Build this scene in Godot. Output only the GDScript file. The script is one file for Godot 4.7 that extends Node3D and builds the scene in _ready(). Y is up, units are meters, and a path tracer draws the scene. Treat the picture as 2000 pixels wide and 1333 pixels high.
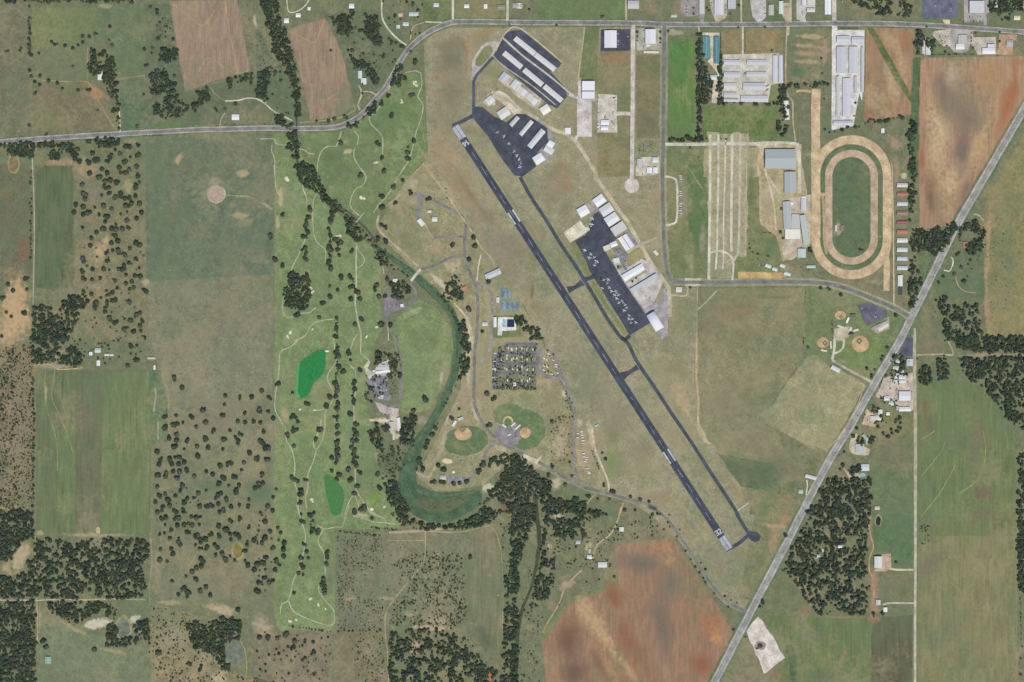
extends Node3D
# A small-town airfield seen from the air: runway, hangars, golf course, river bend, race track, fields and oak pastures.
# x runs east, z runs south, y up, all in metres; the middle of the place is the origin.

const LIGHT := 1.22            # light on level ground; the colours below are as seen in daylight
const DECK := 0.36             # what stands on a pavement stands here
var rng := RandomNumberGenerator.new()
var wobble := FastNoiseLite.new()
var names := {}
var tones := {}
var mats := {}
var level_count := [0, 0, 0, 0, 0, 0, 0, 0]
var grain: ImageTexture
var plough: ImageTexture
var tarmac: ImageTexture
var sheet_metal: ImageTexture
var soil: ImageTexture
var crowns: Array = []
var trunk_mesh: ArrayMesh
var bark: StandardMaterial3D

func numbered(called: String) -> String:
	var n: int = names.get(called, 0)
	names[called] = n + 1
	return called if n == 0 else "%s_%03d" % [called, n]

func tone(r: float, g: float, b: float, more := 1.0) -> Color:
	var c := Color8(int(r), int(g), int(b)).srgb_to_linear()
	return Color(minf(c.r * more / LIGHT, 0.92), minf(c.g * more / LIGHT, 0.92), minf(c.b * more / LIGHT, 0.92)).linear_to_srgb()

func tag(o: Node3D, label := "", category := "", group := "", kind := "") -> void:
	if label: o.set_meta("label", label)
	if category: o.set_meta("category", category)
	if group: o.set_meta("group", group)
	if kind: o.set_meta("kind", kind)

func thing(called: String, label: String, category: String, x: float, z: float, turn := 0.0, group := "", y := DECK) -> Node3D:
	var o := Node3D.new()
	o.name = numbered(called)
	add_child(o, true)
	o.position = Vector3(x, y, z)
	o.rotation.y = turn
	tag(o, label, category, group)
	return o

func part(called: String, m: Mesh, mat: Material, parent: Node3D, at := Vector3.ZERO) -> MeshInstance3D:
	var o := MeshInstance3D.new()
	o.name = called if not parent.has_node(NodePath(called)) else "%s_%03d" % [called, parent.get_child_count()]
	o.mesh = m
	o.material_override = mat
	o.position = at
	parent.add_child(o, true)
	return o

# ---------------------------------------------------------------- materials

func noise(seed_: int, freq: float, octaves := 4, kind := FastNoiseLite.TYPE_SIMPLEX_SMOOTH) -> FastNoiseLite:
	var n := FastNoiseLite.new()
	n.seed = seed_
	n.noise_type = kind
	n.frequency = freq
	n.fractal_type = FastNoiseLite.FRACTAL_FBM
	n.fractal_octaves = octaves
	return n

func grey_texture(size: int, low: float, high: float, fields: Array) -> ImageTexture:
	# adds seamless noises up to one grey texture between low and high
	var layers := []
	for f in fields:
		layers.append((f[0] as FastNoiseLite).get_seamless_image(size, size).get_data())
	var out := PackedByteArray()
	out.resize(size * size * 3)
	for i in size * size:
		var v := 0.0
		for k in layers.size():
			v += (layers[k][i] / 255.0 - 0.5) * fields[k][1]
		var g := int(255.0 * clampf(lerpf(low, high, 0.5 + v), 0.0, 1.0))
		out[i * 3] = g
		out[i * 3 + 1] = g
		out[i * 3 + 2] = g
	return ImageTexture.create_from_image(Image.create_from_data(size, size, false, Image.FORMAT_RGB8, out))

func make_textures() -> void:
	grain = grey_texture(768, 0.72, 1.0, [[noise(3, 0.012, 5), 0.6], [noise(5, 0.05, 4), 0.85], [noise(6, 0.2, 2), 0.6]])
	tarmac = grey_texture(512, 0.72, 1.0, [[noise(11, 0.01, 4), 0.9], [noise(12, 0.06, 4), 0.8]])
	# plough lines: streaks along one way
	var a := noise(21, 0.02, 3)
	var b := noise(22, 0.11, 3)
	var img := Image.create_empty(512, 512, false, Image.FORMAT_RGB8)
	for y in 512:
		for x in 512:
			var v := 0.87 + 0.10 * b.get_noise_2d(x * 0.8, y * 0.04) + 0.05 * b.get_noise_2d(x * 0.5, y * 0.5) + 0.08 * a.get_noise_2d(x, y * 0.3)
			img.set_pixel(x, y, Color(v, v, v))
	plough = ImageTexture.create_from_image(img)
	# roof sheets: ribs across, weathered runs down
	img = Image.create_empty(256, 256, false, Image.FORMAT_RGB8)
	for y in 256:
		for x in 256:
			var v := 0.90 + 0.05 * b.get_noise_2d(x * 0.9, y * 0.1) + 0.13 * a.get_noise_2d(x * 0.8, y * 0.8) - (0.07 if x % 16 < 2 else 0.0)
			img.set_pixel(x, y, Color(v, v, v))
	sheet_metal = ImageTexture.create_from_image(img)

func cover(key: String, c: Color, tex: ImageTexture, metres: float, rough := 1.0, with_soil := true, turn := false) -> StandardMaterial3D:
	if mats.has(key): return mats[key]
	var m := StandardMaterial3D.new()
	m.resource_name = key
	m.albedo_color = c
	m.albedo_texture = tex
	m.uv1_scale = Vector3(1.0 / metres, 1.0 / metres, 1)
	m.roughness = rough
	m.metallic_specular = 0.2
	if with_soil:
		m.detail_enabled = true
		m.detail_albedo = soil
		m.detail_blend_mode = BaseMaterial3D.BLEND_MODE_MIX
		m.detail_uv_layer = BaseMaterial3D.DETAIL_UV_2
	mats[key] = m
	return m

func grass(r: int, g: int, b: int) -> StandardMaterial3D:
	return cover("grass_%d_%d_%d" % [r, g, b], tone(r * 0.99, g * (1.03 if g < r + 4 else 1.005), b * (0.985 if g < r + 4 else 1.01), 1.39), grain, 330.0)
func tilled(r: int, g: int, b: int) -> StandardMaterial3D:
	return cover("soil_%d_%d_%d" % [r, g, b], tone(r, g * 1.015, b, 1.32), plough, 260.0)
func mown(r: int, g: int, b: int) -> StandardMaterial3D:
	return cover("hay_%d_%d_%d" % [r, g, b], tone(r * 0.985, g * 1.035, b * 0.985, 1.32), plough, 330.0)
func paved(r: int, g: int, b: int) -> StandardMaterial3D:
	return cover("pavement_%d_%d_%d" % [r, g, b], tone(r, g, b, 1.25), tarmac, 190.0, 0.95, false)
func plain(r: int, g: int, b: int, rough := 0.8, metal := 0.0) -> StandardMaterial3D:
	var key := "paint_%d_%d_%d_%d" % [r, g, b, int(rough * 100)]
	if mats.has(key): return mats[key]
	var m := StandardMaterial3D.new()
	m.resource_name = key
	m.albedo_color = tone(r, g, b)
	m.roughness = rough
	m.metallic = metal
	mats[key] = m
	return m
func roofing(r: int, g: int, b: int) -> StandardMaterial3D:
	return cover("roof_%d_%d_%d" % [r, g, b], tone(r, g, b if g > r + 20 else mini(b, r + 8) - 3, 1.22), sheet_metal, 9.0, 0.7, false)

# ---------------------------------------------------------------- sheets laid on the ground

func level(cls: int) -> float:
	level_count[cls] += 1
	return 0.05 + cls * 0.055 + (level_count[cls] % 6) * 0.008

func curve(p: PackedVector2Array, closed := false, step := 9.0) -> PackedVector2Array:
	# a smooth line through the points
	var out := PackedVector2Array()
	var n := p.size()
	for i in (n if closed else n - 1):
		var a: Vector2 = p[(i - 1 + n) % n] if closed or i > 0 else p[0]
		var b: Vector2 = p[i]
		var c: Vector2 = p[(i + 1) % n]
		var d: Vector2 = p[(i + 2) % n] if closed or i + 2 < n else p[n - 1]
		var k := clampi(int(b.distance_to(c) / step), 1, 12)
		for j in k:
			out.append(b.cubic_interpolate(c, a, d, float(j) / k))
	if not closed: out.append(p[n - 1])
	return out

func points(a: Array) -> PackedVector2Array:
	var out := PackedVector2Array()
	for i in range(0, a.size() - 1, 2):
		out.append(Vector2(a[i], a[i + 1]))
	return out

func roughened(p: PackedVector2Array, by: float) -> PackedVector2Array:
	if by <= 0.0: return p
	var out := PackedVector2Array()
	for i in p.size():
		var a := p[i]
		var b := p[(i + 1) % p.size()]
		var k := maxi(1, int(a.distance_to(b) / 9.0))
		for j in k:
			var q := a.lerp(b, float(j) / k)
			out.append(q + by * Vector2(wobble.get_noise_2d(q.x, q.y), wobble.get_noise_2d(q.x + 999.0, q.y)) * 2.0)
	return out

func flat(p: PackedVector2Array, y: float, rotated := 0.0) -> ArrayMesh:
	var tri := Geometry2D.triangulate_polygon(p)
	if tri.is_empty(): return null
	var v := PackedVector3Array()
	var uv := PackedVector2Array()
	var uv2 := PackedVector2Array()
	var nm := PackedVector3Array()
	for q in p:
		v.append(Vector3(q.x, y, q.y))
		uv.append(q.rotated(rotated))
		uv2.append(Vector2(q.x / 3300.0 + 0.5, q.y / 2200.0 + 0.5))
		nm.append(Vector3.UP)
	for i in range(0, tri.size(), 3):
		var s := (p[tri[i + 1]] - p[tri[i]]).cross(p[tri[i + 2]] - p[tri[i]])
		if s < 0.0:
			var t := tri[i + 1]
			tri[i + 1] = tri[i + 2]
			tri[i + 2] = t
	var arr := []
	arr.resize(Mesh.ARRAY_MAX)
	arr[Mesh.ARRAY_VERTEX] = v
	arr[Mesh.ARRAY_NORMAL] = nm
	arr[Mesh.ARRAY_TEX_UV] = uv
	arr[Mesh.ARRAY_TEX_UV2] = uv2
	arr[Mesh.ARRAY_INDEX] = tri
	var m := ArrayMesh.new()
	m.add_surface_from_arrays(Mesh.PRIMITIVE_TRIANGLES, arr)
	return m

func lay(called: String, p: PackedVector2Array, mat: Material, cls: int, rotated := 0.0, label := "") -> MeshInstance3D:
	var m := flat(p, level(cls), rotated)
	if m == null:
		print("no area: ", called, " ", p.size(), " ", p[0])
		return null
	var o := MeshInstance3D.new()
	o.name = numbered(called)
	o.mesh = m
	o.material_override = mat
	add_child(o, true)
	tag(o, label, "", "", "structure")
	return o

func sheet(called: String, a: Array, mat: Material, cls := 1, rough := 1.2, rounded := false, rotated := 0.0) -> MeshInstance3D:
	var p := points(a)
	if rounded: p = curve(p, true)
	return lay(called, roughened(p, rough), mat, cls, rotated)

func disc(called: String, x: float, z: float, rx: float, rz: float, mat: Material, cls := 2, rough := 0.0, turn := 0.0) -> MeshInstance3D:
	var p := PackedVector2Array()
	for i in 36:
		p.append(Vector2(x, z) + Vector2(cos(TAU * i / 36) * rx, sin(TAU * i / 36) * rz).rotated(turn))
	if rough > 0.0:
		for i in 36:
			p[i] += rough * 2.0 * Vector2(wobble.get_noise_2d(p[i].x * 2.0, p[i].y * 2.0), wobble.get_noise_2d(p[i].x * 2.0 + 500.0, p[i].y * 2.0))
	return lay(called, p, mat, cls)

func ribbon(called: String, a: Array, width: float, mat: Material, cls := 3, rough := 0.0, smooth := true, widths: Array = []) -> MeshInstance3D:
	var c := points(a)
	var n := c.size()
	if smooth and n > 2: c = curve(c)
	var left := PackedVector2Array()
	var right := PackedVector2Array()
	for i in c.size():
		var d := (c[mini(i + 1, c.size() - 1)] - c[maxi(i - 1, 0)]).normalized().orthogonal()
		var w := width * 0.5
		if widths:
			var t := float(i) / (c.size() - 1) * (widths.size() - 1)
			w = 0.5 * lerpf(widths[int(t)], widths[mini(int(t) + 1, widths.size() - 1)], t - int(t))
		left.append(c[i] + d * (w + rough * wobble.get_noise_2d(c[i].x, c[i].y) * 2.0))
		right.append(c[i] - d * (w + rough * wobble.get_noise_2d(c[i].x + 700.0, c[i].y) * 2.0))
	var y := level(cls)
	var v := PackedVector3Array()
	var uv := PackedVector2Array()
	var uv2 := PackedVector2Array()
	var nm := PackedVector3Array()
	var ix := PackedInt32Array()
	for i in c.size():
		for q in [left[i], right[i]]:
			v.append(Vector3(q.x, y, q.y))
			uv.append(q)
			uv2.append(Vector2(q.x / 3300.0 + 0.5, q.y / 2200.0 + 0.5))
			nm.append(Vector3.UP)
		if i:
			var k := i * 2
			ix.append_array([k - 2, k - 1, k + 1, k - 2, k + 1, k])
	for i in range(0, ix.size(), 3):
		if (uv[ix[i + 1]] - uv[ix[i]]).cross(uv[ix[i + 2]] - uv[ix[i]]) < 0.0:
			var t := ix[i + 1]
			ix[i + 1] = ix[i + 2]
			ix[i + 2] = t
	var arr := []
	arr.resize(Mesh.ARRAY_MAX)
	arr[Mesh.ARRAY_VERTEX] = v
	arr[Mesh.ARRAY_NORMAL] = nm
	arr[Mesh.ARRAY_TEX_UV] = uv
	arr[Mesh.ARRAY_TEX_UV2] = uv2
	arr[Mesh.ARRAY_INDEX] = ix
	var m := ArrayMesh.new()
	m.add_surface_from_arrays(Mesh.PRIMITIVE_TRIANGLES, arr)
	var o := MeshInstance3D.new()
	o.name = numbered(called)
	o.mesh = m
	o.material_override = mat
	add_child(o, true)
	tag(o, "", "", "", "structure")
	return o

# ---------------------------------------------------------------- solids

func box(size: Vector3, at := Vector3.ZERO) -> ArrayMesh:
	var st := SurfaceTool.new()
	st.begin(Mesh.PRIMITIVE_TRIANGLES)
	add_box(st, size, at)
	return st.commit()

func quad(st: SurfaceTool, a: Vector3, b: Vector3, c: Vector3, d: Vector3) -> void:
	# corners clockwise as seen from outside
	var n := (c - a).cross(b - a).normalized()
	st.set_normal(n)
	for q in [[a, 0, 0], [b, 1, 0], [c, 1, 1], [a, 0, 0], [c, 1, 1], [d, 0, 1]]:
		st.set_normal(n)
		st.set_uv(Vector2(q[1], q[2]) * Vector2((b - a).length(), (d - a).length()))
		st.add_vertex(q[0])

func add_box(st: SurfaceTool, s: Vector3, at := Vector3.ZERO) -> void:
	# stands on its base
	var x := s.x / 2
	var z := s.z / 2
	var p := []
	for k in 8:
		p.append(at + Vector3(x if k & 1 else -x, s.y if k & 2 else 0.0, z if k & 4 else -z))
	for f in [[6, 7, 5, 4], [3, 2, 0, 1], [7, 3, 1, 5], [2, 6, 4, 0], [2, 3, 7, 6], [0, 4, 5, 1]]:
		quad(st, p[f[0]], p[f[1]], p[f[2]], p[f[3]])

func loft(rings: Array, capped := true) -> ArrayMesh:
	# rings of equally many points, joined in turn
	var st := SurfaceTool.new()
	st.begin(Mesh.PRIMITIVE_TRIANGLES)
	st.set_smooth_group(0)
	var n: int = rings[0].size()
	for i in rings.size() - 1:
		for k in n:
			var a: Vector3 = rings[i][k]
			var b: Vector3 = rings[i][(k + 1) % n]
			var c: Vector3 = rings[i + 1][(k + 1) % n]
			var d: Vector3 = rings[i + 1][k]
			for q in [a, b, c, a, c, d]: st.add_vertex(q)
	if capped:
		for end in [0, rings.size() - 1]:
			var r: Array = rings[end]
			for k in range(1, n - 1):
				for q in ([r[0], r[k + 1], r[k]] if end == 0 else [r[0], r[k], r[k + 1]]): st.add_vertex(q)
	st.generate_normals()
	return st.commit()

func merged(list: Array) -> ArrayMesh:
	var st := SurfaceTool.new()
	st.begin(Mesh.PRIMITIVE_TRIANGLES)
	for e in list: st.append_from(e[0], 0, e[1])
	return st.commit()

func ordinal(n: int) -> String:
	var w := ["first", "second", "third", "fourth", "fifth", "sixth", "seventh", "eighth", "ninth", "tenth", "eleventh", "twelfth", "thirteenth", "fourteenth", "fifteenth", "sixteenth", "seventeenth", "eighteenth", "nineteenth", "twentieth"]
	if n <= w.size(): return w[n - 1]
	var tens: String = ["twenty", "thirty", "forty", "fifty"][clampi(n / 10 - 2, 0, 3)]
	return tens + "-" + w[n % 10 - 1] if n % 10 else ["twentieth", "thirtieth", "fortieth", "fiftieth"][clampi(n / 10 - 2, 0, 3)]

# ----------------------------------------------------------------

func _ready() -> void:
	rng.seed = 7
	wobble.seed = 4
	wobble.frequency = 0.02
	wobble.fractal_octaves = 3
	var cam := Camera3D.new()
	cam.name = "camera"
	cam.position = Vector3(0, 7000, 0)
	cam.basis = Basis(Vector3.RIGHT, Vector3.FORWARD, Vector3.UP)
	cam.fov = rad_to_deg(2.0 * atan(1033.0 / 7000.0))
	cam.near = 5.0
	cam.far = 40000.0
	add_child(cam, true)
	cam.current = true
	var env := Environment.new()
	env.background_mode = Environment.BG_SKY
	env.tonemap_mode = Environment.TONE_MAPPER_LINEAR
	env.tonemap_exposure = 1.11
	env.sdfgi_enabled = true
	env.ssao_enabled = true
	env.ssil_enabled = true
	var air := ProceduralSkyMaterial.new()
	air.sky_top_color = Color(0.34, 0.48, 0.70)
	air.sky_horizon_color = Color(0.74, 0.80, 0.86)
	air.sky_curve = 0.12
	air.ground_bottom_color = Color(0.36, 0.35, 0.28)
	air.ground_horizon_color = Color(0.66, 0.68, 0.68)
	env.fog_enabled = true
	env.fog_density = 0.0000018
	env.fog_light_color = Color(0.78, 0.82, 0.86)
	var sky := Sky.new()
	sky.sky_material = air
	env.sky = sky
	env.background_energy_multiplier = 0.95
	var around := WorldEnvironment.new()
	around.name = "world_environment"
	around.environment = env
	add_child(around, true)
	var sun := DirectionalLight3D.new()
	sun.name = "sun"
	sun.light_energy = 1.3
	sun.light_color = Color(1.0, 0.965, 0.91)
	sun.light_angular_distance = 0.5
	sun.shadow_enabled = true
	# high, from the south and a little east: shadows fall north and a little west
	var from := Vector3(0.20, 1.0, 0.50).normalized()
	sun.look_at_from_position(from * 100.0, Vector3.ZERO, Vector3.FORWARD)
	add_child(sun, true)
	make_textures()
	make_soil()
	lay_ground()
	lay_roads()
	lay_sports()
	make_trees()
	plant_woods()
	plant_trees()
	put_buildings()
	put_things()

# ---------------------------------------------------------------- the soil: dry, red and green patches over every field

const SW := 1400
const SH := 934
var sr := PackedFloat32Array()
var sg := PackedFloat32Array()
var sb := PackedFloat32Array()
var sa := PackedFloat32Array()
var fray := PackedByteArray()
var fray_fine := PackedByteArray()

func stain(at: Array, rx: float, rz: float, deg: float, c: Array, alpha: float, edge := 0.9, calm := 0.2) -> void:
	# a soft patch of another soil or growth; radii in metres
	var cx: float = (at[0] / 3300.0 + 0.5) * SW
	var cy: float = (at[1] / 2200.0 + 0.5) * SH
	var px := rx / 3300.0 * SW
	var py := rz / 2200.0 * SH
	var reach := int(maxf(px, py) * 1.3) + 1
	var ca := cos(deg_to_rad(deg))
	var sn := sin(deg_to_rad(deg))
	var mid: float = (c[0] + c[1] + c[2]) / 3.0
	var col := tone(lerpf(c[0], mid, calm) * 0.985, lerpf(c[1], mid, calm) * 1.025, lerpf(c[2], mid, calm) * 0.985)
	for j in range(maxi(0, int(cy) - reach), mini(SH, int(cy) + reach)):
		for i in range(maxi(0, int(cx) - reach), mini(SW, int(cx) + reach)):
			var u := ((i - cx) * ca + (j - cy) * sn) / px
			var v := (-(i - cx) * sn + (j - cy) * ca) / py
			var d := u * u + v * v
			if d > 1.7: continue
			var k := j * SW + i
			var f := fray[k] / 255.0 - 0.5 + (fray_fine[k] / 255.0 - 0.5) * 0.7
			var t := clampf((1.0 - sqrt(d) + f * 0.75) / edge, 0.0, 1.0) * alpha
			if t <= 0.004: continue
			var a := sa[k]
			var na := t + a * (1.0 - t)
			var w := t / na
			var bright := 1.0 + (fray_fine[k] / 255.0 - 0.5) * 0.16
			sr[k] = lerpf(sr[k], col.r * bright, w)
			sg[k] = lerpf(sg[k], col.g * bright, w)
			sb[k] = lerpf(sb[k], col.b * bright, w)
			sa[k] = na

func make_soil() -> void:
	var n := SW * SH
	for a in [sr, sg, sb, sa]: a.resize(n)
	fray = noise(31, 0.02, 4).get_image(SW, SH).get_data()
	fray_fine = noise(32, 0.14, 3).get_image(SW, SH).get_data()
	var wide := noise(33, 0.006, 3).get_image(SW, SH).get_data()
	var dry := tone(146, 136, 104)
	var lush := tone(102, 116, 84)
	for k in n:
		var v := (wide[k] - 127.0) / 127.0 * 0.7 + (fray[k] - 127.0) / 127.0 * 0.55 + (fray_fine[k] - 127.0) / 127.0 * 0.35
		var c := dry if v > 0.0 else lush
		var bright := 1.0 + (fray_fine[k] / 255.0 - 0.5) * 0.14
		sr[k] = c.r * bright
		sg[k] = c.g * bright
		sb[k] = c.b * bright
		sa[k] = clampf(absf(v) * 0.75, 0.0, 0.5)
	mottle()
	soil_patches()
	var out := PackedByteArray()
	out.resize(n * 4)
	for k in n:
		out[k * 4] = int(clampf(sr[k], 0, 1) * 255)
		out[k * 4 + 1] = int(clampf(sg[k], 0, 1) * 255)
		out[k * 4 + 2] = int(clampf(sb[k], 0, 1) * 255)
		out[k * 4 + 3] = int(clampf(sa[k], 0, 1) * 255)
	soil = ImageTexture.create_from_image(Image.create_from_data(SW, SH, false, Image.FORMAT_RGBA8, out))

func speckle(a: Array, n: int, small: float, big: float, colours: Array, alpha: float) -> void:
	# natural patchiness inside an area
	var p := points(a)
	var lo := p[0]
	var hi := p[0]
	for q in p:
		lo = lo.min(q)
		hi = hi.max(q)
	var tries := 0
	while n > 0 and tries < 6000:
		tries += 1
		var q := Vector2(rng.randf_range(lo.x, hi.x), rng.randf_range(lo.y, hi.y))
		if not Geometry2D.is_point_in_polygon(q, p): continue
		n -= 1
		var r := lerpf(small, big, pow(rng.randf(), 2.0))
		stain([q.x, q.y], r, r * rng.randf_range(0.5, 1.0), rng.randf_range(0, 180), colours[rng.randi() % colours.size()], alpha * rng.randf_range(0.5, 1.0), 1.0, 0.0)

func mottle() -> void:
	var golf := [[136, 148, 104], [102, 120, 78], [118, 138, 90], [144, 148, 106], [94, 114, 74], [140, 134, 98]]
	speckle([-713,-618,-620,-522,-558,-413,-403,-227,-440,114,-403,331,-341,548,-535,571,-535,850,-713,867], 420, 5, 26, golf, 0.65)
	speckle([-333,-807,-270,-785,-257,-560,-356,-439,-428,-320,-620,-568,-636,-642,-431,-680], 200, 5, 22, golf, 0.65)
	speckle([-369,-41,-279,-126,-166,2,-248,207,-344,207], 60, 5, 20, [[126, 142, 96], [106, 126, 82], [132, 134, 96]], 0.6)
	var field := [[146, 132, 106], [128, 120, 94], [122, 122, 92], [152, 132, 106], [138, 134, 104], [114, 113, 86]]
	speckle([-268,-901,-186,-949,460,-940,460,-196,567,160,628,346,845,579,722,811,310,463,93,2,-202,-491], 420, 8, 60, field, 0.5)
	speckle([564,-159,884,-162,891,-26,783,191,868,362,806,517,628,346], 160, 8, 50, field, 0.5)
	speckle([-259,-546,-147,-398,0,-165,202,269,294,455,-155,424,-287,408,-147,145,-232,-150,-403,-351], 260, 4, 24, [[164, 146, 116], [112, 116, 84], [140, 126, 98], [120, 104, 82], [150, 132, 104]], 0.6)
	speckle([-1550,-1002,-1038,-1002,-1008,-754,-682,-785,-682,-661,-1550,-615], 160, 8, 44, [[122, 112, 90], [104, 110, 82], [96, 102, 78], [118, 120, 84]], 0.5)
	speckle([-1108,-618,-721,-627,-721,191,-1038,176], 140, 10, 60, [[122, 116, 96], [102, 110, 86], [112, 112, 90], [134, 124, 102]], 0.45)
	speckle([-1325,-522,-1108,-615,-1108,52,-1449,83,-1449,-103,-1325,-165], 160, 4, 26, [[146, 124, 98], [116, 106, 88], [154, 132, 102], [110, 108, 84]], 0.6)
	speckle([-1038,191,-721,176,-721,842,-1085,796,-1085,362], 240, 5, 34, [[138, 122, 100], [114, 106, 88], [120, 118, 92], [104, 102, 82], [146, 128, 102]], 0.55)
	speckle([-1550,21,-1448,21,-1448,501,-1550,501], 110, 3, 16, [[160, 136, 108], [116, 104, 86], [140, 118, 98]], 0.6)
	speckle([-1100,796,-806,850,-682,1033,-1100,1033], 160, 3, 18, [[166, 146, 114], [130, 116, 90], [108, 106, 82], [150, 130, 100]], 0.6)
	speckle([-535,579,-62,563,-23,920,-388,1033,-535,1033], 420, 3, 18, [[150, 130, 104], [100, 98, 76], [116, 112, 88], [96, 98, 76], [140, 126, 102]], 0.45)
	speckle([0,455,310,470,326,796,93,1028,0,1028], 200, 3, 18, [[160, 140, 112], [100, 106, 78], [124, 118, 92], [142, 124, 100]], 0.55)
	speckle([1240,145,1488,269,1534,1033,1224,1033], 200, 6, 46, [[126, 112, 88], [104, 112, 78], [120, 120, 86], [134, 126, 92]], 0.5)
	speckle([868,-150,1194,-72,930,362,620,796,744,1033,1085,1033,1085,284], 240, 5, 34, [[126, 118, 86], [104, 112, 76], [140, 128, 96], [114, 104, 80]], 0.5)
	speckle([1434,-413,1550,-630,1550,-10,1434,-26], 160, 3, 20, [[150, 126, 90], [120, 110, 80], [106, 108, 76], [162, 138, 98]], 0.6)
	speckle([465,-599,899,-591,914,-227,822,-188,465,-188], 220, 4, 22, [[150, 138, 110], [104, 112, 76], [128, 122, 90], [166, 150, 122]], 0.55)
	speckle([279,-940,450,-940,450,-506,248,-506], 90, 5, 24, [[140, 122, 94], [116, 108, 84], [110, 112, 80], [150, 130, 98]], 0.5)
	speckle([477,-917,550,-917,550,-622,477,-622], 50, 4, 18, [[104, 124, 66], [84, 116, 62], [112, 118, 70]], 0.6)
	speckle([-1442,91,-1100,91,-1100,579,-1442,579], 130, 5, 30, [[104, 112, 80], [114, 118, 84], [98, 104, 78], [118, 110, 88]], 0.4)
	speckle([-1426,842,-1108,920,-1108,1033,-1434,1033], 60, 5, 30, [[112, 124, 92], [124, 122, 96], [104, 116, 86]], 0.5)
	speckle([310,625,480,602,666,889,604,1033,102,1033,116,858,322,718], 200, 5, 34, [[158, 116, 86], [136, 102, 80], [150, 118, 92], [164, 126, 96], [128, 102, 86]], 0.25)
	speckle([1235,-855,1550,-859,1550,-723,1345,-354,1235,-342], 160, 5, 34, [[168, 134, 104], [150, 120, 96], [160, 140, 114], [172, 132, 98]], 0.25)
	speckle([-1038,-1033,-829,-1033,-794,-816,-992,-762], 90, 5, 24, [[156, 134, 112], [142, 122, 104], [150, 126, 104]], 0.5)
	speckle([-674,-940,-558,-974,-480,-715,-604,-669], 70, 5, 24, [[156, 134, 110], [142, 122, 104], [150, 128, 104]], 0.5)

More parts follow.
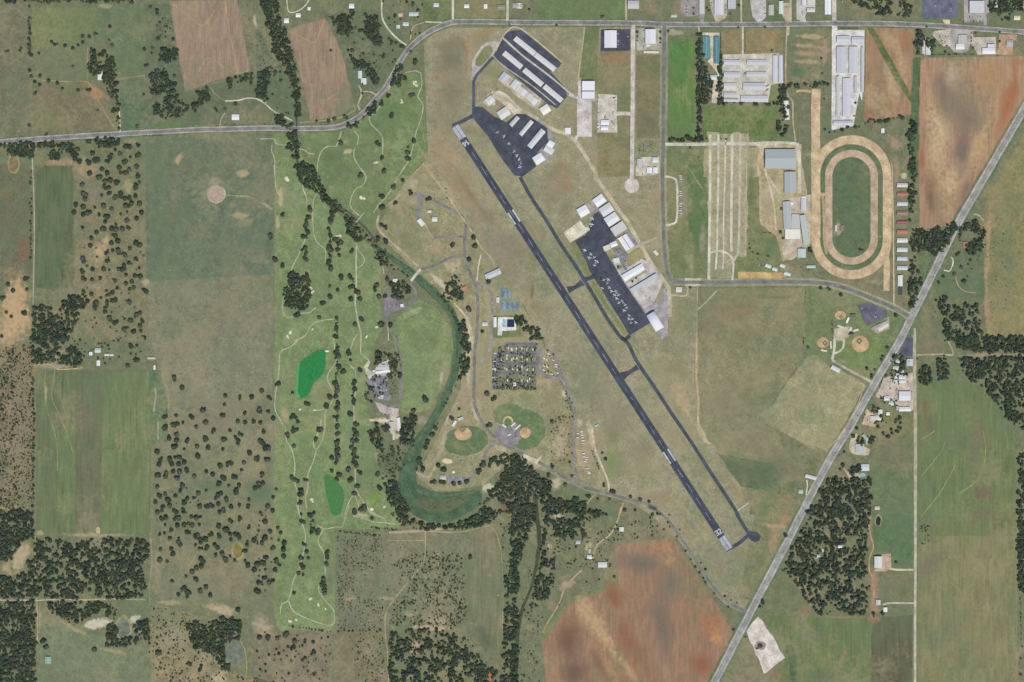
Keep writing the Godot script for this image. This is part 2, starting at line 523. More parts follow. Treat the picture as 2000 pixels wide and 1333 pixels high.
func soil_patches() -> void:
	var tan := [164, 144, 112]
	var pale := [186, 168, 134]
	var red := [160, 108, 76]
	var rust := [148, 104, 76]
	var grey := [124, 110, 98]
	var green := [92, 116, 74]
	var deep := [74, 104, 74]
	var brown := [124, 104, 84]
	var olive := [124, 128, 84]
	# north-west farm
	stain([-1409,-759], 34, 26, 0, [134,104,90], 0.5)
	stain([-1252,-743], 34, 26, 40, [176,120,84], 0.8, 0.6)
	stain([-1268,-767], 24, 14, 30, [176,124,88], 0.7, 0.6)
	stain([-1240,-715], 26, 40, 10, [140,112,92], 0.6)
	stain([-1357,-952], 70, 60, 0, olive, 0.5)
	stain([-1365,-864], 70, 30, 0, olive, 0.45)
	stain([-1417,-686], 34, 60, 0, olive, 0.5)
	stain([-1236,-1015], 26, 9, 0, tan, 0.7, 0.6)
	stain([-1046,-653], 75, 7, -4, [86,128,72], 0.7, 0.5)
	stain([-1010,-554], 9, 22, 25, [176,144,110], 0.8, 0.5)
	stain([-817,-507], 20, 12, 0, [168,134,102], 0.7, 0.5)
	stain([-1095,-606], 14, 10, 0, tan, 0.7)
	stain([-1147,-606], 30, 14, 0, tan, 0.7)
	stain([-1373,-541], 50, 12, -4, [170,132,100], 0.8, 0.6)
	stain([-1300,-529], 28, 40, 0, tan, 0.6)
	stain([-1256,-521], 36, 26, 0, [160,136,104], 0.6)
	stain([-772,-900], 24, 50, -20, [140,122,98], 0.7)
	stain([-780,-973], 6, 22, -8, pale, 0.8, 0.5)
	# west strip
	stain([-1538,-444], 16, 30, 0, [146,98,72], 0.6)
	stain([-1481,-287], 24, 56, 0, [138,92,66], 0.6)
	stain([-1526,-356], 60, 50, 0, [108,100,82], 0.6)
	stain([-1252,-263], 24, 50, 12, [184,150,110], 0.8, 0.7)
	stain([-1232,-299], 12, 26, 12, [186,150,110], 0.8, 0.7)
	stain([-1288,-368], 40, 22, 0, [150,118,92], 0.7)
	stain([-1288,-513], 50, 30, 0, [158,132,100], 0.7)
	stain([-1163,-473], 22, 24, 0, [160,144,100], 0.8, 0.5)
	stain([-1260,-444], 50, 26, 0, [124,114,98], 0.6)
	stain([-1385,-223], 14, 50, 12, [84,116,78], 0.6)
	stain([-1413,-174], 50, 16, 0, [80,108,70], 0.6)
	stain([-1502,-142], 50, 40, 0, [186,152,112], 0.85, 0.6)
	stain([-1490,-74], 40, 56, 0, [182,150,112], 0.85, 0.6)
	stain([-1526,-17], 60, 40, 0, [172,140,106], 0.8, 0.6)
	stain([-1268,-166], 40, 12, 0, [160,138,112], 0.7)
	stain([-1111,-180], 12, 12, 0, [172,154,120], 0.85, 0.6)
	stain([-817,-509], 20, 13, 0, [172,150,110], 0.75, 0.5)
	stain([-821,-382], 30, 12, 0, [176,152,112], 0.7, 0.5)
	stain([-808,-360], 34, 14, -20, [150,136,100], 0.6, 0.6)
	stain([-897,-444], 50, 46, 0, [132,132,100], 0.6)
	stain([-897,-485], 24, 12, 0, [150,146,116], 0.6, 0.6)
	stain([-843,-416], 14, 16, 40, [152,140,104], 0.7)
	stain([-885,-295], 120, 80, -20, [98,110,86], 0.5)
	stain([-784,-58], 130, 60, -20, [138,124,102], 0.6)
	stain([-966,-150], 60, 40, -20, [132,124,100], 0.5)
	stain([-1026,-392], 30, 40, 40, [118,112,92], 0.5)
	stain([-1066,-219], 50, 30, -40, [104,118,90], 0.5)
	# west lower
	stain([-1502,248], 46, 110, 0, [140,118,96], 0.8)
	stain([-1506,393], 46, 110, 0, [148,124,98], 0.8)
	stain([-1510,111], 30, 60, 0, [130,118,98], 0.7)
	stain([-1522,504], 50, 12, 0, [170,138,102], 0.8, 0.6)
	stain([-1381,75], 60, 8, 0, [160,140,112], 0.8, 0.5)
	stain([-1377,46], 10, 34, 28, [156,134,108], 0.8, 0.5)
	stain([-1292,232], 30, 70, 4, [124,110,88], 0.6)
	stain([-1284,393], 34, 90, 0, [112,104,84], 0.5)
	stain([-1413,163], 4, 36, 0, [174,152,120], 0.8, 0.6)
	stain([-885,38], 90, 50, 0, [122,122,96], 0.5)
	stain([-905,252], 110, 80, 0, [128,116,98], 0.6)
	stain([-865,361], 90, 30, 0, [134,130,94], 0.6)
	stain([-768,453], 60, 50, 0, [88,112,80], 0.7)
	stain([-929,437], 50, 24, 0, [92,110,82], 0.6)
	stain([-1091,54], 14, 8, 0, [150,122,96], 0.8, 0.5)
	stain([-1203,81], 40, 6, 0, [134,108,92], 0.7)
	stain([-1490,650], 22, 60, 28, [178,152,116], 0.9, 0.5)
	stain([-1534,686], 22, 24, 0, [176,150,112], 0.8, 0.6)
	stain([-1268,587], 130, 7, 0, [168,144,112], 0.85, 0.5)
	stain([-1433,581], 16, 12, 0, [172,146,112], 0.8, 0.5)
	stain([-1433,851], 8, 60, 0, [164,138,110], 0.7)
	stain([-1256,855], 44, 17, -8, [196,178,156], 0.95, 0.4)
	stain([-1143,839], 20, 12, -30, [186,174,154], 0.9, 0.4)
	stain([-1324,872], 60, 8, 28, [166,144,110], 0.8, 0.5)
	stain([-1207,938], 60, 7, 12, [166,136,104], 0.8, 0.5)
	stain([-1308,948], 90, 60, 0, [112,124,92], 0.5)
	stain([-1074,698], 20, 80, 0, [152,132,110], 0.7)
	stain([-966,670], 30, 40, 30, [152,136,104], 0.6)
	stain([-885,811], 60, 18, 14, [182,154,116], 0.85, 0.5)
	stain([-1034,791], 50, 9, 0, [168,146,112], 0.8, 0.5)
	stain([-1026,880], 60, 60, 30, [150,136,108], 0.7)
	stain([-946,980], 30, 70, 35, [166,142,108], 0.7)
	stain([-885,1021], 30, 24, 0, [186,160,126], 0.8, 0.6)
	stain([-764,859], 26, 40, 0, [166,146,116], 0.7)
	stain([-966,747], 90, 60, 0, [118,120,94], 0.5)
	# golf and park
	stain([-702,-436], 9, 36, 0, [182,154,118], 0.9, 0.4)
	stain([-711,-360], 8, 24, 0, [176,150,116], 0.9, 0.4)
	stain([-743,-412], 30, 5, 38, [168,146,112], 0.8, 0.5)
	stain([-549,-467], 12, 6, 0, [150,132,104], 0.8, 0.5)
	stain([-626,-235], 14, 14, 0, [140,124,92], 0.7)
	stain([-497,-243], 14, 60, 0, [124,136,94], 0.4)
	stain([-497,-576], 14, 8, -15, [184,158,128], 0.9, 0.4)
	stain([-372,-686], 70, 46, 0, [88,116,74], 0.6)
	stain([-424,-646], 40, 26, -30, [84,112,72], 0.6)
	stain([-445,-549], 40, 40, 0, [104,118,84], 0.5)
	stain([-420,-521], 26, 20, 0, [124,118,90], 0.6)
	stain([-352,-751], 40, 30, 0, [122,134,92], 0.5)
	stain([-602,-606], 40, 24, 0, [108,124,82], 0.5)
	stain([-549,-554], 34, 34, 0, [84,98,72], 0.6)
	stain([-513,-513], 40, 30, 0, [90,100,74], 0.5)
	stain([-654,-436], 22, 60, 0, [124,140,100], 0.6)
	stain([-582,-400], 24, 70, 0, [120,138,98], 0.6)
	stain([-509,-344], 20, 24, 0, [112,140,92], 0.6)
	stain([-586,-295], 26, 60, 0, [116,132,94], 0.5)
	stain([-432,-255], 26, 40, 20, [128,130,92], 0.6)
	stain([-453,-74], 30, 40, 0, [112,128,92], 0.4)
	stain([-291,-368], 60, 34, 20, [158,136,106], 0.7)
	stain([-328,-388], 34, 20, -10, [160,132,104], 0.7)
	stain([-231,-275], 24, 20, 0, [168,134,106], 0.75, 0.6)
	stain([-183,-231], 40, 30, -20, [178,154,122], 0.9, 0.5)
	stain([-223,-182], 50, 9, 42, [190,172,142], 0.9, 0.4)
	stain([-299,-481], 16, 24, -10, [172,150,120], 0.85, 0.5)
	stain([-191,-452], 60, 12, 62, [168,148,118], 0.8, 0.5)
	stain([-299,-428], 40, 20, 30, [160,142,112], 0.6)
	stain([-312,-295], 80, 44, 40, [112,116,82], 0.6)
	stain([-98,-336], 20, 90, -6, [164,146,112], 0.6)
	stain([-78,-150], 16, 60, 4, [168,144,104], 0.7)
	stain([-146,-74], 26, 60, -20, [160,144,116], 0.6)
	stain([-130,-37], 10, 60, -10, [198,182,152], 0.8, 0.5)
	stain([-134,50], 9, 90, 0, [190,170,142], 0.8, 0.4)
	stain([-94,71], 20, 60, 0, [158,140,104], 0.7)
	stain([-138,159], 30, 30, 0, [160,140,112], 0.6)
	stain([-114,216], 8, 40, -20, [186,166,138], 0.8, 0.5)
	stain([-203,95], 14, 70, 0, [150,138,104], 0.8, 0.5)
	stain([-215,111], 7, 26, 10, [184,168,138], 0.7, 0.5)
	stain([-239,191], 30, 10, -40, [140,130,92], 0.7)
	stain([-312,91], 30, 90, 0, [114,132,90], 0.6)
	stain([-263,71], 30, 100, 0, [124,132,92], 0.5)
	stain([-392,240], 30, 10, 10, [190,172,146], 0.9, 0.4)
	stain([-360,248], 16, 44, 0, [196,180,156], 0.95, 0.4)
	stain([-348,288], 12, 10, 0, [196,182,156], 0.9, 0.4)
	stain([-412,349], 8, 26, -15, [160,140,112], 0.8, 0.5)
	stain([-275,240], 20, 14, 0, [150,136,114], 0.8, 0.5)
	stain([-372,369], 60, 60, 0, [88,96,72], 0.7)
	stain([-247,304], 16, 60, 25, [138,128,88], 0.7)
	stain([-211,312], 8, 60, 14, [176,156,122], 0.8, 0.5)
	stain([-195,393], 60, 34, 0, [142,132,98], 0.7)
	stain([-211,445], 60, 12, 10, [160,144,98], 0.7)
	stain([-33,324], 22, 12, 10, [180,162,134], 0.85, 0.5)
	stain([-74,445], 26, 22, 40, [192,176,146], 0.9, 0.5)
	stain([-17,494], 22, 30, 0, [124,96,76], 0.8, 0.5)
	stain([-130,417], 30, 20, 0, [148,136,104], 0.6)
	stain([-690,220], 12, 30, -20, [166,146,108], 0.8, 0.5)
	stain([-694,179], 16, 36, 0, [150,138,96], 0.6)
	stain([-634,296], 22, 24, 0, [104,136,78], 0.7)
	stain([-702,300], 14, 13, 0, [128,142,90], 0.8, 0.5)
	stain([-622,474], 50, 60, 0, [124,132,88], 0.5)
	stain([-594,393], 20, 60, 0, [104,134,86], 0.6)
	stain([-497,240], 12, 110, 0, [112,140,94], 0.6)
	stain([-445,332], 14, 90, 0, [116,138,98], 0.6)
	stain([-642,216], 40, 12, 0, [98,120,80], 0.6)
	stain([-678,111], 40, 50, 0, [134,134,90], 0.5)
	stain([-578,159], 24, 30, 20, [128,116,84], 0.6)
	stain([-630,437], 10, 26, 0, [140,122,94], 0.8, 0.5)
	stain([-465,498], 6, 30, 10, [150,130,100], 0.8, 0.5)
	stain([-453,527], 26, 6, 5, [184,158,128], 0.9, 0.5)
	stain([-666,739], 24, 90, 12, [116,136,92], 0.5)
	stain([-614,811], 20, 20, 0, [132,142,94], 0.8, 0.6)
	stain([-553,718], 12, 60, 0, [112,106,84], 0.7)
	stain([-751,868], 40, 20, 30, [176,148,118], 0.7)
	# south middle
	stain([-275,573], 120, 5, -4, [176,150,122], 0.9, 0.5)
	stain([-231,650], 20, 44, 0, [170,144,110], 0.8)
	stain([-328,714], 60, 60, 20, [130,122,98], 0.6)
	stain([-493,779], 24, 9, 0, [170,138,108], 0.8, 0.6)
	stain([-380,779], 24, 8, 0, [168,138,110], 0.8, 0.6)
	stain([-312,827], 30, 20, 0, [174,146,112], 0.8)
	stain([-267,866], 70, 8, 4, [190,154,120], 0.85, 0.5)
	stain([-231,843], 60, 16, 10, [168,142,112], 0.7)
	stain([-428,940], 40, 40, 0, [158,132,108], 0.7)
	stain([-396,1009], 26, 26, 0, [150,130,110], 0.7)
	stain([-295,928], 18, 20, 0, [180,142,108], 0.95, 0.4)
	stain([-70,1017], 18, 24, 0, [164,108,80], 0.95, 0.4)
	stain([-308,1017], 18, 12, 0, [168,134,106], 0.8, 0.5)
	stain([-78,904], 30, 70, -28, [86,94,70], 0.8, 0.6)
	stain([-130,803], 14, 20, 0, [92,104,74], 0.7)
	stain([-497,658], 40, 60, 0, [112,104,86], 0.6)
	stain([-493,851], 50, 50, 0, [104,102,84], 0.6)
	stain([141,533], 22, 14, 20, [186,162,134], 0.9, 0.5)
	stain([117,529], 9, 13, 0, [150,108,86], 0.8, 0.5)
	stain([117,682], 20, 12, 0, [160,124,100], 0.9, 0.5)
	stain([113,622], 8, 12, 0, [176,150,122], 0.9, 0.5)
	stain([161,739], 34, 18, -20, [168,142,114], 0.85, 0.5)
	stain([121,803], 26, 24, 0, [150,126,98], 0.7)
	stain([230,622], 12, 14, 0, [180,156,122], 0.9, 0.5)
	stain([463,557], 24, 40, -40, [150,128,96], 0.7)
	stain([528,573], 12, 60, -32, [158,126,92], 0.8, 0.6)
	stain([790,557], 44, 6, 4, [172,138,104], 0.9, 0.5)
	stain([790,602], 14, 60, 4, [156,124,92], 0.8, 0.6)
	stain([604,666], 90, 50, 40, [132,124,94], 0.6)
	stain([701,751], 20, 34, -30, [164,136,106], 0.7)
	stain([758,722], 14, 60, 30, [104,118,82], 0.6)
	stain([524,992], 10, 10, 0, tan, 0.2)
	# airport grass
	stain([-170,-900], 46, 40, 30, [140,112,84], 0.7)
	stain([-191,-844], 50, 50, 0, [104,106,78], 0.6)
	stain([-162,-872], 30, 60, 0, [98,104,76], 0.5)
	stain([-215,-803], 40, 22, 40, [150,118,86], 0.75)
	stain([-146,-771], 26, 46, 0, [146,124,92], 0.7)
	stain([-138,-864], 6, 80, 4, [150,122,86], 0.8, 0.5)
	stain([-70,-940], 60, 9, -14, [158,124,84], 0.8, 0.5)
	stain([-199,-670], 60, 60, 0, [120,112,88], 0.6)
	stain([-223,-606], 20, 60, -14, [160,126,90], 0.75)
	stain([-183,-558], 22, 46, -20, [176,144,102], 0.75, 0.6)
	stain([-267,-751], 10, 120, 2, [112,116,80], 0.6)
	stain([-50,-807], 50, 30, 30, [128,124,84], 0.6)
	stain([-130,-444], 70, 24, 55, [152,116,82], 0.75)
	stain([-70,-376], 44, 26, 40, [128,106,80], 0.7)
	stain([-179,-501], 44, 14, 60, [154,122,88], 0.75)
	stain([-17,-295], 80, 50, 30, [128,116,96], 0.7)
	stain([-9,-215], 60, 70, 20, [136,120,96], 0.6)
	stain([133,-771], 44, 30, 40, [118,112,78], 0.5)
	stain([157,-920], 16, 9, -20, [160,136,94], 0.7)
	stain([310,-860], 46, 15, 0, [156,112,82], 0.9, 0.5)
	stain([302,-791], 36, 60, 0, [138,122,92], 0.6)
	stain([411,-791], 36, 60, 0, [132,116,92], 0.6)
	stain([407,-670], 34, 44, 0, [108,108,80], 0.6)
	stain([314,-558], 40, 50, 0, [150,130,94], 0.6)
	stain([161,-521], 50, 40, 0, [140,118,88], 0.6)
	stain([504,-1005], 60, 40, 0, [146,124,94], 0.7)
	stain([427,-1005], 40, 30, 0, [146,122,94], 0.7)
	stain([665,-908], 30, 40, 0, [146,124,92], 0.7)
	stain([750,-912], 50, 36, 0, [144,122,88], 0.7)
	stain([496,-936], 30, 12, 0, [168,154,132], 0.7, 0.6)
	stain([189,-985], 90, 7, -2, [88,118,68], 0.6)
	stain([242,-1021], 60, 20, 0, [110,118,78], 0.5)
	stain([330,-985], 14, 30, 0, [88,122,72], 0.6)
	stain([893,-924], 50, 9, 3, [178,148,110], 0.85, 0.5)
	stain([885,-896], 50, 8, 6, [174,144,108], 0.85, 0.5)
	stain([881,-872], 44, 9, 2, [170,138,104], 0.85, 0.5)
	stain([881,-848], 50, 8, 0, [168,140,106], 0.85, 0.5)
	stain([946,-872], 9, 50, 5, [166,134,104], 0.8, 0.5)
	stain([861,-819], 28, 18, 0, [86,114,72], 0.8, 0.5)
	stain([921,-803], 20, 20, 0, [164,138,108], 0.7)
	stain([784,-932], 34, 22, 0, [164,122,84], 0.7)
	stain([780,-900], 30, 10, 0, [160,136,96], 0.7)
	stain([780,-650], 30, 20, 0, [130,116,76], 0.7)
	stain([760,-699], 22, 14, 0, [118,116,72], 0.6)
	stain([1159,-598], 22, 30, -30, [164,134,108], 0.8, 0.6)
	stain([1099,-678], 30, 20, 0, [150,118,94], 0.5)
	stain([161,-469], 50, 30, 50, [150,116,88], 0.75)
	stain([141,-444], 40, 30, 0, [138,122,96], 0.7)
	stain([161,-404], 20, 30, 30, [94,106,76], 0.6)
	stain([306,-513], 30, 24, 0, [154,126,92], 0.6)
	stain([383,-388], 50, 24, 0, [140,126,84], 0.6)
	stain([60,-154], 7, 34, 5, [128,104,72], 0.9, 0.5)
	stain([77,-94], 50, 60, 0, [136,120,94], 0.6)
	stain([44,-134], 14, 50, 0, [160,132,98], 0.7)
	stain([556,-376], 14, 160, 0, [88,114,72], 0.7, 0.6)
	stain([576,-311], 12, 60, 0, [160,142,114], 0.7)
	stain([544,-231], 8, 46, 0, [164,146,116], 0.7)
	stain([496,-255], 30, 60, 0, [112,114,76], 0.6)
	stain([629,-456], 8, 160, 0, [170,152,126], 0.5)
	stain([661,-416], 40, 160, 0, [158,140,116], 0.55)
	stain([725,-456], 14, 90, 0, [94,116,72], 0.7)
	stain([778,-279], 34, 40, 0, [86,114,72], 0.7)
	stain([774,-436], 20, 90, 0, [172,152,124], 0.6)
	stain([677,-138], 100, 20, 0, [134,120,88], 0.6)
	stain([665,-94], 90, 36, 0, [140,114,86], 0.7)
	stain([584,-41], 40, 30, 0, [132,106,84], 0.6)
	stain([705,-21], 90, 30, 0, [124,114,84], 0.5)
	stain([516,-82], 30, 70, 0, [140,128,84], 0.6)
	stain([520,-444], 30, 60, 0, [156,142,116], 0.5)
	stain([800,-456], 50, 50, 0, [186,166,132], 0.7)
	stain([788,-396], 40, 70, 0, [150,138,104], 0.6)
	stain([877,-456], 12, 80, 0, [170,148,116], 0.7)
	stain([784,-303], 40, 24, 0, [92,112,74], 0.7)
	stain([1026,-456], 40, 70, 0, [86,106,68], 0.6)
	stain([1058,-416], 16, 110, 0, [100,108,68], 0.5)
	stain([986,-340], 10, 24, 0, [164,144,116], 0.8, 0.5)
	stain([1163,-513], 14, 70, 0, [160,130,104], 0.8)
	stain([1187,-501], 14, 12, 0, [196,178,146], 0.9, 0.5)
	stain([1183,-344], 24, 130, 0, [132,130,90], 0.5)
	stain([1469,-416], 60, 140, 8, [146,126,88], 0.6)
	stain([1441,-287], 9, 140, 2, [172,136,100], 0.85, 0.5)
	stain([1437,-134], 9, 130, -2, [168,128,98], 0.85, 0.5)
	stain([1502,-235], 40, 110, 0, [112,116,86], 0.6)
	stain([1490,-114], 50, 60, 0, [130,124,90], 0.6)
	stain([1252,-53], 24, 60, 0, [146,124,94], 0.7)
	stain([1095,-182], 40, 12, 10, [156,142,110], 0.7)
	stain([792,-134], 60, 6, 0, [104,106,84], 0.7)
	stain([853,-126], 24, 5, 0, [160,140,108], 0.7)
	stain([946,-114], 40, 30, 0, [112,122,80], 0.5)
	stain([278,30], 50, 60, 0, [132,122,98], 0.6)
	stain([258,179], 24, 80, -15, [138,118,94], 0.7)
	stain([330,224], 50, 60, 40, [132,120,98], 0.6)
	stain([314,280], 40, 60, -10, [110,122,80], 0.6)
	stain([298,373], 40, 70, -10, [112,126,76], 0.7)
	stain([387,377], 24, 36, 0, [152,130,96], 0.7)
	stain([403,304], 40, 90, 40, [124,116,96], 0.6)
	stain([226,248], 30, 14, 0, [140,134,88], 0.6)
	stain([238,280], 12, 44, -10, [190,164,134], 0.95, 0.4)
	stain([202,248], 12, 14, 0, [178,158,130], 0.9, 0.5)
	stain([226,337], 24, 70, 4, [168,144,112], 0.75)
	stain([145,312], 26, 60, 8, [176,152,124], 0.85, 0.5)
	stain([169,393], 30, 16, 0, [150,132,102], 0.7)
	stain([516,175], 26, 70, -22, [176,148,106], 0.85, 0.6)
	stain([536,224], 14, 30, -20, [182,152,112], 0.85, 0.6)
	stain([576,280], 12, 50, -24, [184,164,126], 0.9, 0.5)
	stain([604,320], 16, 14, 0, [166,148,112], 0.7)
	stain([504,71], 40, 70, 0, [132,126,84], 0.6)
	stain([403,151], 24, 40, 30, [112,120,84], 0.5)
	stain([101,123], 24, 12, 0, [178,144,110], 0.75)
	stain([121,191], 34, 60, 0, [132,124,92], 0.6)
	stain([157,159], 8, 14, 0, [194,172,140], 0.9, 0.4)
	stain([40,183], 60, 30, 0, [128,140,88], 0.5)
	stain([133,425], 24, 26, 0, [186,166,134], 0.9, 0.5)
	stain([40,365], 12, 24, 20, [184,164,134], 0.9, 0.5)
	stain([77,369], 14, 14, 0, [176,154,124], 0.8, 0.5)
	stain([645,191], 90, 120, 40, [128,118,90], 0.5)
	stain([725,312], 80, 90, 40, [132,118,92], 0.5)
	stain([705,385], 90, 40, 10, [96,106,74], 0.7)
	stain([665,433], 12, 90, -36, [148,124,86], 0.7)
	stain([766,506], 20, 40, 20, [98,122,74], 0.7)
	stain([455,474], 60, 16, 10, [150,126,92], 0.7)
	# east side
	stain([917,83], 60, 40, 20, [166,146,114], 0.6)
	stain([885,191], 90, 60, 20, [142,132,98], 0.6)
	stain([937,240], 60, 30, 20, [122,126,84], 0.5)
	stain([873,300], 70, 8, 30, [166,146,108], 0.7, 0.6)
	stain([804,349], 40, 30, 40, [124,108,82], 0.6)
	stain([768,409], 60, 60, 0, [84,104,72], 0.7)
	stain([837,393], 50, 24, 0, [122,108,82], 0.6)
	stain([833,474], 30, 20, 0, [156,120,88], 0.75)
	stain([1252,199], 14, 30, 0, [122,98,76], 0.7)
	stain([1256,252], 30, 40, 0, [118,98,78], 0.65)
	stain([1413,264], 30, 60, 0, [126,104,80], 0.65)
	stain([1397,345], 30, 70, 0, [122,106,80], 0.6)
	stain([1429,461], 46, 30, 0, [118,92,78], 0.75)
	stain([1308,131], 90, 60, 0, [98,116,74], 0.55)
	stain([1348,212], 60, 60, 0, [106,122,80], 0.5)
	stain([1147,332], 60, 40, 0, [126,114,88], 0.6)
	stain([1187,264], 30, 30, 0, [130,120,86], 0.6)
	stain([1256,14], 40, 26, 0, [138,114,88], 0.7)
	stain([1445,42], 130, 6, 0, [160,128,104], 0.9, 0.5)
	stain([1006,62], 30, 8, 0, [156,140,108], 0.6)
	stain([1058,58], 60, 24, 0, [124,134,88], 0.6)
	stain([825,537], 20, 18, 10, [172,120,84], 0.8, 0.6)
	stain([796,561], 46, 5, 0, [176,138,106], 0.9, 0.5)
	stain([792,606], 13, 50, 8, [160,128,96], 0.8, 0.6)
	stain([1083,577], 9, 80, 4, [150,116,94], 0.85, 0.5)
	stain([877,606], 16, 26, -30, [170,146,120], 0.8, 0.5)
	stain([881,743], 14, 60, -38, [152,120,96], 0.8, 0.6)
	stain([889,815], 16, 14, 0, [156,104,78], 0.8, 0.6)
	stain([1002,835], 100, 6, 0, [154,120,94], 0.8, 0.6)
	stain([1099,843], 24, 16, 0, [156,110,84], 0.8, 0.6)
	stain([1095,771], 14, 90, 0, [164,124,94], 0.85, 0.5)
	stain([1151,735], 40, 44, 0, [126,116,90], 0.6)
	stain([1187,759], 22, 26, 0, [98,106,74], 0.7)
	stain([1006,948], 9, 40, 20, [150,116,84], 0.7)
	stain([917,900], 60, 30, 0, [118,118,86], 0.6)
	stain([796,992], 36, 40, 20, [146,114,84], 0.75)
	stain([925,1013], 60, 30, 0, [92,106,74], 0.6)
	stain([1264,674], 34, 60, 30, [120,106,86], 0.7)
	stain([1429,521], 50, 30, 0, [114,98,82], 0.6)
	stain([1308,537], 80, 50, 0, [110,122,80], 0.6)
	stain([1328,859], 80, 60, 0, [122,114,88], 0.5)
	stain([1405,924], 60, 40, 0, [126,112,88], 0.55)
	stain([1530,964], 7, 50, 12, [158,126,98], 0.75, 0.6)
	# ploughed red fields
	stain([1107,-727], 40, 60, -20, [172,144,112], 0.72, 0.9, 0.08)
	stain([1151,-900], 60, 20, 55, [176,144,108], 0.72, 0.9, 0.08)
	stain([1115,-832], 30, 40, 0, [128,110,92], 0.72, 0.9, 0.08)
	stain([1083,-686], 30, 24, 0, [142,98,74], 0.72, 0.9, 0.08)
	stain([1195,-900], 20, 40, 0, [148,102,76], 0.62, 0.9, 0.08)
	stain([1308,-751], 40, 90, -12, [118,102,92], 0.92, 0.9, 0.08)
	stain([1389,-670], 60, 60, 20, [122,104,92], 0.82, 0.9, 0.08)
	stain([1361,-582], 34, 90, 4, [112,96,88], 0.87, 0.9, 0.08)
	stain([1336,-807], 24, 44, 10, [164,142,116], 0.82, 0.9, 0.08)
	stain([1284,-598], 34, 110, -8, [190,160,122], 0.92, 0.9, 0.08)
	stain([1264,-727], 16, 70, -4, [176,140,104], 0.72, 0.9, 0.08)
	stain([1405,-570], 26, 90, 22, [176,142,104], 0.72, 0.9, 0.08)
	stain([1449,-807], 60, 70, 10, [164,126,90], 0.72, 0.9, 0.08)
	stain([1502,-719], 30, 120, 14, [164,98,64], 0.87, 0.9, 0.08)
	stain([1522,-791], 20, 80, 0, [158,94,64], 0.82, 0.9, 0.08)
	stain([1530,-844], 50, 14, -6, [160,112,80], 0.82, 0.9, 0.08)
	stain([1240,-549], 12, 90, 0, [150,92,64], 0.82, 0.9, 0.08)
	stain([1268,-436], 26, 90, -6, [118,92,74], 0.87, 0.9, 0.08)
	stain([1324,-477], 30, 90, 12, [190,160,122], 0.87, 0.9, 0.08)
	stain([1373,-456], 20, 80, 22, [124,102,86], 0.82, 0.9, 0.08)
	stain([1413,-477], 14, 90, 26, [150,100,72], 0.82, 0.9, 0.08)
	stain([383,674], 90, 40, 10, [112,100,90], 0.87, 0.9, 0.08)
	stain([476,739], 50, 60, 10, [112,104,94], 0.87, 0.9, 0.08)
	stain([455,859], 50, 130, -10, [116,98,86], 0.87, 0.9, 0.08)
	stain([463,626], 40, 26, 20, [170,124,86], 0.75, 0.9, 0.08)
	stain([476,658], 24, 30, 0, [170,132,92], 0.82, 0.9, 0.08)
	stain([604,851], 46, 60, -20, [166,108,76], 0.8, 0.9, 0.08)
	stain([617,900], 26, 30, 0, [182,126,90], 0.82, 0.9, 0.08)
	stain([576,980], 60, 50, 20, [140,88,64], 0.87, 0.9, 0.08)
	stain([306,771], 40, 60, -20, [136,92,68], 0.92, 0.9, 0.08)
	stain([363,759], 40, 40, 0, [150,112,82], 0.72, 0.9, 0.08)
	stain([218,811], 26, 60, -30, [180,145,110], 0.92, 0.9, 0.08)
	stain([266,859], 24, 80, -34, [170,134,98], 0.92, 0.9, 0.08)
	stain([306,936], 12, 60, -28, [184,148,114], 0.7, 0.9, 0.08)
	stain([351,992], 14, 80, -34, [180,144,110], 0.7, 0.9, 0.08)
	stain([294,996], 20, 60, -30, [172,132,96], 0.82, 0.9, 0.08)
	stain([169,900], 60, 70, -30, [114,84,68], 0.97, 0.9, 0.08)
	stain([193,1001], 60, 60, -30, [112,86,72], 0.97, 0.9, 0.08)
	stain([133,1005], 10, 60, -8, [160,116,86], 0.82, 0.9, 0.08)
	stain([258,972], 20, 80, -30, [124,94,74], 0.82, 0.9, 0.08)
	stain([347,900], 30, 90, -20, [140,94,68], 0.82, 0.9, 0.08)
	stain([173,843], 30, 30, 0, [140,106,80], 0.82, 0.9, 0.08)

	stain([1296,-646], 40, 80, -10, [200,172,134], 0.7, 0.9, 0.05)
	stain([1328,-807], 22, 60, 4, [176,154,130], 0.6, 0.9, 0.05)
	stain([1348,-711], 60, 110, 16, [122,106,96], 0.6, 0.9, 0.05)
	stain([1429,-638], 20, 90, 24, [186,150,110], 0.6, 0.9, 0.05)
	stain([1147,-783], 24, 90, -18, [184,156,122], 0.6, 0.9, 0.05)
	stain([1179,-840], 14, 70, -14, [186,154,118], 0.6, 0.9, 0.05)
	stain([1099,-872], 20, 50, 10, [148,116,94], 0.6, 0.9, 0.05)
	stain([1127,-691], 50, 14, -12, [190,164,130], 0.5, 0.9, 0.05)
	stain([-1506,-102], 50, 110, 0, [190,146,104], 0.8, 0.7)
	stain([-1526,-53], 40, 70, 0, [190,150,110], 0.7, 0.7)
	stain([-191,-630], 80, 150, -20, [152,128,98], 0.55)
	stain([-191,-783], 60, 130, 0, [140,122,94], 0.5)
	stain([-170,-473], 170, 40, 57, [154,126,94], 0.6)
	stain([-50,-287], 150, 70, 57, [144,126,104], 0.6)
	stain([226,71], 200, 50, 57, [148,130,104], 0.55)
	stain([322,252], 170, 44, 57, [142,124,100], 0.5)
	stain([121,-336], 200, 14, 57, [150,138,108], 0.5)
	stain([121,-444], 70, 50, 50, [146,122,96], 0.5)
	stain([242,839], 40, 110, -32, [176,140,108], 0.6, 0.9, 0.05)
	stain([282,900], 20, 120, -30, [184,148,114], 0.6, 0.9, 0.05)
	stain([403,980], 40, 110, -20, [134,98,76], 0.6, 0.9, 0.05)
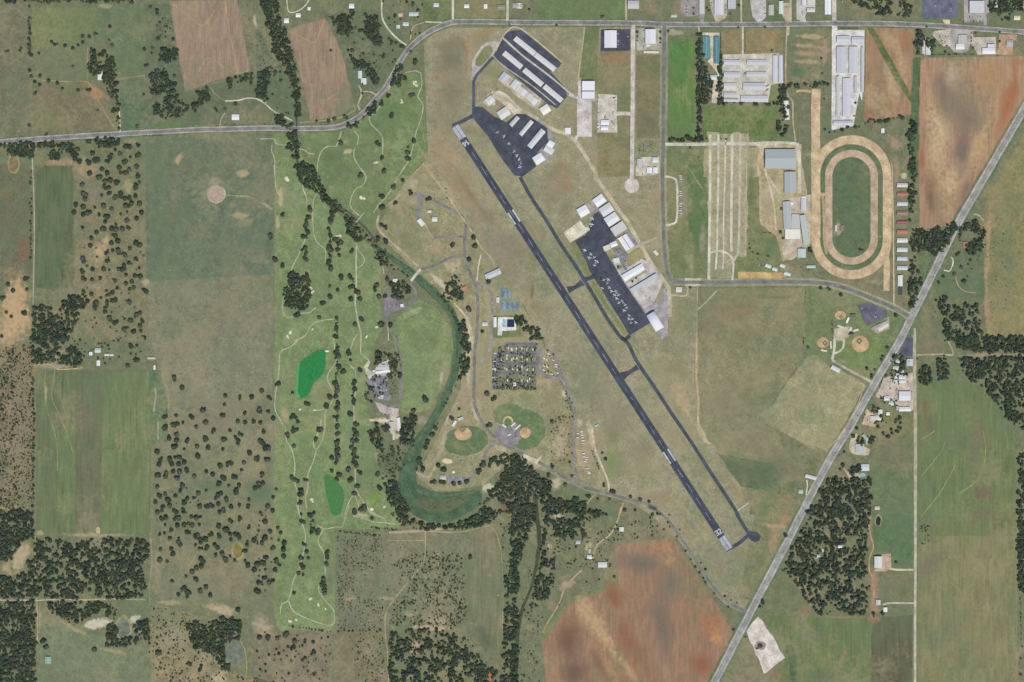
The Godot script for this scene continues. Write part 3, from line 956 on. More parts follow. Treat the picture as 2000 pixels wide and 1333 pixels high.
	stain([-195,-876], 50, 60, 10, [112,106,82], 0.6)
	stain([-179,-755], 40, 60, 0, [114,108,84], 0.6)
	stain([-211,-795], 34, 20, 30, [158,126,92], 0.6)
	stain([-134,-900], 10, 60, -20, [168,134,96], 0.7, 0.6)
	stain([-130,-819], 6, 50, 2, [168,136,98], 0.7, 0.6)
	stain([60,-961], 60, 16, 30, [110,112,82], 0.5)
	stain([-82,-791], 30, 26, 0, [158,140,104], 0.7)
	stain([-865,296], 150, 40, 0, [134,132,98], 0.5)
	stain([-885,445], 90, 40, 0, [94,112,82], 0.6)
	stain([-768,474], 50, 60, 0, [90,112,82], 0.6)
	for k in 26:
		# mowing lanes beside the runway
		var q: Array = [-186,-653,648,633]
		var u := rng.randf_range(0.0, 1.0)
		var off := rng.randf_range(20.0, 120.0) * (1.0 if rng.randf() < 0.55 else -1.0)
		stain([lerpf(q[0], q[2], u) + off * 0.84, lerpf(q[1], q[3], u) - off * 0.54], rng.randf_range(60, 170), rng.randf_range(3, 9), 57, [[158,146,116], [112,114,86], [150,130,102], [124,128,92]][k % 4], 0.5)

# ---------------------------------------------------------------- fields, pastures, water

func lay_ground() -> void:
	var all := PackedVector2Array([Vector2(-20000, -20000), Vector2(20000, -20000), Vector2(20000, 20000), Vector2(-20000, 20000)])
	var g := flat(all, 0.0)
	var o := MeshInstance3D.new()
	o.name = "ground"
	o.mesh = g
	o.material_override = grass(114, 112, 88)
	add_child(o, true)
	tag(o, "", "", "", "structure")
	# north-west
	sheet("pasture", [-1550,-1025,-1463,-1025,-1461,-864,-1459,-618,-1550,-612], grass(112, 108, 88), 0)
	sheet("pasture", [-1454,-1009,-1262,-1009,-1262,-936,-1300,-912,-1308,-900,-1389,-894,-1454,-880], grass(118, 120, 82), 0)
	sheet("pasture", [-1260,-1023,-1114,-1023,-1114,-807,-1193,-794,-1197,-840,-1228,-912,-1268,-932], grass(104, 116, 84), 0)
	sheet("field", [-1191,-789,-1113,-797,-1111,-648,-1179,-636], grass(86, 108, 80), 1)
	sheet("pasture", [-1453,-775,-1284,-782,-1203,-678,-1209,-636,-1449,-628], grass(116, 108, 84), 0)
	sheet("pasture", [-1111,-1021,-1038,-1021,-990,-751,-905,-775,-796,-815,-752,-727,-865,-658,-1111,-646], grass(98, 106, 82), 0)
	sheet("ploughed_field", [-1038,-1030,-833,-1033,-820,-973,-794,-822,-921,-781,-990,-755,-1014,-892], tilled(148, 126, 106), 1)
	sheet("ploughed_field", [-676,-945,-567,-979,-551,-946,-517,-878,-477,-713,-517,-686,-608,-664,-626,-743], tilled(148, 126, 104), 1)
	sheet("meadow", [-775,-940,-759,-936,-727,-860,-702,-844,-670,-775,-654,-670,-678,-674,-715,-711,-775,-743], grass(92, 106, 78), 0)
	sheet("meadow", [-569,-989,-477,-997,-400,-1009,-348,-961,-320,-896,-388,-775,-424,-755,-473,-715,-517,-880,-557,-965], grass(100, 108, 82), 0)
	sheet("meadow", [-271,-1033,-179,-1033,-179,-969,-271,-969], grass(98, 112, 74), 0)
	sheet("meadow", [-170,-1033,-17,-1033,-17,-973,-170,-973], grass(118, 116, 84), 0)
	sheet("meadow", [77,-1033,347,-1033,343,-973,77,-973], grass(104, 120, 78), 0)
	# west
	sheet("pasture", [-1550,-537,-1463,-537,-1455,-368,-1455,-190,-1550,-178], grass(106, 102, 82), 0)
	sheet("field", [-1444,-532,-1330,-532,-1326,-162,-1393,-152,-1444,-164], mown(94, 100, 74), 1)
	sheet("oak_pasture", [-1324,-537,-1113,-537,-1107,-150,-1103,-1,-1453,-1,-1373,-110,-1324,-154], grass(124, 116, 92), 0)
	sheet("field", [-1109,-610,-724,-630,-724,-497,-1109,-497], grass(104, 112, 88), 1)
	sheet("field", [-1109,-537,-722,-537,-722,-203,-889,-195,-1107,-180], grass(101, 111, 88), 1)
	sheet("field", [-1105,-179,-889,-193,-724,-202,-724,-1,-1101,-1], grass(122, 119, 96), 1)
	sheet("field", [-1099,-10,-732,-10,-724,183,-1040,187,-1054,135,-1074,66], grass(126, 122, 100), 1)
	sheet("field", [-1442,90,-1097,88,-1095,312,-1095,526,-1442,526], mown(104, 110, 82), 1)
	sheet("field", [-1324,89,-1244,89,-1244,526,-1320,526], mown(106, 105, 82), 2, 2.0)
	sheet("field", [-1240,95,-1101,93,-1097,272,-1101,526,-1244,526], mown(112, 119, 84), 2, 2.0)
	sheet("field", [-1377,272,-1324,248,-1324,526,-1379,526], mown(106, 116, 82), 2, 2.0)
	sheet("field", [-1097,91,-1068,87,-1044,175,-1044,304,-1095,312], grass(92, 112, 82), 2, 2.0)
	sheet("field", [-1442,485,-1097,485,-1102,583,-1252,582,-1442,579], mown(106, 112, 80), 1)
	sheet("field", [-1324,481,-1248,481,-1250,582,-1322,582], mown(106, 106, 84), 2, 2.0)
	sheet("field", [-1240,481,-1099,481,-1103,579,-1244,581], mown(106, 116, 82), 2, 2.0)
	sheet("oak_pasture", [-1040,189,-724,185,-720,526,-1095,526,-1093,324], grass(124, 119, 96), 0)
	sheet("oak_pasture", [-1095,485,-720,485,-720,811,-792,839,-889,839,-1095,791], grass(122, 117, 93), 0)
	sheet("pasture", [-1439,839,-1373,847,-1308,880,-1099,928,-1099,1033,-1441,1033], grass(116, 122, 92), 1)
	sheet("scrubland", [-1095,795,-889,843,-954,859,-946,924,-865,996,-724,1033,-1095,1033], grass(134, 122, 96), 0)
	sheet("scrubland", [-1550,14,-1445,14,-1444,510,-1550,514], grass(128, 114, 92), 0)
	# golf course
	sheet("golf_course", [-775,-633,-648,-627,-620,-522,-581,-456,-558,-413,-480,-343,-426,-286,-395,-227,-400,-103,-388,-41,-434,36,-440,114,-440,207,-414,284,-400,331,-388,408,-349,494,-326,551,-356,571,-535,571,-535,850,-550,884,-713,867,-722,796,-719,-41,-719,-622], grass(119, 134, 88), 1)
	sheet("golf_course", [-333,-807,-276,-813,-267,-723,-257,-560,-310,-498,-353,-439,-395,-413,-406,-351,-428,-320,-465,-348,-542,-419,-581,-466,-620,-568,-636,-642,-519,-646,-431,-680,-391,-731,-360,-777], grass(112, 127, 82), 1)
	sheet("park_lawn", [-369,-41,-310,-119,-279,-126,-232,-103,-186,-41,-166,2,-178,52,-214,145,-248,207,-310,226,-344,207,-341,83,-360,-10], grass(122, 136, 90), 1)
	sheet("park_ground", [-259,-546,-310,-498,-372,-413,-403,-351,-372,-289,-287,-212,-232,-150,-170,-88,-147,-10,-155,145,-232,300,-287,408,-232,455,-93,439,0,362,279,455,310,463,194,269,163,160,93,2,0,-165,-78,-250,-147,-398,-202,-491], grass(148, 136, 108), 0)
	# airport and the east pasture
	sheet("airfield_grass", [-268,-901,-232,-937,-186,-949,349,-952,460,-940,460,-196,512,-162,561,-162,567,160,628,346,728,439,775,563,845,579,722,811,682,805,612,749,499,594,406,517,310,463,248,401,202,269,170,160,116,52,96,2,46,-88,0,-165,-78,-250,-147,-398,-202,-491,-254,-549], grass(147, 136, 112), 0)
	sheet("pasture", [564,-159,884,-162,891,-26,880,52,783,191,822,331,790,370,628,346,570,160], grass(130, 123, 95), 0)
	sheet("pasture", [564,14,725,216,806,361,774,377,621,337,564,248], grass(134, 128, 100), 1)
	sheet("field", [621,340,800,373,826,389,822,417,774,453,693,441], grass(96, 106, 76), 1)
	sheet("pasture", [693,443,774,455,758,526,705,486], grass(124, 118, 92), 1)
	sheet("field", [905,42,954,71,1066,127,1054,167,970,320,946,328,825,280,756,232,792,191,837,123], grass(152, 143, 112), 1, 3.0, true)
	sheet("ball_ground", [889,-170,970,-168,1087,-118,1187,-70,1163,-1,887,-1], grass(112, 122, 82), 0)
	sheet("ball_ground", [885,-10,1179,-10,1091,127,970,58,893,38], grass(116, 128, 84), 0)
	sheet("meadow", [744,365,970,337,877,526,720,526], grass(106, 112, 78), 0)
	sheet("meadow", [744,481,905,481,825,618,744,787,688,779], grass(126, 120, 90), 0)
	# middle north
	sheet("field", [476,-915,553,-916,554,-618,472,-619], mown(96, 120, 66), 1)
	sheet("field", [482,-912,524,-912,524,-783,480,-832], grass(80, 122, 66), 2, 5.0)
	sheet("orchard_lawn", [580,-711,802,-715,810,-610,578,-610], grass(98, 116, 66), 1)
	sheet("vacant_lot", [264,-878,359,-878,359,-497,258,-497,258,-751], grass(126, 116, 86), 1)
	sheet("vacant_lot", [377,-866,448,-868,448,-614,375,-614], grass(122, 110, 84), 1)
	sheet("meadow", [220,-954,264,-954,258,-755,202,-799], grass(104, 116, 76), 1)
	sheet("vacant_lot", [635,-950,697,-950,697,-868,637,-868], grass(132, 118, 86), 1)
	sheet("vacant_lot", [706,-950,820,-950,820,-872,706,-872], grass(134, 120, 86), 1)
	sheet("vacant_lot", [833,-954,964,-954,964,-775,833,-775], grass(116, 112, 88), 1)
	sheet("show_ground", [463,-630,750,-630,750,-537,826,-537,826,-190,484,-190,463,-336], grass(118, 118, 84), 0)
	sheet("meadow", [532,-537,588,-537,596,-319,564,-271,528,-376], grass(92, 112, 70), 1, 3.0)
	sheet("sandy_yard", [580,-586,746,-586,742,-497,580,-497], grass(160, 146, 118), 1, 3.0)
	sheet("sandy_yard", [596,-630,719,-630,711,-255,673,-247,661,-190,594,-190], grass(164, 151, 124), 1, 4.0)
	sheet("sandy_yard", [740,-596,877,-596,877,-497,736,-497], paved(190, 172, 140), 1, 2.0)
	sheet("sandy_yard", [748,-541,877,-541,905,-392,903,-287,821,-239,800,-319,752,-356], grass(172, 152, 120), 1, 2.0)
	sheet("ploughed_field", [1074,-948,1220,-949,1213,-856,1207,-686,1147,-676,1068,-668,1072,-832], tilled(156, 124, 94), 1)
	sheet("grass_strip", [1074,-950,1095,-950,1211,-743,1209,-721,1159,-791,1087,-928], grass(84, 100, 58), 2, 0.8)
	sheet("ploughed_field", [1235,-847,1252,-858,1566,-863,1566,-739,1488,-618,1403,-491,1345,-354,1286,-343,1235,-339,1234,-568], tilled(164, 132, 104), 1)
	sheet("grass_strip", [1216,-860,1238,-860,1232,-670,1230,-497,1199,-497,1207,-646], grass(78, 100, 66), 1)
	sheet("pasture", [1418,-367,1442,-436,1566,-653,1566,-10,1434,-18,1432,-227], grass(132, 122, 86), 1)
	sheet("meadow", [1353,-275,1431,-279,1433,-150,1425,-118,1292,-134,1280,-162,1308,-231], grass(98, 110, 80), 1, 2.0)
	sheet("meadow", [1226,-271,1296,-259,1256,-182,1228,-162], grass(92, 110, 78), 1, 2.0)
	sheet("field", [1232,131,1373,119,1437,151,1506,248,1526,296,1526,526,1230,526], mown(108, 116, 80), 1, 2.0)
	sheet("meadow", [1099,220,1213,222,1213,292,1107,292,1091,264], grass(116, 114, 80), 1)
	sheet("meadow", [1091,294,1213,294,1213,393,1089,393], grass(114, 112, 84), 1)
	sheet("field", [1091,395,1213,395,1213,526,1091,526], grass(102, 116, 80), 1)
	sheet("field", [1091,481,1216,481,1216,680,1153,682,1147,638,1099,638,1091,577], grass(90, 112, 76), 1)
	sheet("field", [1230,481,1530,481,1530,586,1268,587,1244,549], mown(114, 114, 80), 1, 2.0)
	sheet("field", [1230,626,1268,590,1530,589,1532,1033,1228,1033], mown(128, 122, 90), 1)
	sheet("vacant_lot", [1127,704,1213,702,1213,785,1127,787], grass(122, 112, 86), 1)
	sheet("meadow", [808,702,877,759,925,831,813,831,744,815], grass(110, 114, 82), 1)
	sheet("field", [921,835,1085,832,1089,1033,808,1033,768,831], mown(104, 114, 78), 1)
	sheet("field", [1095,843,1131,835,1213,831,1213,1033,1089,1033,1087,900], mown(96, 92, 72), 1)
	sheet("grass_strip", [827,932,845,920,861,960,863,1033,845,1033,841,980], grass(74, 98, 68), 2, 1.5, true)
	# south
	sheet("ploughed_field", [312,622,329,616,484,594,519,644,620,796,671,886,666,908,601,1044,102,1044,93,912,112,866,174,793,267,757,324,731,315,656], tilled(148, 116, 92), 1)
	sheet("grass_verge", [177,779,322,735,326,739,274,759,173,795,113,884,93,912,87,900,105,868], grass(116, 126, 80), 2, 1.0)
	sheet("scrubland", [-533,581,-114,573,-130,674,-146,859,-231,872,-533,872], grass(120, 116, 94), 0)
	sheet("hay_meadow", [-114,569,-66,557,-50,577,-38,602,-27,859,-38,940,-66,940,-110,819,-142,775,-130,666], mown(124, 117, 94), 1, 1.5)
	sheet("pasture", [-533,880,-384,880,-378,1033,-535,1033], grass(122, 112, 88), 0)
	sheet("oak_pasture", [-783,851,-719,859,-698,861,-545,884,-545,1033,-783,1033], grass(124, 112, 94), 0)
	sheet("caliche_pad", [744,837,762,851,790,900,826,960,762,1009,748,968,709,880,725,859], paved(206, 198, 184), 2, 2.0)
	stain_on_pad()
	# water
	var river := cover("river_water", tone(84, 108, 80, 1.16), tarmac, 240.0, 0.12, false)
	ribbon("river", [-426,-295,-372,-258,-310,-212,-264,-170,-214,-122,-178,-72,-164,-10,-167,60,-183,122,-214,191,-248,253,-284,312,-305,362,-315,408,-310,455], 20, river, 3, 1.4, true, [10, 14, 18, 23, 25, 25, 24, 23, 22, 22, 24, 25, 31, 44, 50, 50])
	sheet("river", [-293,381,-291,416,-276,439,-217,458,-116,452,-91,464,-96,494,-136,522,-186,545,-240,551,-287,532,-318,509,-336,470,-343,424,-336,385,-322,359], river, 4, 1.2, true)
	sheet("river_island", [-284,474,-214,480,-133,466,-161,501,-220,522,-270,506], grass(88, 96, 70), 5, 1.2, true)
	var creek := cover("creek_water", tone(82, 86, 66, 1.12), tarmac, 240.0, 0.2, false)
	ribbon("river_bank", [-426,-295,-372,-258,-310,-212,-264,-170,-214,-122,-178,-72,-164,-10,-167,60,-183,122,-214,191,-248,253,-284,312,-305,362,-315,408], 40, grass(112, 114, 80), 2, 4.0, true, [20, 24, 28, 32, 34, 34, 33, 32, 30, 30, 32, 34, 42, 56])
	ribbon("river_shallows", [-310,-207,-264,-164,-219,-119,-186,-69,-174,-10,-177,60,-192,122,-222,191,-256,253,-291,312,-313,362], 7, cover("shallow_water", tone(96, 116, 86, 1.16), tarmac, 90.0, 0.15, false), 4, 2.5)
	sheet("river_shallows", [-295,433,-279,449,-251,462,-203,464,-130,453,-114,449,-110,457,-130,465,-203,472,-255,469,-285,459], cover("shallow_water", tone(96, 116, 86, 1.16), tarmac, 90.0, 0.15, false), 5, 1.0, true)
	ribbon("pond_shallows", [-645,64,-649,87,-650,123,-652,159,-642,172], 7, cover("pale_duckweed", tone(88, 160, 92, 1.2), grain, 60.0, 0.5, false), 5, 1.0)
	disc("pond_shallows", [-611,106][0], [-611,106][1], 7, 10, cover("dark_duckweed", tone(40, 116, 62, 1.2), grain, 60.0, 0.5, false), 5, 1.5)
	ribbon("creek", [67,455,74,517,82,594,78,656,62,734,34,804,19,873,9,1044], 12, creek, 3, 1.5, true, [10, 13, 13, 10, 8, 12, 12, 14])
	ribbon("creek", [-763,-1033,-739,-985,-723,-920,-678,-840,-658,-751,-652,-670,-654,-590,-646,-497], 6, creek, 3, 1.5)
	ribbon("creek", [-598,-456,-549,-420,-493,-388,-432,-328,-412,-299], 8, cover("creek_mud", tone(88, 92, 78, 1.12), tarmac, 200.0, 0.4, false), 3, 1.5)
	sheet("algae_pond", [-590,28,-567,28,-565,58,-571,99,-598,123,-610,151,-622,167,-646,175,-654,159,-653,123,-652,79,-642,62,-614,42], cover("duckweed", tone(44, 130, 68, 1.2), grain, 90.0, 0.5, false), 4, 0.8, true)
	sheet("algae_pond", [-567,407,-549,405,-533,425,-517,441,-507,465,-511,490,-521,526,-545,526,-557,490,-565,449], cover("pondweed", tone(72, 126, 66, 1.2), grain, 90.0, 0.5, false), 4, 0.8, true)
	sheet("pond_bank", [-594,26,-563,25,-561,62,-569,103,-596,129,-608,155,-621,173,-649,179,-658,159,-657,119,-656,77,-644,58,-616,38], grass(120, 128, 84), 3, 1.0, true)
	sheet("putting_green", [-434,486,-420,465,-404,455,-400,465,-412,486,-432,496], grass(112, 142, 56), 4, 0.4, true)
	for p in [[[-1510,-535], 14.0, 22.0, 140, 124, 84], [[-831,636], 14.0, 22.0, 136, 128, 70], [[-1177,870], 19.0, 30.0, 118, 128, 108], [[-1127,864], 15.0, 15.0, 82, 92, 74], [[1109,545], 8.0, 14.0, 36, 46, 40]]:
		disc("pond_bank", p[0][0], p[0][1], p[1] * 1.35, p[2] * 1.3, grass(150, 138, 108), 3, 1.5)
		disc("pond", p[0][0], p[0][1], p[1], p[2], cover("pond_%d" % p[3], tone(p[3], p[4], p[5], 1.12), tarmac, 120.0, 0.3, false), 4, 1.2)
	sheet("pond", [-865,924,-849,908,-825,916,-813,944,-815,968,-837,980,-861,972,-871,948], cover("pond_118", tone(118, 128, 108, 1.12), tarmac, 120.0, 0.3, false), 4, 1.0, true)
	disc("dirt_patch", [-896,-445][0], [-896,-445][1], 29, 28, grass(196, 186, 152), 3, 0.8)
	disc("dirt_patch", [-897,-445][0], [-897,-445][1], 25.5, 24.5, cover("bare_clay", tone(170, 152, 134, 1.3), grain, 200.0, 1.0, false), 4, 0.6)
	disc("dirt_patch", [-1254,573][0], [-1254,573][1], 7, 10, grass(184, 166, 132), 3, 0.6)

func stain_on_pad() -> void:
	disc("burn_scar", [752,922][0], [752,922][1], 17, 15, paved(150, 138, 126), 3, 3.0)
	disc("burn_scar", [752,922][0], [752,922][1], 8, 7, paved(74, 68, 62), 4, 1.0)
	disc("burn_scar", [744,931][0], [744,931][1], 5, 4, paved(86, 80, 74), 5, 1.0)

# ---------------------------------------------------------------- roads, runway, paths

func road(a: Array, width: float, mat: Material, verge: Material = null, extra := 6.0) -> void:
	if verge: ribbon("road_verge", a, width + extra, verge, 2, 1.6)
	ribbon("road", a, width, mat, 3)

func lay_roads() -> void:
	var aged := paved(146, 144, 138)
	var grey := paved(128, 126, 124)
	var dark := paved(114, 113, 113)
	var concrete := paved(196, 188, 176)
	var caliche := paved(184, 175, 146)
	var dust := paved(176, 160, 130)
	var cream := paved(198, 194, 172)
	var verge := grass(150, 142, 116)
	var greenish := grass(96, 112, 80)
	var black := paved(74, 79, 88)
	var runway_black := paved(73, 75, 87)
	# the east-west highway
	var top := [[-1574,-600,-1461,-610,-1348,-618,-1195,-627,-1066,-634,-954,-640,-865,-642,-784,-644], [-751,-645,-654,-644,-553,-646,-501,-658,-453,-689,-412,-735,-384,-767,-360,-807,-336,-852,-303,-896,-255,-934,-203,-959,-162,-967,-90,-967,-9,-966], [20,-965,363,-963,463,-959,645,-959,766,-959], [768,-959,970,-962,1147,-961,1268,-956,1389,-948,1582,-934]]
	var line := []
	for t in top: line.append_array(t)
	ribbon("road_verge", line, 25, greenish, 2, 1.5)
	ribbon("road_shoulder", line, 16.5, paved(166, 160, 146), 3, 0.5)
	ribbon("road", line, 9.5, grey, 4)
	# the diagonal highway in the east
	line = [1596,-785,1550,-701,1442,-514,1348,-351,1271,-196,1206,-64,1173,2,1107,114,1023,261,961,362,880,517,829,618,744,780,604,1052]
	ribbon("road_verge", line, 38, greenish, 2, 1.5)
	ribbon("road_shoulder", line, 23, paved(170, 167, 156), 3, 0.5)
	ribbon("road", line, 13, paved(148, 147, 143), 4)
	ribbon("road_marking", line, 0.35, paved(180, 172, 130), 5)
	# roads of the fairground and the airfield
	line = [1, 1]
	line = [462,-959,461,-872,459,-711,458,-590,455,-529,456,-497]
	line.append_array([456,-497,457,-416,460,-311,465,-247,472,-203,486,-183,508,-179,564,-178,685,-178])
	line.append_array([744,-179,865,-179,913,-178,970,-171,1026,-155,1087,-130,1147,-105,1203,-75])
	ribbon("road_verge", line, 24, verge, 2, 1.5)
	ribbon("road", line, 10.5, paved(118, 119, 117), 3)
	road([367,-961,366,-832,365,-670,363,-497], 12, concrete)
	road([364,-545,363,-513,363,-485], 12, concrete)
	disc("cul_de_sac", [363,-471][0], [363,-471][1], 22.5, 22.5, concrete, 3)
	line = [-62,-755,-17,-733,31,-695]
	line.append_array([56,-686,93,-660,125,-640,161,-628,189,-608,210,-582,234,-541,258,-501])
	line.append_array([250,-501,278,-461,314,-410,347,-366,385,-299,419,-239,451,-195,472,-166,477,-142,478,-74])
	ribbon("road", line, 11.5, caliche, 3, 0.8)
	road([165,-630,159,-644], 10, caliche)
	road([191,-604,197,-622], 8, concrete)
	road([387,-295,411,-301,439,-313], 8, caliche)
	road([387,-291,363,-279,341,-259], 9, caliche)
	road([220,-952,214,-900,206,-840,202,-803,199,-775], 4, dust)
	road([345,-1033,346,-969], 5, caliche)
	road([699,-954,699,-864], 5, concrete)
	road([564,-957,568,-936], 4, caliche)
	road([844,-1033,844,-965], 6, caliche)
	road([694,-1033,695,-967], 5, caliche)
	road([514,-1033,514,-967], 5, grey)
	road([976,-1033,976,-965], 13, concrete)
	road([837,-954,837,-926], 7, caliche)
	road([833,-954,829,-832,833,-751,850,-727,851,-670,859,-606], 4.5, dust)
	road([465,-596,564,-596,665,-598,802,-596], 10, cream)
	road([744,-600,804,-601,861,-599], 8, cream)
	road([865,-600,871,-549,870,-497], 9, cream)
	road([870,-537,872,-448], 9, cream)
	road([600,-626,600,-456,598,-319,596,-186], 8, cream)
	road([625,-626,625,-497,623,-396,621,-279,617,-217], 6, cream)
	road([647,-618,645,-497,641,-376,641,-271,638,-217], 4.5, cream)
	road([667,-626,666,-497,664,-336,665,-271], 7.5, cream)
	road([600,-267,629,-273,653,-265,665,-255,671,-231,667,-184], 6, cream)
	road([692,-626,690,-456,687,-295,681,-259,671,-243], 7, paved(186, 178, 160))
	road([710,-618,710,-456,707,-311,709,-259], 3, paved(176, 168, 140))
	road([756,-577,768,-513,784,-456,794,-404,800,-336], 5.5, paved(194, 184, 156))
	road([772,-505,792,-473,813,-444], 4.5, paved(194, 184, 156))
	road([751,-513,751,-416,753,-360,768,-348,796,-348], 3, paved(190, 174, 142))
	road([463,-499,490,-493,500,-473,500,-376,490,-356,467,-351], 6.5, cream)
	road([528,-533,548,-505,576,-461], 2, dust)
	road([524,-178,572,-178], 24, paved(196, 182, 158))
	road([482,-140,528,-138,531,-170], 5, caliche)
	road([564,-166,725,-166], 3, grass(146, 136, 106))
	road([562,-174,561,-94,559,-1], 3, paved(164, 148, 118))
	road([621,-154,592,-122,564,-96], 3.5, paved(186, 168, 134))
	road([559,-10,559,111,565,183,564,240,576,288,600,312], 6, paved(178, 162, 130), grass(150, 132, 100), 7.0)
	road([550,-10,549,111,547,240], 2, paved(166, 146, 116))
	road([681,516,717,490], 2.5, cream)
	# along the diagonal highway
	road([1220,-39,1222,-1], 6, caliche)
	road([1219,-18,1220,111,1222,272,1222,526], 8.5, paved(172, 166, 142), grass(132, 126, 94), 5.0)
	road([1222,489,1222,698,1221,859,1221,1037], 7, paved(184, 180, 158), grass(132, 124, 94), 4.0)
	road([970,58,1002,77,1042,99,1095,127], 7.5, paved(176, 166, 144))
	road([978,-18,976,26,970,56], 7, cream)
	road([1006,-14,1002,22,978,38], 6, cream)
	road([1066,133,1054,175,1026,232,994,284,970,312,954,324], 3, paved(170, 156, 122))
	road([893,421,895,441,891,465,901,469], 4, cream)
	road([1220,693,1167,693,1147,690,1127,688], 6, paved(198, 186, 158))
	road([1220,794,1139,794,1123,799], 5, paved(190, 184, 156))
	road([1089,521,1081,553,1087,589,1095,626,1083,658,1083,698,1095,722,1097,779], 4, paved(178, 146, 112))
	road([861,612,885,638,909,654,921,660,933,646,937,626], 3, paved(170, 156, 128))
	road([1238,298,1264,284,1280,272], 2.5, paved(172, 150, 116))
	for a in [[1240,409,1280,361,1304,328,1312,304], [1244,526,1296,461,1328,405,1344,373], [1357,461,1405,425,1429,377,1434,324,1427,272]]:
		ribbon("farm_track", a, 2.2, grass(158, 148, 104), 3, 0.8)
	ribbon("farm_track", [1244,630,1284,670,1324,726,1357,755], 1.6, grass(146, 134, 98), 3, 0.5)
	ribbon("farm_track", [1240,531,1268,497], 3, grass(170, 152, 108), 3, 0.5)
	road([1397,-384,1413,-382,1429,-364], 4, dust)
	road([1308,-215,1324,-211,1334,-227,1336,-247,1330,-255], 4, cream)
	road([1344,-195,1353,-166,1373,-150,1405,-146], 2.5, paved(172, 150, 114))
	road([1316,-10,1328,14,1336,42,1300,40,1228,42], 5, dust)
	# park roads
	line = [-295,-446,-251,-434,-211,-412,-170,-390,-146,-372,-139,-344,-143,-311,-144,-275,-136,-231,-120,-190,-108,-154,-103,-114,-105,-53,-108,-1]
	line.append_array([-112,14,-114,91,-115,171,-110,204,-94,240,-70,272,-33,306,11,332])
	line.append_array([24,337,81,367,133,397,173,421,226,445,282,459,343,476,403,492,439,510])
	line.append_array([411,500,439,515,463,533,484,557,502,583,536,634,572,690,604,737,629,767,653,791,681,806,711,819])
	ribbon("road_verge", line, 17, grass(152, 140, 114), 2, 1.5)
	ribbon("road", line, 9.5, paved(126, 124, 117), 3)
	line = [-146,-259,-191,-251,-235,-229,-275,-217,-293,-199,-306,-178,-293,-154,-293,-130,-312,-106,-348,-96,-372,-88,-382,-70,-372,-41,-356,-17]
	line.append_array([-350,-14,-340,38,-336,87,-337,159,-348,191,-372,196,-392,187])
	ribbon("road", line, 8, paved(126, 124, 119), 3)
	ribbon("bridge_deck", [-277,-217,-293,-199,-306,-182], 8.5, cream, 4)
	road([-281,-450,-279,-416,-283,-392,-285,-368], 14, paved(136, 132, 128))
	road([-239,-313,-195,-317,-146,-317], 6.5, grey)
	road([-265,-356,-251,-328,-239,-313], 4, dust)
	road([-114,-172,-90,-172,-66,-150,-60,-118,-62,-1], 8, paved(140, 136, 130))
	road([-62,-18,-66,14,-74,42,-98,66], 7, paved(150, 146, 138))
	road([-267,-533,-235,-493,-195,-440,-158,-384,-130,-344,-90,-279,-66,-255,-50,-223], 5, paved(176, 160, 128), grass(150, 138, 106), 5.0)
	road([-267,-539,-291,-513,-320,-485], 4, paved(176, 154, 122))
	road([-94,-263,-102,-223,-106,-182], 3.5, cream)
	road([-404,-380,-408,-348,-388,-319,-356,-291,-320,-259,-287,-227], 7, paved(172, 158, 128))
	road([-320,-461,-352,-432,-388,-404], 5, paved(160, 148, 122))
	road([-175,-114,-146,-82,-130,-49,-120,-5], 5, paved(196, 182, 152))
	road([-116,179,-162,187,-187,216,-199,248,-207,296,-223,345,-235,385,-255,413,-291,397], 6, paved(168, 152, 128))
	road([-50,300,-78,337,-94,373,-122,413,-142,421], 7, grey)
	road([153,99,133,111,89,99,85,26], 8, grey)
	road([113,18,133,62,153,111,169,151,185,195,193,232,189,272,187,353,193,393,210,429], 8, paved(138, 134, 130))
	road([242,264,246,304,258,345,278,393,292,429,293,457], 6, paved(198, 184, 158))
	road([254,465,238,478,218,510], 3, dust)
	road([337,490,326,526], 4, paved(180, 158, 124))
	road([330,505,318,549,298,585,258,618,246,650,242,666], 4.5, paved(184, 164, 132))
	road([212,694,177,726,157,755,141,799,109,851,93,884], 4, paved(172, 152, 118))
	road([-432,240,-400,240,-364,248,-358,300], 7, paved(198, 184, 158))
	# lanes in the north and west
	road([-775,-734,-751,-721,-723,-697,-694,-682,-666,-668], 3.5, cream)
	road([-869,-727,-829,-729,-800,-736,-768,-732,-744,-721], 4, cream)
	road([-915,-771,-897,-747,-865,-725], 2, grass(160, 154, 120))
	road([-885,-652,-881,-674,-869,-691], 3.5, dust)
	road([-394,-1033,-394,-985,-380,-952,-352,-920,-320,-896], 5, cream)
	road([-682,-1033,-676,-997,-646,-1001,-622,-1021,-614,-1037], 3, cream)
	road([-179,-1033,-179,-969], 7, cream)
	road([-13,-1033,-14,-971], 7, cream)
	road([-263,-967,-211,-965], 4, cream)
	road([-461,-699,-467,-715,-455,-751,-465,-775], 5, paved(182, 164, 134))
	road([-453,-755,-428,-755,-410,-743], 4, dust)
	road([-308,-888,-332,-852,-356,-807,-368,-775,-378,-751], 4, dust)
	ribbon("road", [-308,-912,-299,-952,-267,-965], 3, dust, 3, 0.5)
	ribbon("farm_track", [-642,-662,-565,-668,-517,-678,-475,-701,-479,-715], 3.5, grass(166, 152, 122), 3, 0.6)
	road([-1187,-634,-1189,-686,-1199,-735,-1216,-767,-1232,-783], 3.5, cream)
	ribbon("farm_track", [-1286,-896,-1286,-840,-1286,-791], 3, grass(166, 138, 104), 3, 0.8)
	ribbon("farm_track", [-1425,-791,-1357,-786,-1292,-786,-1272,-767,-1252,-727,-1228,-682,-1199,-642], 2.4, grass(166, 142, 108), 3, 0.8)
	ribbon("farm_track", [-1193,-791,-1167,-797,-1113,-805], 2.5, grass(164, 142, 100), 3, 0.8)
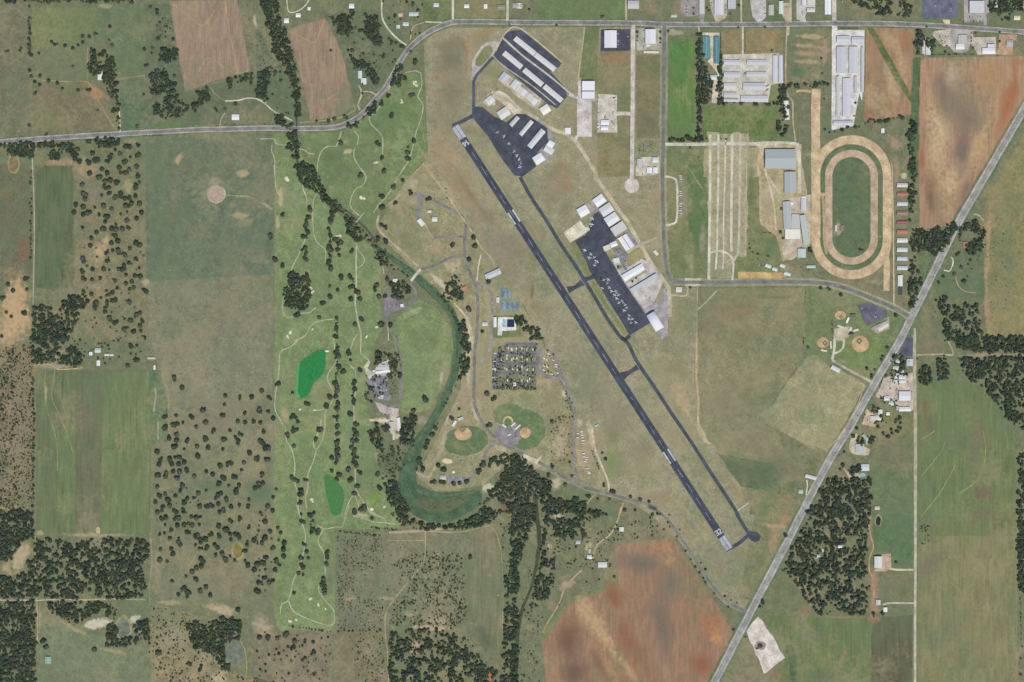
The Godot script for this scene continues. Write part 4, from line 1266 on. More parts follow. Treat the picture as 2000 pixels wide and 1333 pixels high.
	road([-1454,-599,-1453,-549,-1452,-497], 3, paved(170, 166, 148))
	road([-1452,-537,-1448,-416,-1447,-311,-1449,-215,-1451,-110], 3, paved(170, 166, 148))
	for a in [[-1030,-1023,-986,-989,-939,-956,-905,-993,-881,-1027], [-984,-758,-954,-807,-921,-857,-881,-836,-837,-811,-796,-820], [-869,-1025,-857,-952,-841,-864,-829,-813], [-668,-936,-634,-918,-598,-905,-582,-936,-566,-975], [-598,-674,-578,-703,-561,-729,-525,-755], [-549,-729,-517,-735]]:
		ribbon("tractor_line", a, 2.6, tilled(166, 145, 112), 3, 0.8)
	ribbon("farm_track", [-867,-442,-833,-440,-792,-436,-764,-420,-740,-404], 2.4, grass(166, 152, 114), 3, 0.9)
	ribbon("farm_track", [-1385,90,-1389,123,-1395,151,-1391,183,-1369,228,-1348,280,-1330,341], 2.2, grass(150, 140, 104), 4, 0.5)
	ribbon("farm_track", [-1413,90,-1415,151,-1409,208,-1389,264,-1379,312,-1377,393], 2.2, grass(150, 138, 104), 4, 0.5)
	ribbon("farm_track", [-1365,95,-1367,167,-1353,216,-1328,268], 1.6, grass(128, 132, 92), 4, 0.5)
	ribbon("farm_track", [-1449,73,-1397,71,-1377,85,-1340,85,-1300,81], 3, grass(190, 166, 130), 3, 0.8)
	ribbon("farm_track", [-1393,69,-1377,42,-1357,28,-1336,22], 3, grass(160, 140, 110), 3, 0.8)
	ribbon("farm_track", [-1060,91,-1050,131,-1040,167,-1041,272], 2, grass(146, 136, 104), 4, 0.5)
	ribbon("hay_row", [-1081,141,-1079,167,-1083,199,-1084,214], 5, grass(152, 156, 128), 4, 0.5)
	ribbon("hay_row", [-1072,244,-1072,272,-1072,298], 3.5, grass(158, 160, 128), 4, 0.5)
	ribbon("farm_track", [-1550,785,-1449,785,-1381,784,-1292,784,-1207,781,-1111,784], 3.4, grass(180, 164, 134), 3, 1.0)
	ribbon("farm_track", [-1444,589,-1444,690,-1439,787,-1438,928], 3.4, grass(172, 150, 116), 3, 1.2)
	ribbon("farm_track", [-1095,583,-1091,666,-1099,747,-1095,803], 4, grass(152, 136, 108), 3, 1.2)
	ribbon("farm_track", [-821,847,-825,900,-808,940,-804,996,-813,1033], 3, grass(160, 142, 112), 3, 0.6)
	ribbon("farm_track", [-950,638,-974,674,-998,710,-1026,739], 2.6, grass(166, 150, 112), 3, 1.0)
	for a in [[-1316,980,-1300,952,-1292,920], [-1316,980,-1361,952,-1405,932], [-1316,980,-1318,1033], [-1308,980,-1268,996,-1244,1021], [-1010,835,-978,892,-921,952,-881,992]]:
		ribbon("cattle_trail", a, 1.6, grass(146, 138, 104), 3, 1.0)
	ribbon("farm_track", [-372,579,-263,577,-170,579,-114,569,-70,559], 3.5, grass(178, 152, 124), 3, 0.8)
	ribbon("farm_track", [-263,577,-263,630,-271,674,-308,722,-348,771,-372,803,-384,835,-384,884,-378,940,-374,1033], 3, grass(172, 150, 120), 3, 0.6)
	ribbon("farm_track", [-380,604,-267,604], 3, grass(160, 142, 116), 3, 0.6)
	ribbon("farm_track", [-70,559,-46,585,-31,658,-27,779,-29,872], 2, grass(156, 144, 112), 3, 0.6)
	ribbon("cattle_trail", [-529,706,-477,706], 1.6, grass(148, 136, 110), 3, 0.6)
	# cart paths of the golf course
	for a in [[-763,-612,-719,-612,-715,-598,-680,-592], [-727,-594,-729,-578,-719,-549,-721,-497], [-517,-636,-525,-606,-533,-590,-557,-590,-578,-574,-588,-541,-592,-505], [-394,-719,-416,-691,-432,-680,-428,-658,-408,-638,-392,-614,-392,-566], [-477,-636,-465,-618,-469,-594], [-324,-813,-291,-819,-277,-813,-273,-775,-285,-739,-269,-715,-277,-670,-291,-630,-301,-586,-312,-549,-342,-501], [-477,-584,-479,-558,-461,-525,-441,-497], [-654,-574,-638,-582,-614,-568,-598,-566],
		[-721,-533,-715,-465,-706,-440], [-646,-537,-636,-493,-634,-465,-622,-432,-622,-404], [-590,-446,-602,-424,-602,-336,-590,-299,-565,-275,-567,-239], [-626,-311,-646,-263,-668,-215,-678,-162,-694,-126,-694,-90,-678,-70,-642,-84,-614,-86,-594,-102], [-471,-295,-465,-275,-447,-251,-453,-231,-471,-221], [-320,-537,-348,-493,-376,-444,-404,-412,-420,-388], [-465,-529,-443,-501,-451,-473,-475,-458,-491,-412,-463,-380], [-449,-388,-465,-368,-479,-350], [-479,-1,-469,-21], [-658,-1,-626,-17,-606,-49,-578,-62,-541,-66], [-394,-239,-388,-203], [-376,-45,-374,-1],
		[-642,-10,-670,18,-702,34,-706,91,-713,139,-719,199,-706,232,-686,268,-684,300,-666,332,-658,377,-660,417,-650,465,-646,526], [-541,-10,-537,26,-533,62,-557,99,-557,123,-543,151,-545,183,-565,216,-567,264,-578,308,-594,328,-602,308,-584,272,-578,240], [-565,208,-598,210], [-592,328,-602,365,-618,405,-618,445,-626,474,-622,506], [-477,-10,-489,26,-493,71,-475,89,-473,143,-479,191,-478,248,-477,304,-475,377,-475,445], [-457,-10,-457,38,-432,60,-441,87], [-475,445,-441,502,-412,526], [-477,461,-493,486,-507,526], [-477,465,-465,498,-463,526],
		[-652,497,-638,545,-626,585,-630,630,-642,682,-662,726,-676,783,-698,799,-702,827], [-676,787,-662,819,-614,843,-557,861,-539,851,-541,815,-565,787,-586,755,-582,735], [-592,555,-569,569,-533,563,-515,563,-505,533,-493,497], [-569,569,-588,606,-569,646,-565,706], [-483,529,-449,537,-424,547,-380,551,-348,555,-332,553], [-443,497,-428,521,-388,537,-380,551]]:
		ribbon("cart_path", a, 2.9, paved(172, 174, 142), 4, 0.3)
	ribbon("cart_path", [-471,-299,-472,-255,-472,-174,-475,-114,-467,-62,-459,-29,-457,-1], 4.4, paved(178, 178, 150), 4, 0.3)
	ribbon("cart_path", [-537,191,-537,272,-537,353,-537,417], 1.8, paved(150, 152, 118), 3, 0.3)
	# runway, taxiways, aprons
	var rw: Array = [-174.2,-653.3,660.3,633.2]
	var a2 := Vector2(rw[0], rw[1])
	var b2 := Vector2(rw[2], rw[3])
	ribbon("runway_shoulder", rw, 29, grass(140, 140, 110), 2, 1.2)
	ribbon("runway", rw, 23, runway_black, 3)
	mark_runway(a2, b2)
	var taxi: Array = [24,-497]
	taxi.append_array([24,-497,60,-432,105,-364,149,-291,193,-227,218,-186,250,-134,290,-66,328,-13,343,-1])
	taxi.append_array([355,14,381,66,435,145,484,220,544,308,596,389,641,457,685,526])
	taxi.append_array([681,525,713,577])
	ribbon("taxiway_shoulder", taxi, 15, grass(138, 136, 106), 2, 1.0)
	ribbon("taxiway", taxi, 10.5, black, 4)
	ribbon("taxiway_marking", taxi, 0.4, paved(104, 106, 100), 5)
	ribbon("taxiway", [169,-154,193,-164,214,-178], 13, black, 4, 0.0, true, [22, 11, 20])
	ribbon("taxiway", [332,107,355,95,381,79], 12, black, 4, 0.0, true, [26, 10, 18])
	ribbon("taxiway", [214,-186,234,-190,250,-197], 12, black, 4, 0.0, true, [16, 11, 16])
	ribbon("taxiway", [661,628,685,614,711,593], 11, black, 4)
	ribbon("taxiway", [-181,-652,-150,-666,-120,-682], 11, black, 4)
	ribbon("taxiway", [330,-9,343,-5,357,-17], 12, black, 4)
	sheet("turning_pad", [711,577,721,575,744,579,754,591,749,604,737,610,725,604,709,591], black, 4, 0.0)
	sheet("apron", [-114.1,-710.7,-89.9,-709.1,-57.4,-682.8,-17.1,-662.6,14,-689,40.3,-687.4,72.9,-668.8,107,-644,108.5,-605.3,76,-569.6,60.5,-554.1,74.4,-529.3,32.6,-498.3,7.8,-501.4,0,-510.7,-29.4,-549.5,-74.4,-622.3,-114.7,-670.4], black, 4, 0.0)
	ribbon("taxiway", [-117,-674,-116,-727,-116,-787,-106,-807,-54,-864], 9, paved(84, 90, 102), 5, 0.0, false)
	sheet("taxiway_loop", [-27,-910,-78,-905,-94,-892,-120,-852,-123,-797,-110,-803,-58,-864,-54,-872], paved(178, 172, 160), 3, 0.0)
	sheet("lawn_patch", [-82,-892,-62,-892,-57,-878,-82,-844,-98,-832,-112,-836,-110,-852], grass(118, 118, 84), 4, 0.2, true)
	sheet("caliche_pad", [-60,-753,-38,-759,-21,-751,7,-727,35,-695,35,-670,15,-678,-33,-723,-58,-739], paved(198, 188, 164), 3, 0.6)
	sheet("concrete_pad", [-44,-791,-25,-822,-9,-807,31,-771,35,-743,-9,-767], paved(186, 178, 156), 3, 0.0)
	sheet("concrete_pad", [0,-791,20,-781,91,-735,79,-701,60,-711,0,-751], paved(186, 178, 156), 3, 0.0)
	sheet("concrete_pad", [-90,-723,-70,-751,-54,-739,-50,-715,-74,-711], paved(188, 182, 160), 4, 0.4)
	sheet("concrete_pad", [81,-678,117,-636,133,-590,101,-537,73,-541,52,-578], paved(150, 148, 144), 3, 0.0)
	sheet("apron", [-23.2,-933.9,0,-940.1,27.9,-943.2,150.3,-842.4,142.6,-830,116.2,-816.1,159.7,-769.6,167.4,-741.7,136.4,-704.5,108.5,-718.4,-23.2,-828.5,-58.9,-859.5], paved(80, 83, 94), 3, 0.0)
	ribbon("concrete_lane", [-29.4,-919.9,31,-865.7,116.2,-800.6,193.8,-735.5], 5.5, paved(190, 184, 170), 5)
	ribbon("concrete_lane", [-58.9,-865.7,-23.2,-831.6,62,-772.7,131.8,-715.3], 3.5, paved(178, 172, 152), 5)
	ribbon("concrete_lane", [-49.6,-878.1,-15.5,-937,27.9,-944.7,151.9,-844], 3.5, paved(196, 182, 146), 4)
	sheet("apron", [179.3,-297.3,213.6,-311.4,241.8,-347.7,278.1,-375.9,318.4,-311.4,278.1,-279.2,302.2,-238.9,334.5,-194.5,362.7,-142.1,392.9,-97.8,419.9,-55.5,356.7,-17.2,322.4,-73.6,274,-150.2,241.8,-200.6,209.6,-255], black, 3, 0.0)
	sheet("apron", [261.9,-392.9,277.4,-374.3,296.1,-344.9,311.6,-318.5,275.9,-282.9,178.2,-296.8,246.5,-335.6,232.5,-344.9,248,-383.6], black, 4, 0.0)
	sheet("concrete_pad", [155.8,-328.6,206.9,-364.2,221.7,-344.1,230.2,-346.4,236.4,-337.1,176.7,-297.6], paved(206, 200, 172), 5, 0.0)
	sheet("concrete_pad", [223.2,-414.6,243.3,-423.9,261.9,-402.2,241.8,-388.3], paved(168, 160, 154), 4, 0.0)
	sheet("concrete_pad", [303.8,-244.1,319.3,-251.9,328.6,-237.9,341,-216.2,392.2,-248.8,423.2,-236.4,449.5,-193,455.7,-174.4,438.7,-134.1,409.2,-82.9,399.9,-93.8,353.4,-157.3,323.9,-202.3], paved(190, 184, 176), 4, 0.0)
	sheet("concrete_pad", [447,-122,463,-162,472,-138,472,-17,455,-5,419,-53,399,-98,427,-110], paved(160, 155, 152), 5, 0.0)
	sheet("car_park", [348.8,-335.6,384.4,-293.7,368.9,-282.9,341,-318.5], paved(150, 146, 142), 3, 0.0)
	sheet("car_park", [305.4,-279.8,325.5,-284.4,351.9,-265.8,350.3,-253.4,337.9,-242.6,350.3,-216.2,341,-214.7,328.6,-237.9,313.1,-258.1], paved(128, 128, 128), 4, 0.0)
	sheet("lawn_patch", [348.8,-261.2,387.5,-279.8,396.8,-276.7,403,-255,361.2,-231.7,353.4,-237.9], grass(160, 142, 98), 5, 0.0)
	sheet("lawn_patch", [317.8,-228.6,328.6,-231.7,334.8,-227.1,331.7,-219.3,322.4,-216.2,316.2,-220.9], grass(122, 130, 88), 6, 0.3, true)
	sheet("lawn_patch", [291.4,-258.1,310,-262.7,316.2,-253.4,300.7,-247.2], grass(118, 128, 98), 5, 0.0)
	sheet("lawn_patch", [341,-171.3,409.2,-210,406.1,-214.7,399.9,-211.6,345.7,-177.5], grass(150, 148, 108), 6, 0.0)
	sheet("grass_strip", [177,-311,193,-299,226,-239,238,-199,230,-195,218,-207,185,-275], grass(126, 122, 82), 5, 0.4)
	sheet("grass_strip", [242,-184,258,-170,290,-110,330,-53,351,-25,343,-17,334,-23,298,-82,250,-154], grass(124, 124, 78), 5, 0.4, true)
	# yards and car parks
	sheet("car_park", [269,-944,358,-945,358,-879,282,-877,268,-878], paved(78, 80, 90), 4, 0.0)
	sheet("concrete_pad", [385,-946,447,-950,451,-880,379,-880,379,-900], paved(170, 170, 154), 3, 0.0)
	sheet("concrete_pad", [202,-789,250,-789,252,-729,241,-725,242,-619,197,-619,197,-723], paved(196, 190, 182), 3, 0.0)
	road([173,-747,202,-735], 9, concrete)
	sheet("caliche_pad", [260,-748,318,-746,318,-695,359,-694,359,-683,318,-683,319,-632,258,-632], paved(196, 188, 172), 3, 0.6)
	sheet("concrete_pad", [377,-556,445,-558,447,-509,427,-501,375,-501], paved(192, 184, 164), 3, 0.6)
	sheet("caliche_pad", [572,-934,629,-934,627,-807,623,-719,604,-723,609,-783,623,-807,613,-824,592,-848,602,-856,600,-924,574,-924], paved(200, 190, 164), 3, 0.5)
	sheet("caliche_pad", [638,-868,802,-872,820,-868,821,-783,784,-775,776,-723,637,-725], paved(194, 190, 172), 3, 0.5)
	sheet("lawn_patch", [784,-775,815,-778,813,-731,778,-727], grass(106, 122, 76), 4, 0.3)
	sheet("concrete_pad", [969,-954,986,-954,986,-942,1068,-942,1067,-807,1060,-727,1052,-751,1034,-652,968,-639], paved(206, 203, 194), 3, 0.3)
	sheet("concrete_pad", [511.5,-1033.1,582.8,-1033.1,584.4,-991.2,579.7,-968,570.4,-968,564.2,-986.6,533.2,-981.9,511.5,-989.7], paved(150, 146, 140), 3, 0.0)
	sheet("concrete_pad", [598.3,-1033.1,651,-1033.1,651,-986.6,644.8,-977.3,627.8,-968,616.9,-968,604.5,-999], paved(186, 178, 156), 3, 0.0)
	sheet("concrete_pad", [720.8,-1033.1,767.2,-1033.1,768.8,-980.4,756.4,-966.4,742.5,-966.4,728.5,-983.5], paved(182, 178, 172), 3, 0.0)
	sheet("concrete_pad", [744,-1033.1,768.8,-1033.1,768.8,-981.9,756.4,-971.1,744,-968], paved(192, 188, 182), 3, 0.0)
	sheet("caliche_pad", [820,-1023.8,846.3,-1023.8,846.3,-971.1,830.8,-968,818.4,-983.5], paved(188, 174, 148), 3, 0.3)
	sheet("concrete_pad", [861.8,-1033.1,919.1,-1033.1,917.6,-995.9,892.8,-995.9,888.1,-981.9,892.8,-963.3,877.3,-968,861.8,-975.7], paved(194, 190, 182), 3, 0.3)
	sheet("lawn_patch", [756.4,-969.5,768.8,-978.8,775,-986.6,795.1,-986.6,795.1,-1017.6,807.6,-991.2,818.4,-986.6,827.7,-971.1], grass(84, 104, 68), 3, 0.3)
	sheet("car_park", [1243.1,-1036.5,1349.7,-1036.5,1348,-987,1335.2,-978.5,1241.4,-980.2], paved(104, 108, 122), 3, 0.0)
	sheet("concrete_pad", [1369.3,-1036.5,1446,-1036.5,1444.3,-995.6,1437.5,-992.2,1439.2,-956.4,1430.7,-956.4,1428.9,-966.6,1369.3,-964.9], paved(166, 160, 154), 3, 0.0)
	sheet("concrete_pad", [1303.6,-973.4,1326.6,-973.4,1326.6,-959.8,1311.3,-959.8], paved(206, 192, 158), 4, 0.0)
	sheet("caliche_pad", [1277.2,-937.6,1328.4,-946.1,1393.1,-944.4,1398.3,-920.5,1464.8,-920.5,1468.2,-867.7,1410.2,-867.7,1389.7,-903.5,1382.9,-879.6,1362.5,-872.8,1338.6,-876.2,1326.6,-893.3,1304.5,-893.3,1273.8,-927.4], paved(186, 178, 160), 3, 0.8)
	sheet("concrete_pad", [1326.6,-942.7,1384.6,-942.7,1384.6,-886.4,1376.1,-874.5,1345.4,-874.5,1328.4,-886.4], paved(170, 166, 158), 4, 0.0)
	sheet("caliche_pad", [1243.1,-913.7,1253.3,-917.1,1268.7,-912,1267,-866.8,1243.1,-867.7], paved(206, 202, 190), 3, 0.6)
	sheet("caliche_pad", [1476.7,-929.1,1531.2,-927.4,1527.8,-913.7,1517.6,-910.3,1515.9,-866,1468.2,-867.7,1475,-893.3], paved(184, 156, 124), 3, 0.8)
	sheet("caliche_pad", [1125.6,114.5,1141.9,108,1154.9,111.3,1171.2,134.1,1200.5,98.3,1215.1,95,1216.7,207.3,1205.4,213.8,1164.7,192.7,1150,174.8,1125.6,165,1112.6,174.8,1099.6,168.2,1117.5,134.1], paved(190, 178, 158), 3, 1.0)
	sheet("caliche_pad", [1073.5,205.7,1086.5,217.1,1119.1,212.2,1119.1,238.2,1089.8,249.6,1060.5,253], paved(190, 172, 144), 3, 1.0)
	sheet("caliche_pad", [1034,284,1046,280,1050,312,1085,328,1081,343,1058,347,1026,337,1022,312], paved(190, 182, 156), 3, 0.6, true)
	sheet("caliche_pad", [1070,232,1087,248,1103,252,1099,262,1066,252], paved(188, 168, 136), 3, 0.6)
	sheet("caliche_pad", [1002,381,1018,397,1050,401,1058,413,1022,417], paved(180, 164, 138), 3, 0.6)
	sheet("car_park", [1193,-10,1216,-10,1213,46,1187,48,1175,34], paved(92, 92, 108), 3, 0.0)
	sheet("caliche_pad", [1121,646,1147,644,1149,686,1131,698,1095,698,1115,678], paved(188, 166, 138), 4, 0.6)
	sheet("car_park", [1046,-108,1078,-119,1137,-92,1135,-74,1099,-58,1078,-47,1066,-58], paved(102, 102, 112), 3, 0.0)
	sheet("caliche_pad", [976,-37,1026,-45,1034,-25,1002,-1,978,-1], paved(196, 184, 156), 3, 0.6)
	sheet("caliche_pad", [1087,-37,1143,-74,1143,-37,1107,-23], paved(176, 168, 148), 3, 0.6)
	sheet("rodeo_yard", [817,-428,905,-444,905,-295,877,-279,865,-255,825,-247,817,-279,829,-311], paved(186, 176, 154), 3, 0.6)
	disc("round_pen", [841,-266][0], [841,-266][1], 21, 21, paved(190, 178, 152), 4)
	sheet("sand_arena", [684,-210,822,-207,832,-195,806,-190,684,-191], paved(196, 166, 112), 2, 0.6)
	sheet("car_park", [-388,-130,-372,-138,-332,-122,-324,-102,-368,-90,-388,-74], paved(132, 128, 128), 4, 0.0)
	sheet("car_park", [-440,116.7,-406.4,101.5,-374.9,100.4,-372.8,121.1,-378.2,126.5,-378.2,153.6,-364.1,166.6,-372.8,180.7,-410.8,180.7,-420.5,166.6,-440,126.5], paved(128, 128, 130), 3, 0.0)
	sheet("concrete_pad", [-419.4,90.7,-404.2,69,-371.7,56,-367.4,72.2,-368.4,102.6,-406.4,105.9], paved(186, 184, 178), 3, 0.0)
	sheet("concrete_pad", [-448.7,77.7,-433.5,57,-429.2,64.6,-439,82,-421.6,95,-408.6,90.7,-417.3,101.5,-432.5,116.7,-442.2,99.4], paved(190, 192, 168), 4, 0.0)
	sheet("caliche_pad", [-416,183,-388,191,-356,204,-344,204,-344,224,-360,228,-400,216], paved(182, 172, 160), 3, 0.6)
	sheet("car_park", [-54,260,-17,252,13,280,21,312,-9,320,-50,300], paved(138, 134, 132), 4, 0.0)
	sheet("car_park", [-195,407,-138,413,-140,429,-193,429], paved(140, 138, 140), 4, 0.0)
	sheet("car_park", [0,248,24,254,24,288,28,296,8,312,0,312], paved(138, 134, 132), 4, 0.0)
	sheet("concrete_pad", [36,341,77,359,91,347,87,355,75,373,30,353], paved(204, 200, 172), 4, 0.0)
	sheet("camp_ground", [-61.3,41.9,-17.8,4.6,74.3,3.3,75.5,51.9,73.1,147.7,-60.1,147.7], paved(122, 121, 118), 3, 0.6)
	for r in [[-15.3,15.1,73.1,31.9], [-36.4,43.1,73.1,62.4], [-43.9,74.9,73.1,89.8], [-43.9,101,73.1,124], [-43.9,133.4,73.1,147.7], [-60.1,19.5,-19,34.4]]:
		sheet("camp_site_grass", [r[0], r[1], r[2], r[1], r[2], r[3], r[0], r[3]], grass(114, 116, 90), 4, 0.8)
	for a in [[-14,8.9,73.7,8.9], [-25.2,38.8,73.1,39.4], [-34,66.8,73.1,68], [-47.6,94.2,46.9,97.9], [2.1,129,59.4,129]]:
		ribbon("camp_lane", a, 5.0, paved(112, 110, 116), 4)
	ribbon("camp_lane", [-52.6,46.9,-53.9,147.8], 7.5, paved(108, 122, 120), 4)
	ribbon("camp_lane", [-17.8,12,-25.2,51.9,-47.6,59.3], 5, paved(116, 114, 118), 4)
	ribbon("camp_lane", [74.9,4.6,77.4,51.9,74.3,106.6], 6, paved(132, 128, 112), 4)
	ribbon("camp_lane", [88,22,88,99.1,109.1,104.1,134,111.6,158.9,124], 6, paved(138, 134, 132), 4)
	ribbon("camp_lane", [106.7,19.5,127.8,41.9,141.5,71.8,156.4,104.1,166.4,131.5], 6, paved(140, 132, 128), 4)
	sheet("camp_ground", [129,224,185,216,183,385,121,373,117,312], grass(142, 126, 98), 1, 2.0)
	sheet("camp_ground", [193,248,214,268,234,312,242,353,254,393,242,417,214,421,197,353,189,312], grass(152, 138, 110), 2, 1.5)
	for k in 9:
		var p: Array = [194.1,343.7,218.5,343.7]
		ribbon("camp_lane", [p[0] + k * 0.9, p[1] + k * 5.6 - 12.0, p[2] + k * 0.9, p[3] + k * 5.6 - 12.0], 3.2, paved(176, 156, 124), 3, 0.3)

func stripe(c: Vector2, along: Vector2, length: float, width: float, mat: Material) -> void:
	var s := along.orthogonal() * width * 0.5
	var e := along * length * 0.5
	var m := flat(PackedVector2Array([c - e - s, c + e - s, c + e + s, c - e + s]), 0.36)
	var o := MeshInstance3D.new()
	o.name = numbered("runway_marking")
	o.mesh = m
	o.material_override = mat
	add_child(o, true)
	tag(o, "", "", "", "structure")

func mark_runway(a: Vector2, b: Vector2) -> void:
	var white := paved(182, 184, 188)
	var d := (b - a).normalized()
	var side := d.orthogonal()
	var total := a.distance_to(b)
	# threshold stripes at both ends
	for end in [0, 1]:
		var from: Vector2 = a if end == 0 else b
		var way: Vector2 = d if end == 0 else -d
		for k in 6:
			for s in [-1.0, 1.0]:
				stripe(from + way * 25.0 + side * s * (1.45 + k * 1.72), d, 44.0, 1.5, paved(176, 176, 184))
		# aiming points
		for s in [-1.0, 1.0]:
			stripe(from + way * (331.0 if end == 0 else 338.0) + side * s * 8.4, d, 42.0, 5.0, white)
	var t := 112.0
	while t < total - 110.0:
		stripe(a + d * t, d, 30.0, 0.95, paved(168, 172, 190))
		t += 52.0
	# tyre rubber, patches
	for end in [0, 1]:
		var from: Vector2 = a if end == 0 else b
		var way: Vector2 = d if end == 0 else -d
		for k in 7:
			stripe(from + way * (150.0 + k * 42.0) + side * (rng.randf_range(2.0, 4.2) * (1 if k % 2 else -1)), d, rng.randf_range(40, 110), rng.randf_range(0.8, 1.8), paved(66, 67, 76))
	for k in 9:
		stripe(a + d * rng.randf_range(0.1, 0.9) * total + side * rng.randf_range(-7, 7), d, rng.randf_range(20, 90), rng.randf_range(1.5, 4.0), paved([82, 68][k % 2], [84, 70][k % 2], [95, 80][k % 2]))
	for e in [[213.9,-295.3,313.1,-149.6], [226.3,-298.4,325.5,-155.8], [254.2,-265.8,387.5,-82.9], [268.2,-282.9,399.9,-95.3], [240.2,-202.3,282.1,-219.3], [303.8,-132.5,341,-149.6], [-93,-654.9,14,-492.1], [-74.4,-664.2,34.1,-512.3], [-54.2,-605.3,-7.8,-633.2], [-7.8,-540.2,46.5,-574.3]]:
		ribbon("pavement_seam", e, 0.9, paved(90, 96, 106), 5)
	# the numbers, read from each approach
	for end in [0, 1]:
		var from: Vector2 = a if end == 0 else b
		var way: Vector2 = d if end == 0 else -d
		var right := Vector2(-way.y, way.x)
		var word := "14" if end == 0 else "32"
		for k in 2:
			var digit := TextMesh.new()
			var f := SystemFont.new()
			f.font_names = PackedStringArray(["Droid Sans"])
			f.font_weight = 700
			digit.font = f
			digit.font_size = 64
			digit.pixel_size = 0.36
			digit.depth = 0.03
			digit.text = word[k]
			var o := MeshInstance3D.new()
			o.name = numbered("runway_number")
			o.mesh = digit
			o.material_override = white
			var c := from + way * 64.0 + right * (-4.9 if k == 0 else 4.9)
			o.basis = Basis(Vector3(right.x, 0, right.y) * 0.92, Vector3(way.x, 0, way.y), Vector3.UP)
			o.position = Vector3(c.x, 0.37, c.y)
			add_child(o, true)
			tag(o, "", "", "", "structure")

func lay_sports() -> void:
	# the race track
	var dirt := paved(198, 175, 138)
	var inner := paved(184, 162, 134)
	var c: Array = [1028.4,-405.3]
	var oval := func(rx: float, half: float, grow: float) -> PackedVector2Array:
		var p := PackedVector2Array()
		for k in 64:
			var t := TAU * k / 64.0
			p.append(Vector2(c[0] + cos(t) * (rx + grow), c[1] + sin(t) * (rx + grow) + (half if sin(t) > 0 else -half)))
		return p
	lay("race_track", oval.call(122.0, 96.0, 0.0), dirt, 2)
	lay("race_track_verge", oval.call(95.0, 96.0, 0.0), grass(92, 108, 76), 3)
	lay("exercise_track", oval.call(80.0, 94.0, 0.0), inner, 4)
	lay("track_infield", oval.call(58.0, 94.0, 0.0), grass(90, 106, 76), 5)
	ribbon("race_track", [921,-764,920,-670,920,-497], 27, dirt, 3, 0.6)
	ribbon("race_track", [920,-541,921,-416,921,-311], 27, dirt, 3, 0.6)
	ribbon("race_track", [1133,-456,1133,-295,1135,-207,1134,-152], 19, dirt, 3, 0.6)
	ribbon("race_track", [861,-755,881,-759,905,-755], 8, paved(186, 162, 126), 3, 0.8)
	ribbon("race_track", [933,-444,958,-446], 9, dirt, 5)
	ribbon("race_track", [897,-388,921,-384], 12, dirt, 4)
	ribbon("exercise_track", [941,-440,946,-376,946,-311,954,-263], 8, grass(170, 150, 118), 4, 1.0)
	ribbon("track_lane", [1150,-537,1154,-416,1156,-255,1157,-110], 4, paved(190, 176, 138), 3, 0.4)
	ribbon("track_lane", [1058,-626,1099,-606,1131,-570,1147,-533,1149,-497], 2, grass(104, 104, 76), 5, 0.4)
	disc("infield_yard", [990,-340][0], [990,-340][1], 11, 16, grass(160, 142, 114), 6, 1.5)
	# ball fields
	var clay := paved(190, 160, 122)
	var mown := grass(98, 120, 74)
	disc("ball_field", [-140,302][0], [-140,302][1], 69, 45, grass(94, 114, 76), 1, 2.0, -0.1)
	disc("ball_infield", [-148,281][0], [-148,281][1], 26.5, 20, clay, 3, 0.4)
	ball_diamond([-150,267][0], [-150,267][1], 11)
	disc("ball_field", [36,268][0], [36,268][1], 66, 62, grass(100, 120, 80), 1, 2.0)
	disc("ball_infield", [40,278][0], [40,278][1], 16.5, 16.5, clay, 3, 0.4)
	disc("ball_field", [-9,224][0], [-9,224][1], 50, 34, grass(104, 122, 82), 1, 2.0)
	disc("ball_infield", [-12,243][0], [-12,243][1], 16, 16, paved(182, 168, 124), 3, 0.4)
	disc("ball_infield", [-12,246][0], [-12,246][1], 11.5, 12, grass(96, 124, 74), 4, 0.2)
	disc("ball_field", [1058,34][0], [1058,34][1], 72, 46, grass(112, 128, 78), 1, 2.0)
	disc("ball_infield", [1055,9][0], [1055,9][1], 25.5, 25, clay, 3, 0.4)
	ball_diamond([1052,0][0], [1052,0][1], 11)
	disc("ball_infield", [942,5][0], [942,5][1], 17.5, 16, clay, 3, 0.4)
	ball_diamond([948,6][0], [948,6][1], 9)
	disc("ball_infield", [995,-78][0], [995,-78][1], 16.5, 13, clay, 3, 0.4)
	ball_diamond([997,-73][0], [997,-73][1], 7)
	# driving range tee, bunkers
	sheet("tee_ground", [-332,-82,-275,-106,-271,-92,-328,-65], grass(150, 152, 112), 4, 0.3)
	var sand := paved(212, 206, 180)
	for p in [[-293,-784], [-335,-730], [-333,-723], [-684,-493], [-678,-487], [-457,-434], [-447,-431], [-609,-160], [-604,-148], [-520,-319], [-531,-317], [-672,-25], [-679,-13], [-604,-35], [-441,-13], [-410,-41], [-642,208], [-598,210], [-608,480], [-604,485], [-388,503], [-424,510], [-612,783], [-608,781], [-586,799], [-565,811], [-654,845], [-672,849], [-289,-775], [-412,-541], [-297,-781], [-384,502]]:
		disc("sand_bunker", p[0], p[1], 2.6 + absf(wobble.get_noise_2d(p[0], p[1])) * 9.0, 2.4 + absf(wobble.get_noise_2d(p[1], p[0])) * 7.0, sand, 5, 1.4, p[0])
	disc("sand_court", [-197,364][0], [-197,364][1], 16, 8, paved(206, 190, 150), 4, 0.6, 0.1)
	# tennis courts
	var green := paved(124, 150, 114)
	var blue := paved(110, 124, 144)
	sheet("tennis_court_surround", [-35.1,-157.2,-6.3,-157.2,-6.3,-129.9,-35.1,-129.9], paved(134, 148, 148), 4, 0.0)
	sheet("tennis_court_surround", [-36.3,-119,22.5,-119,22.5,-94.9,-36.3,-94.9], paved(134, 148, 148), 4, 0.0)
	sheet("tennis_court", [-36.3,-161.9,-4.8,-161.9,-4.8,-127.6,-36.3,-127.6], green, 3, 0.0)
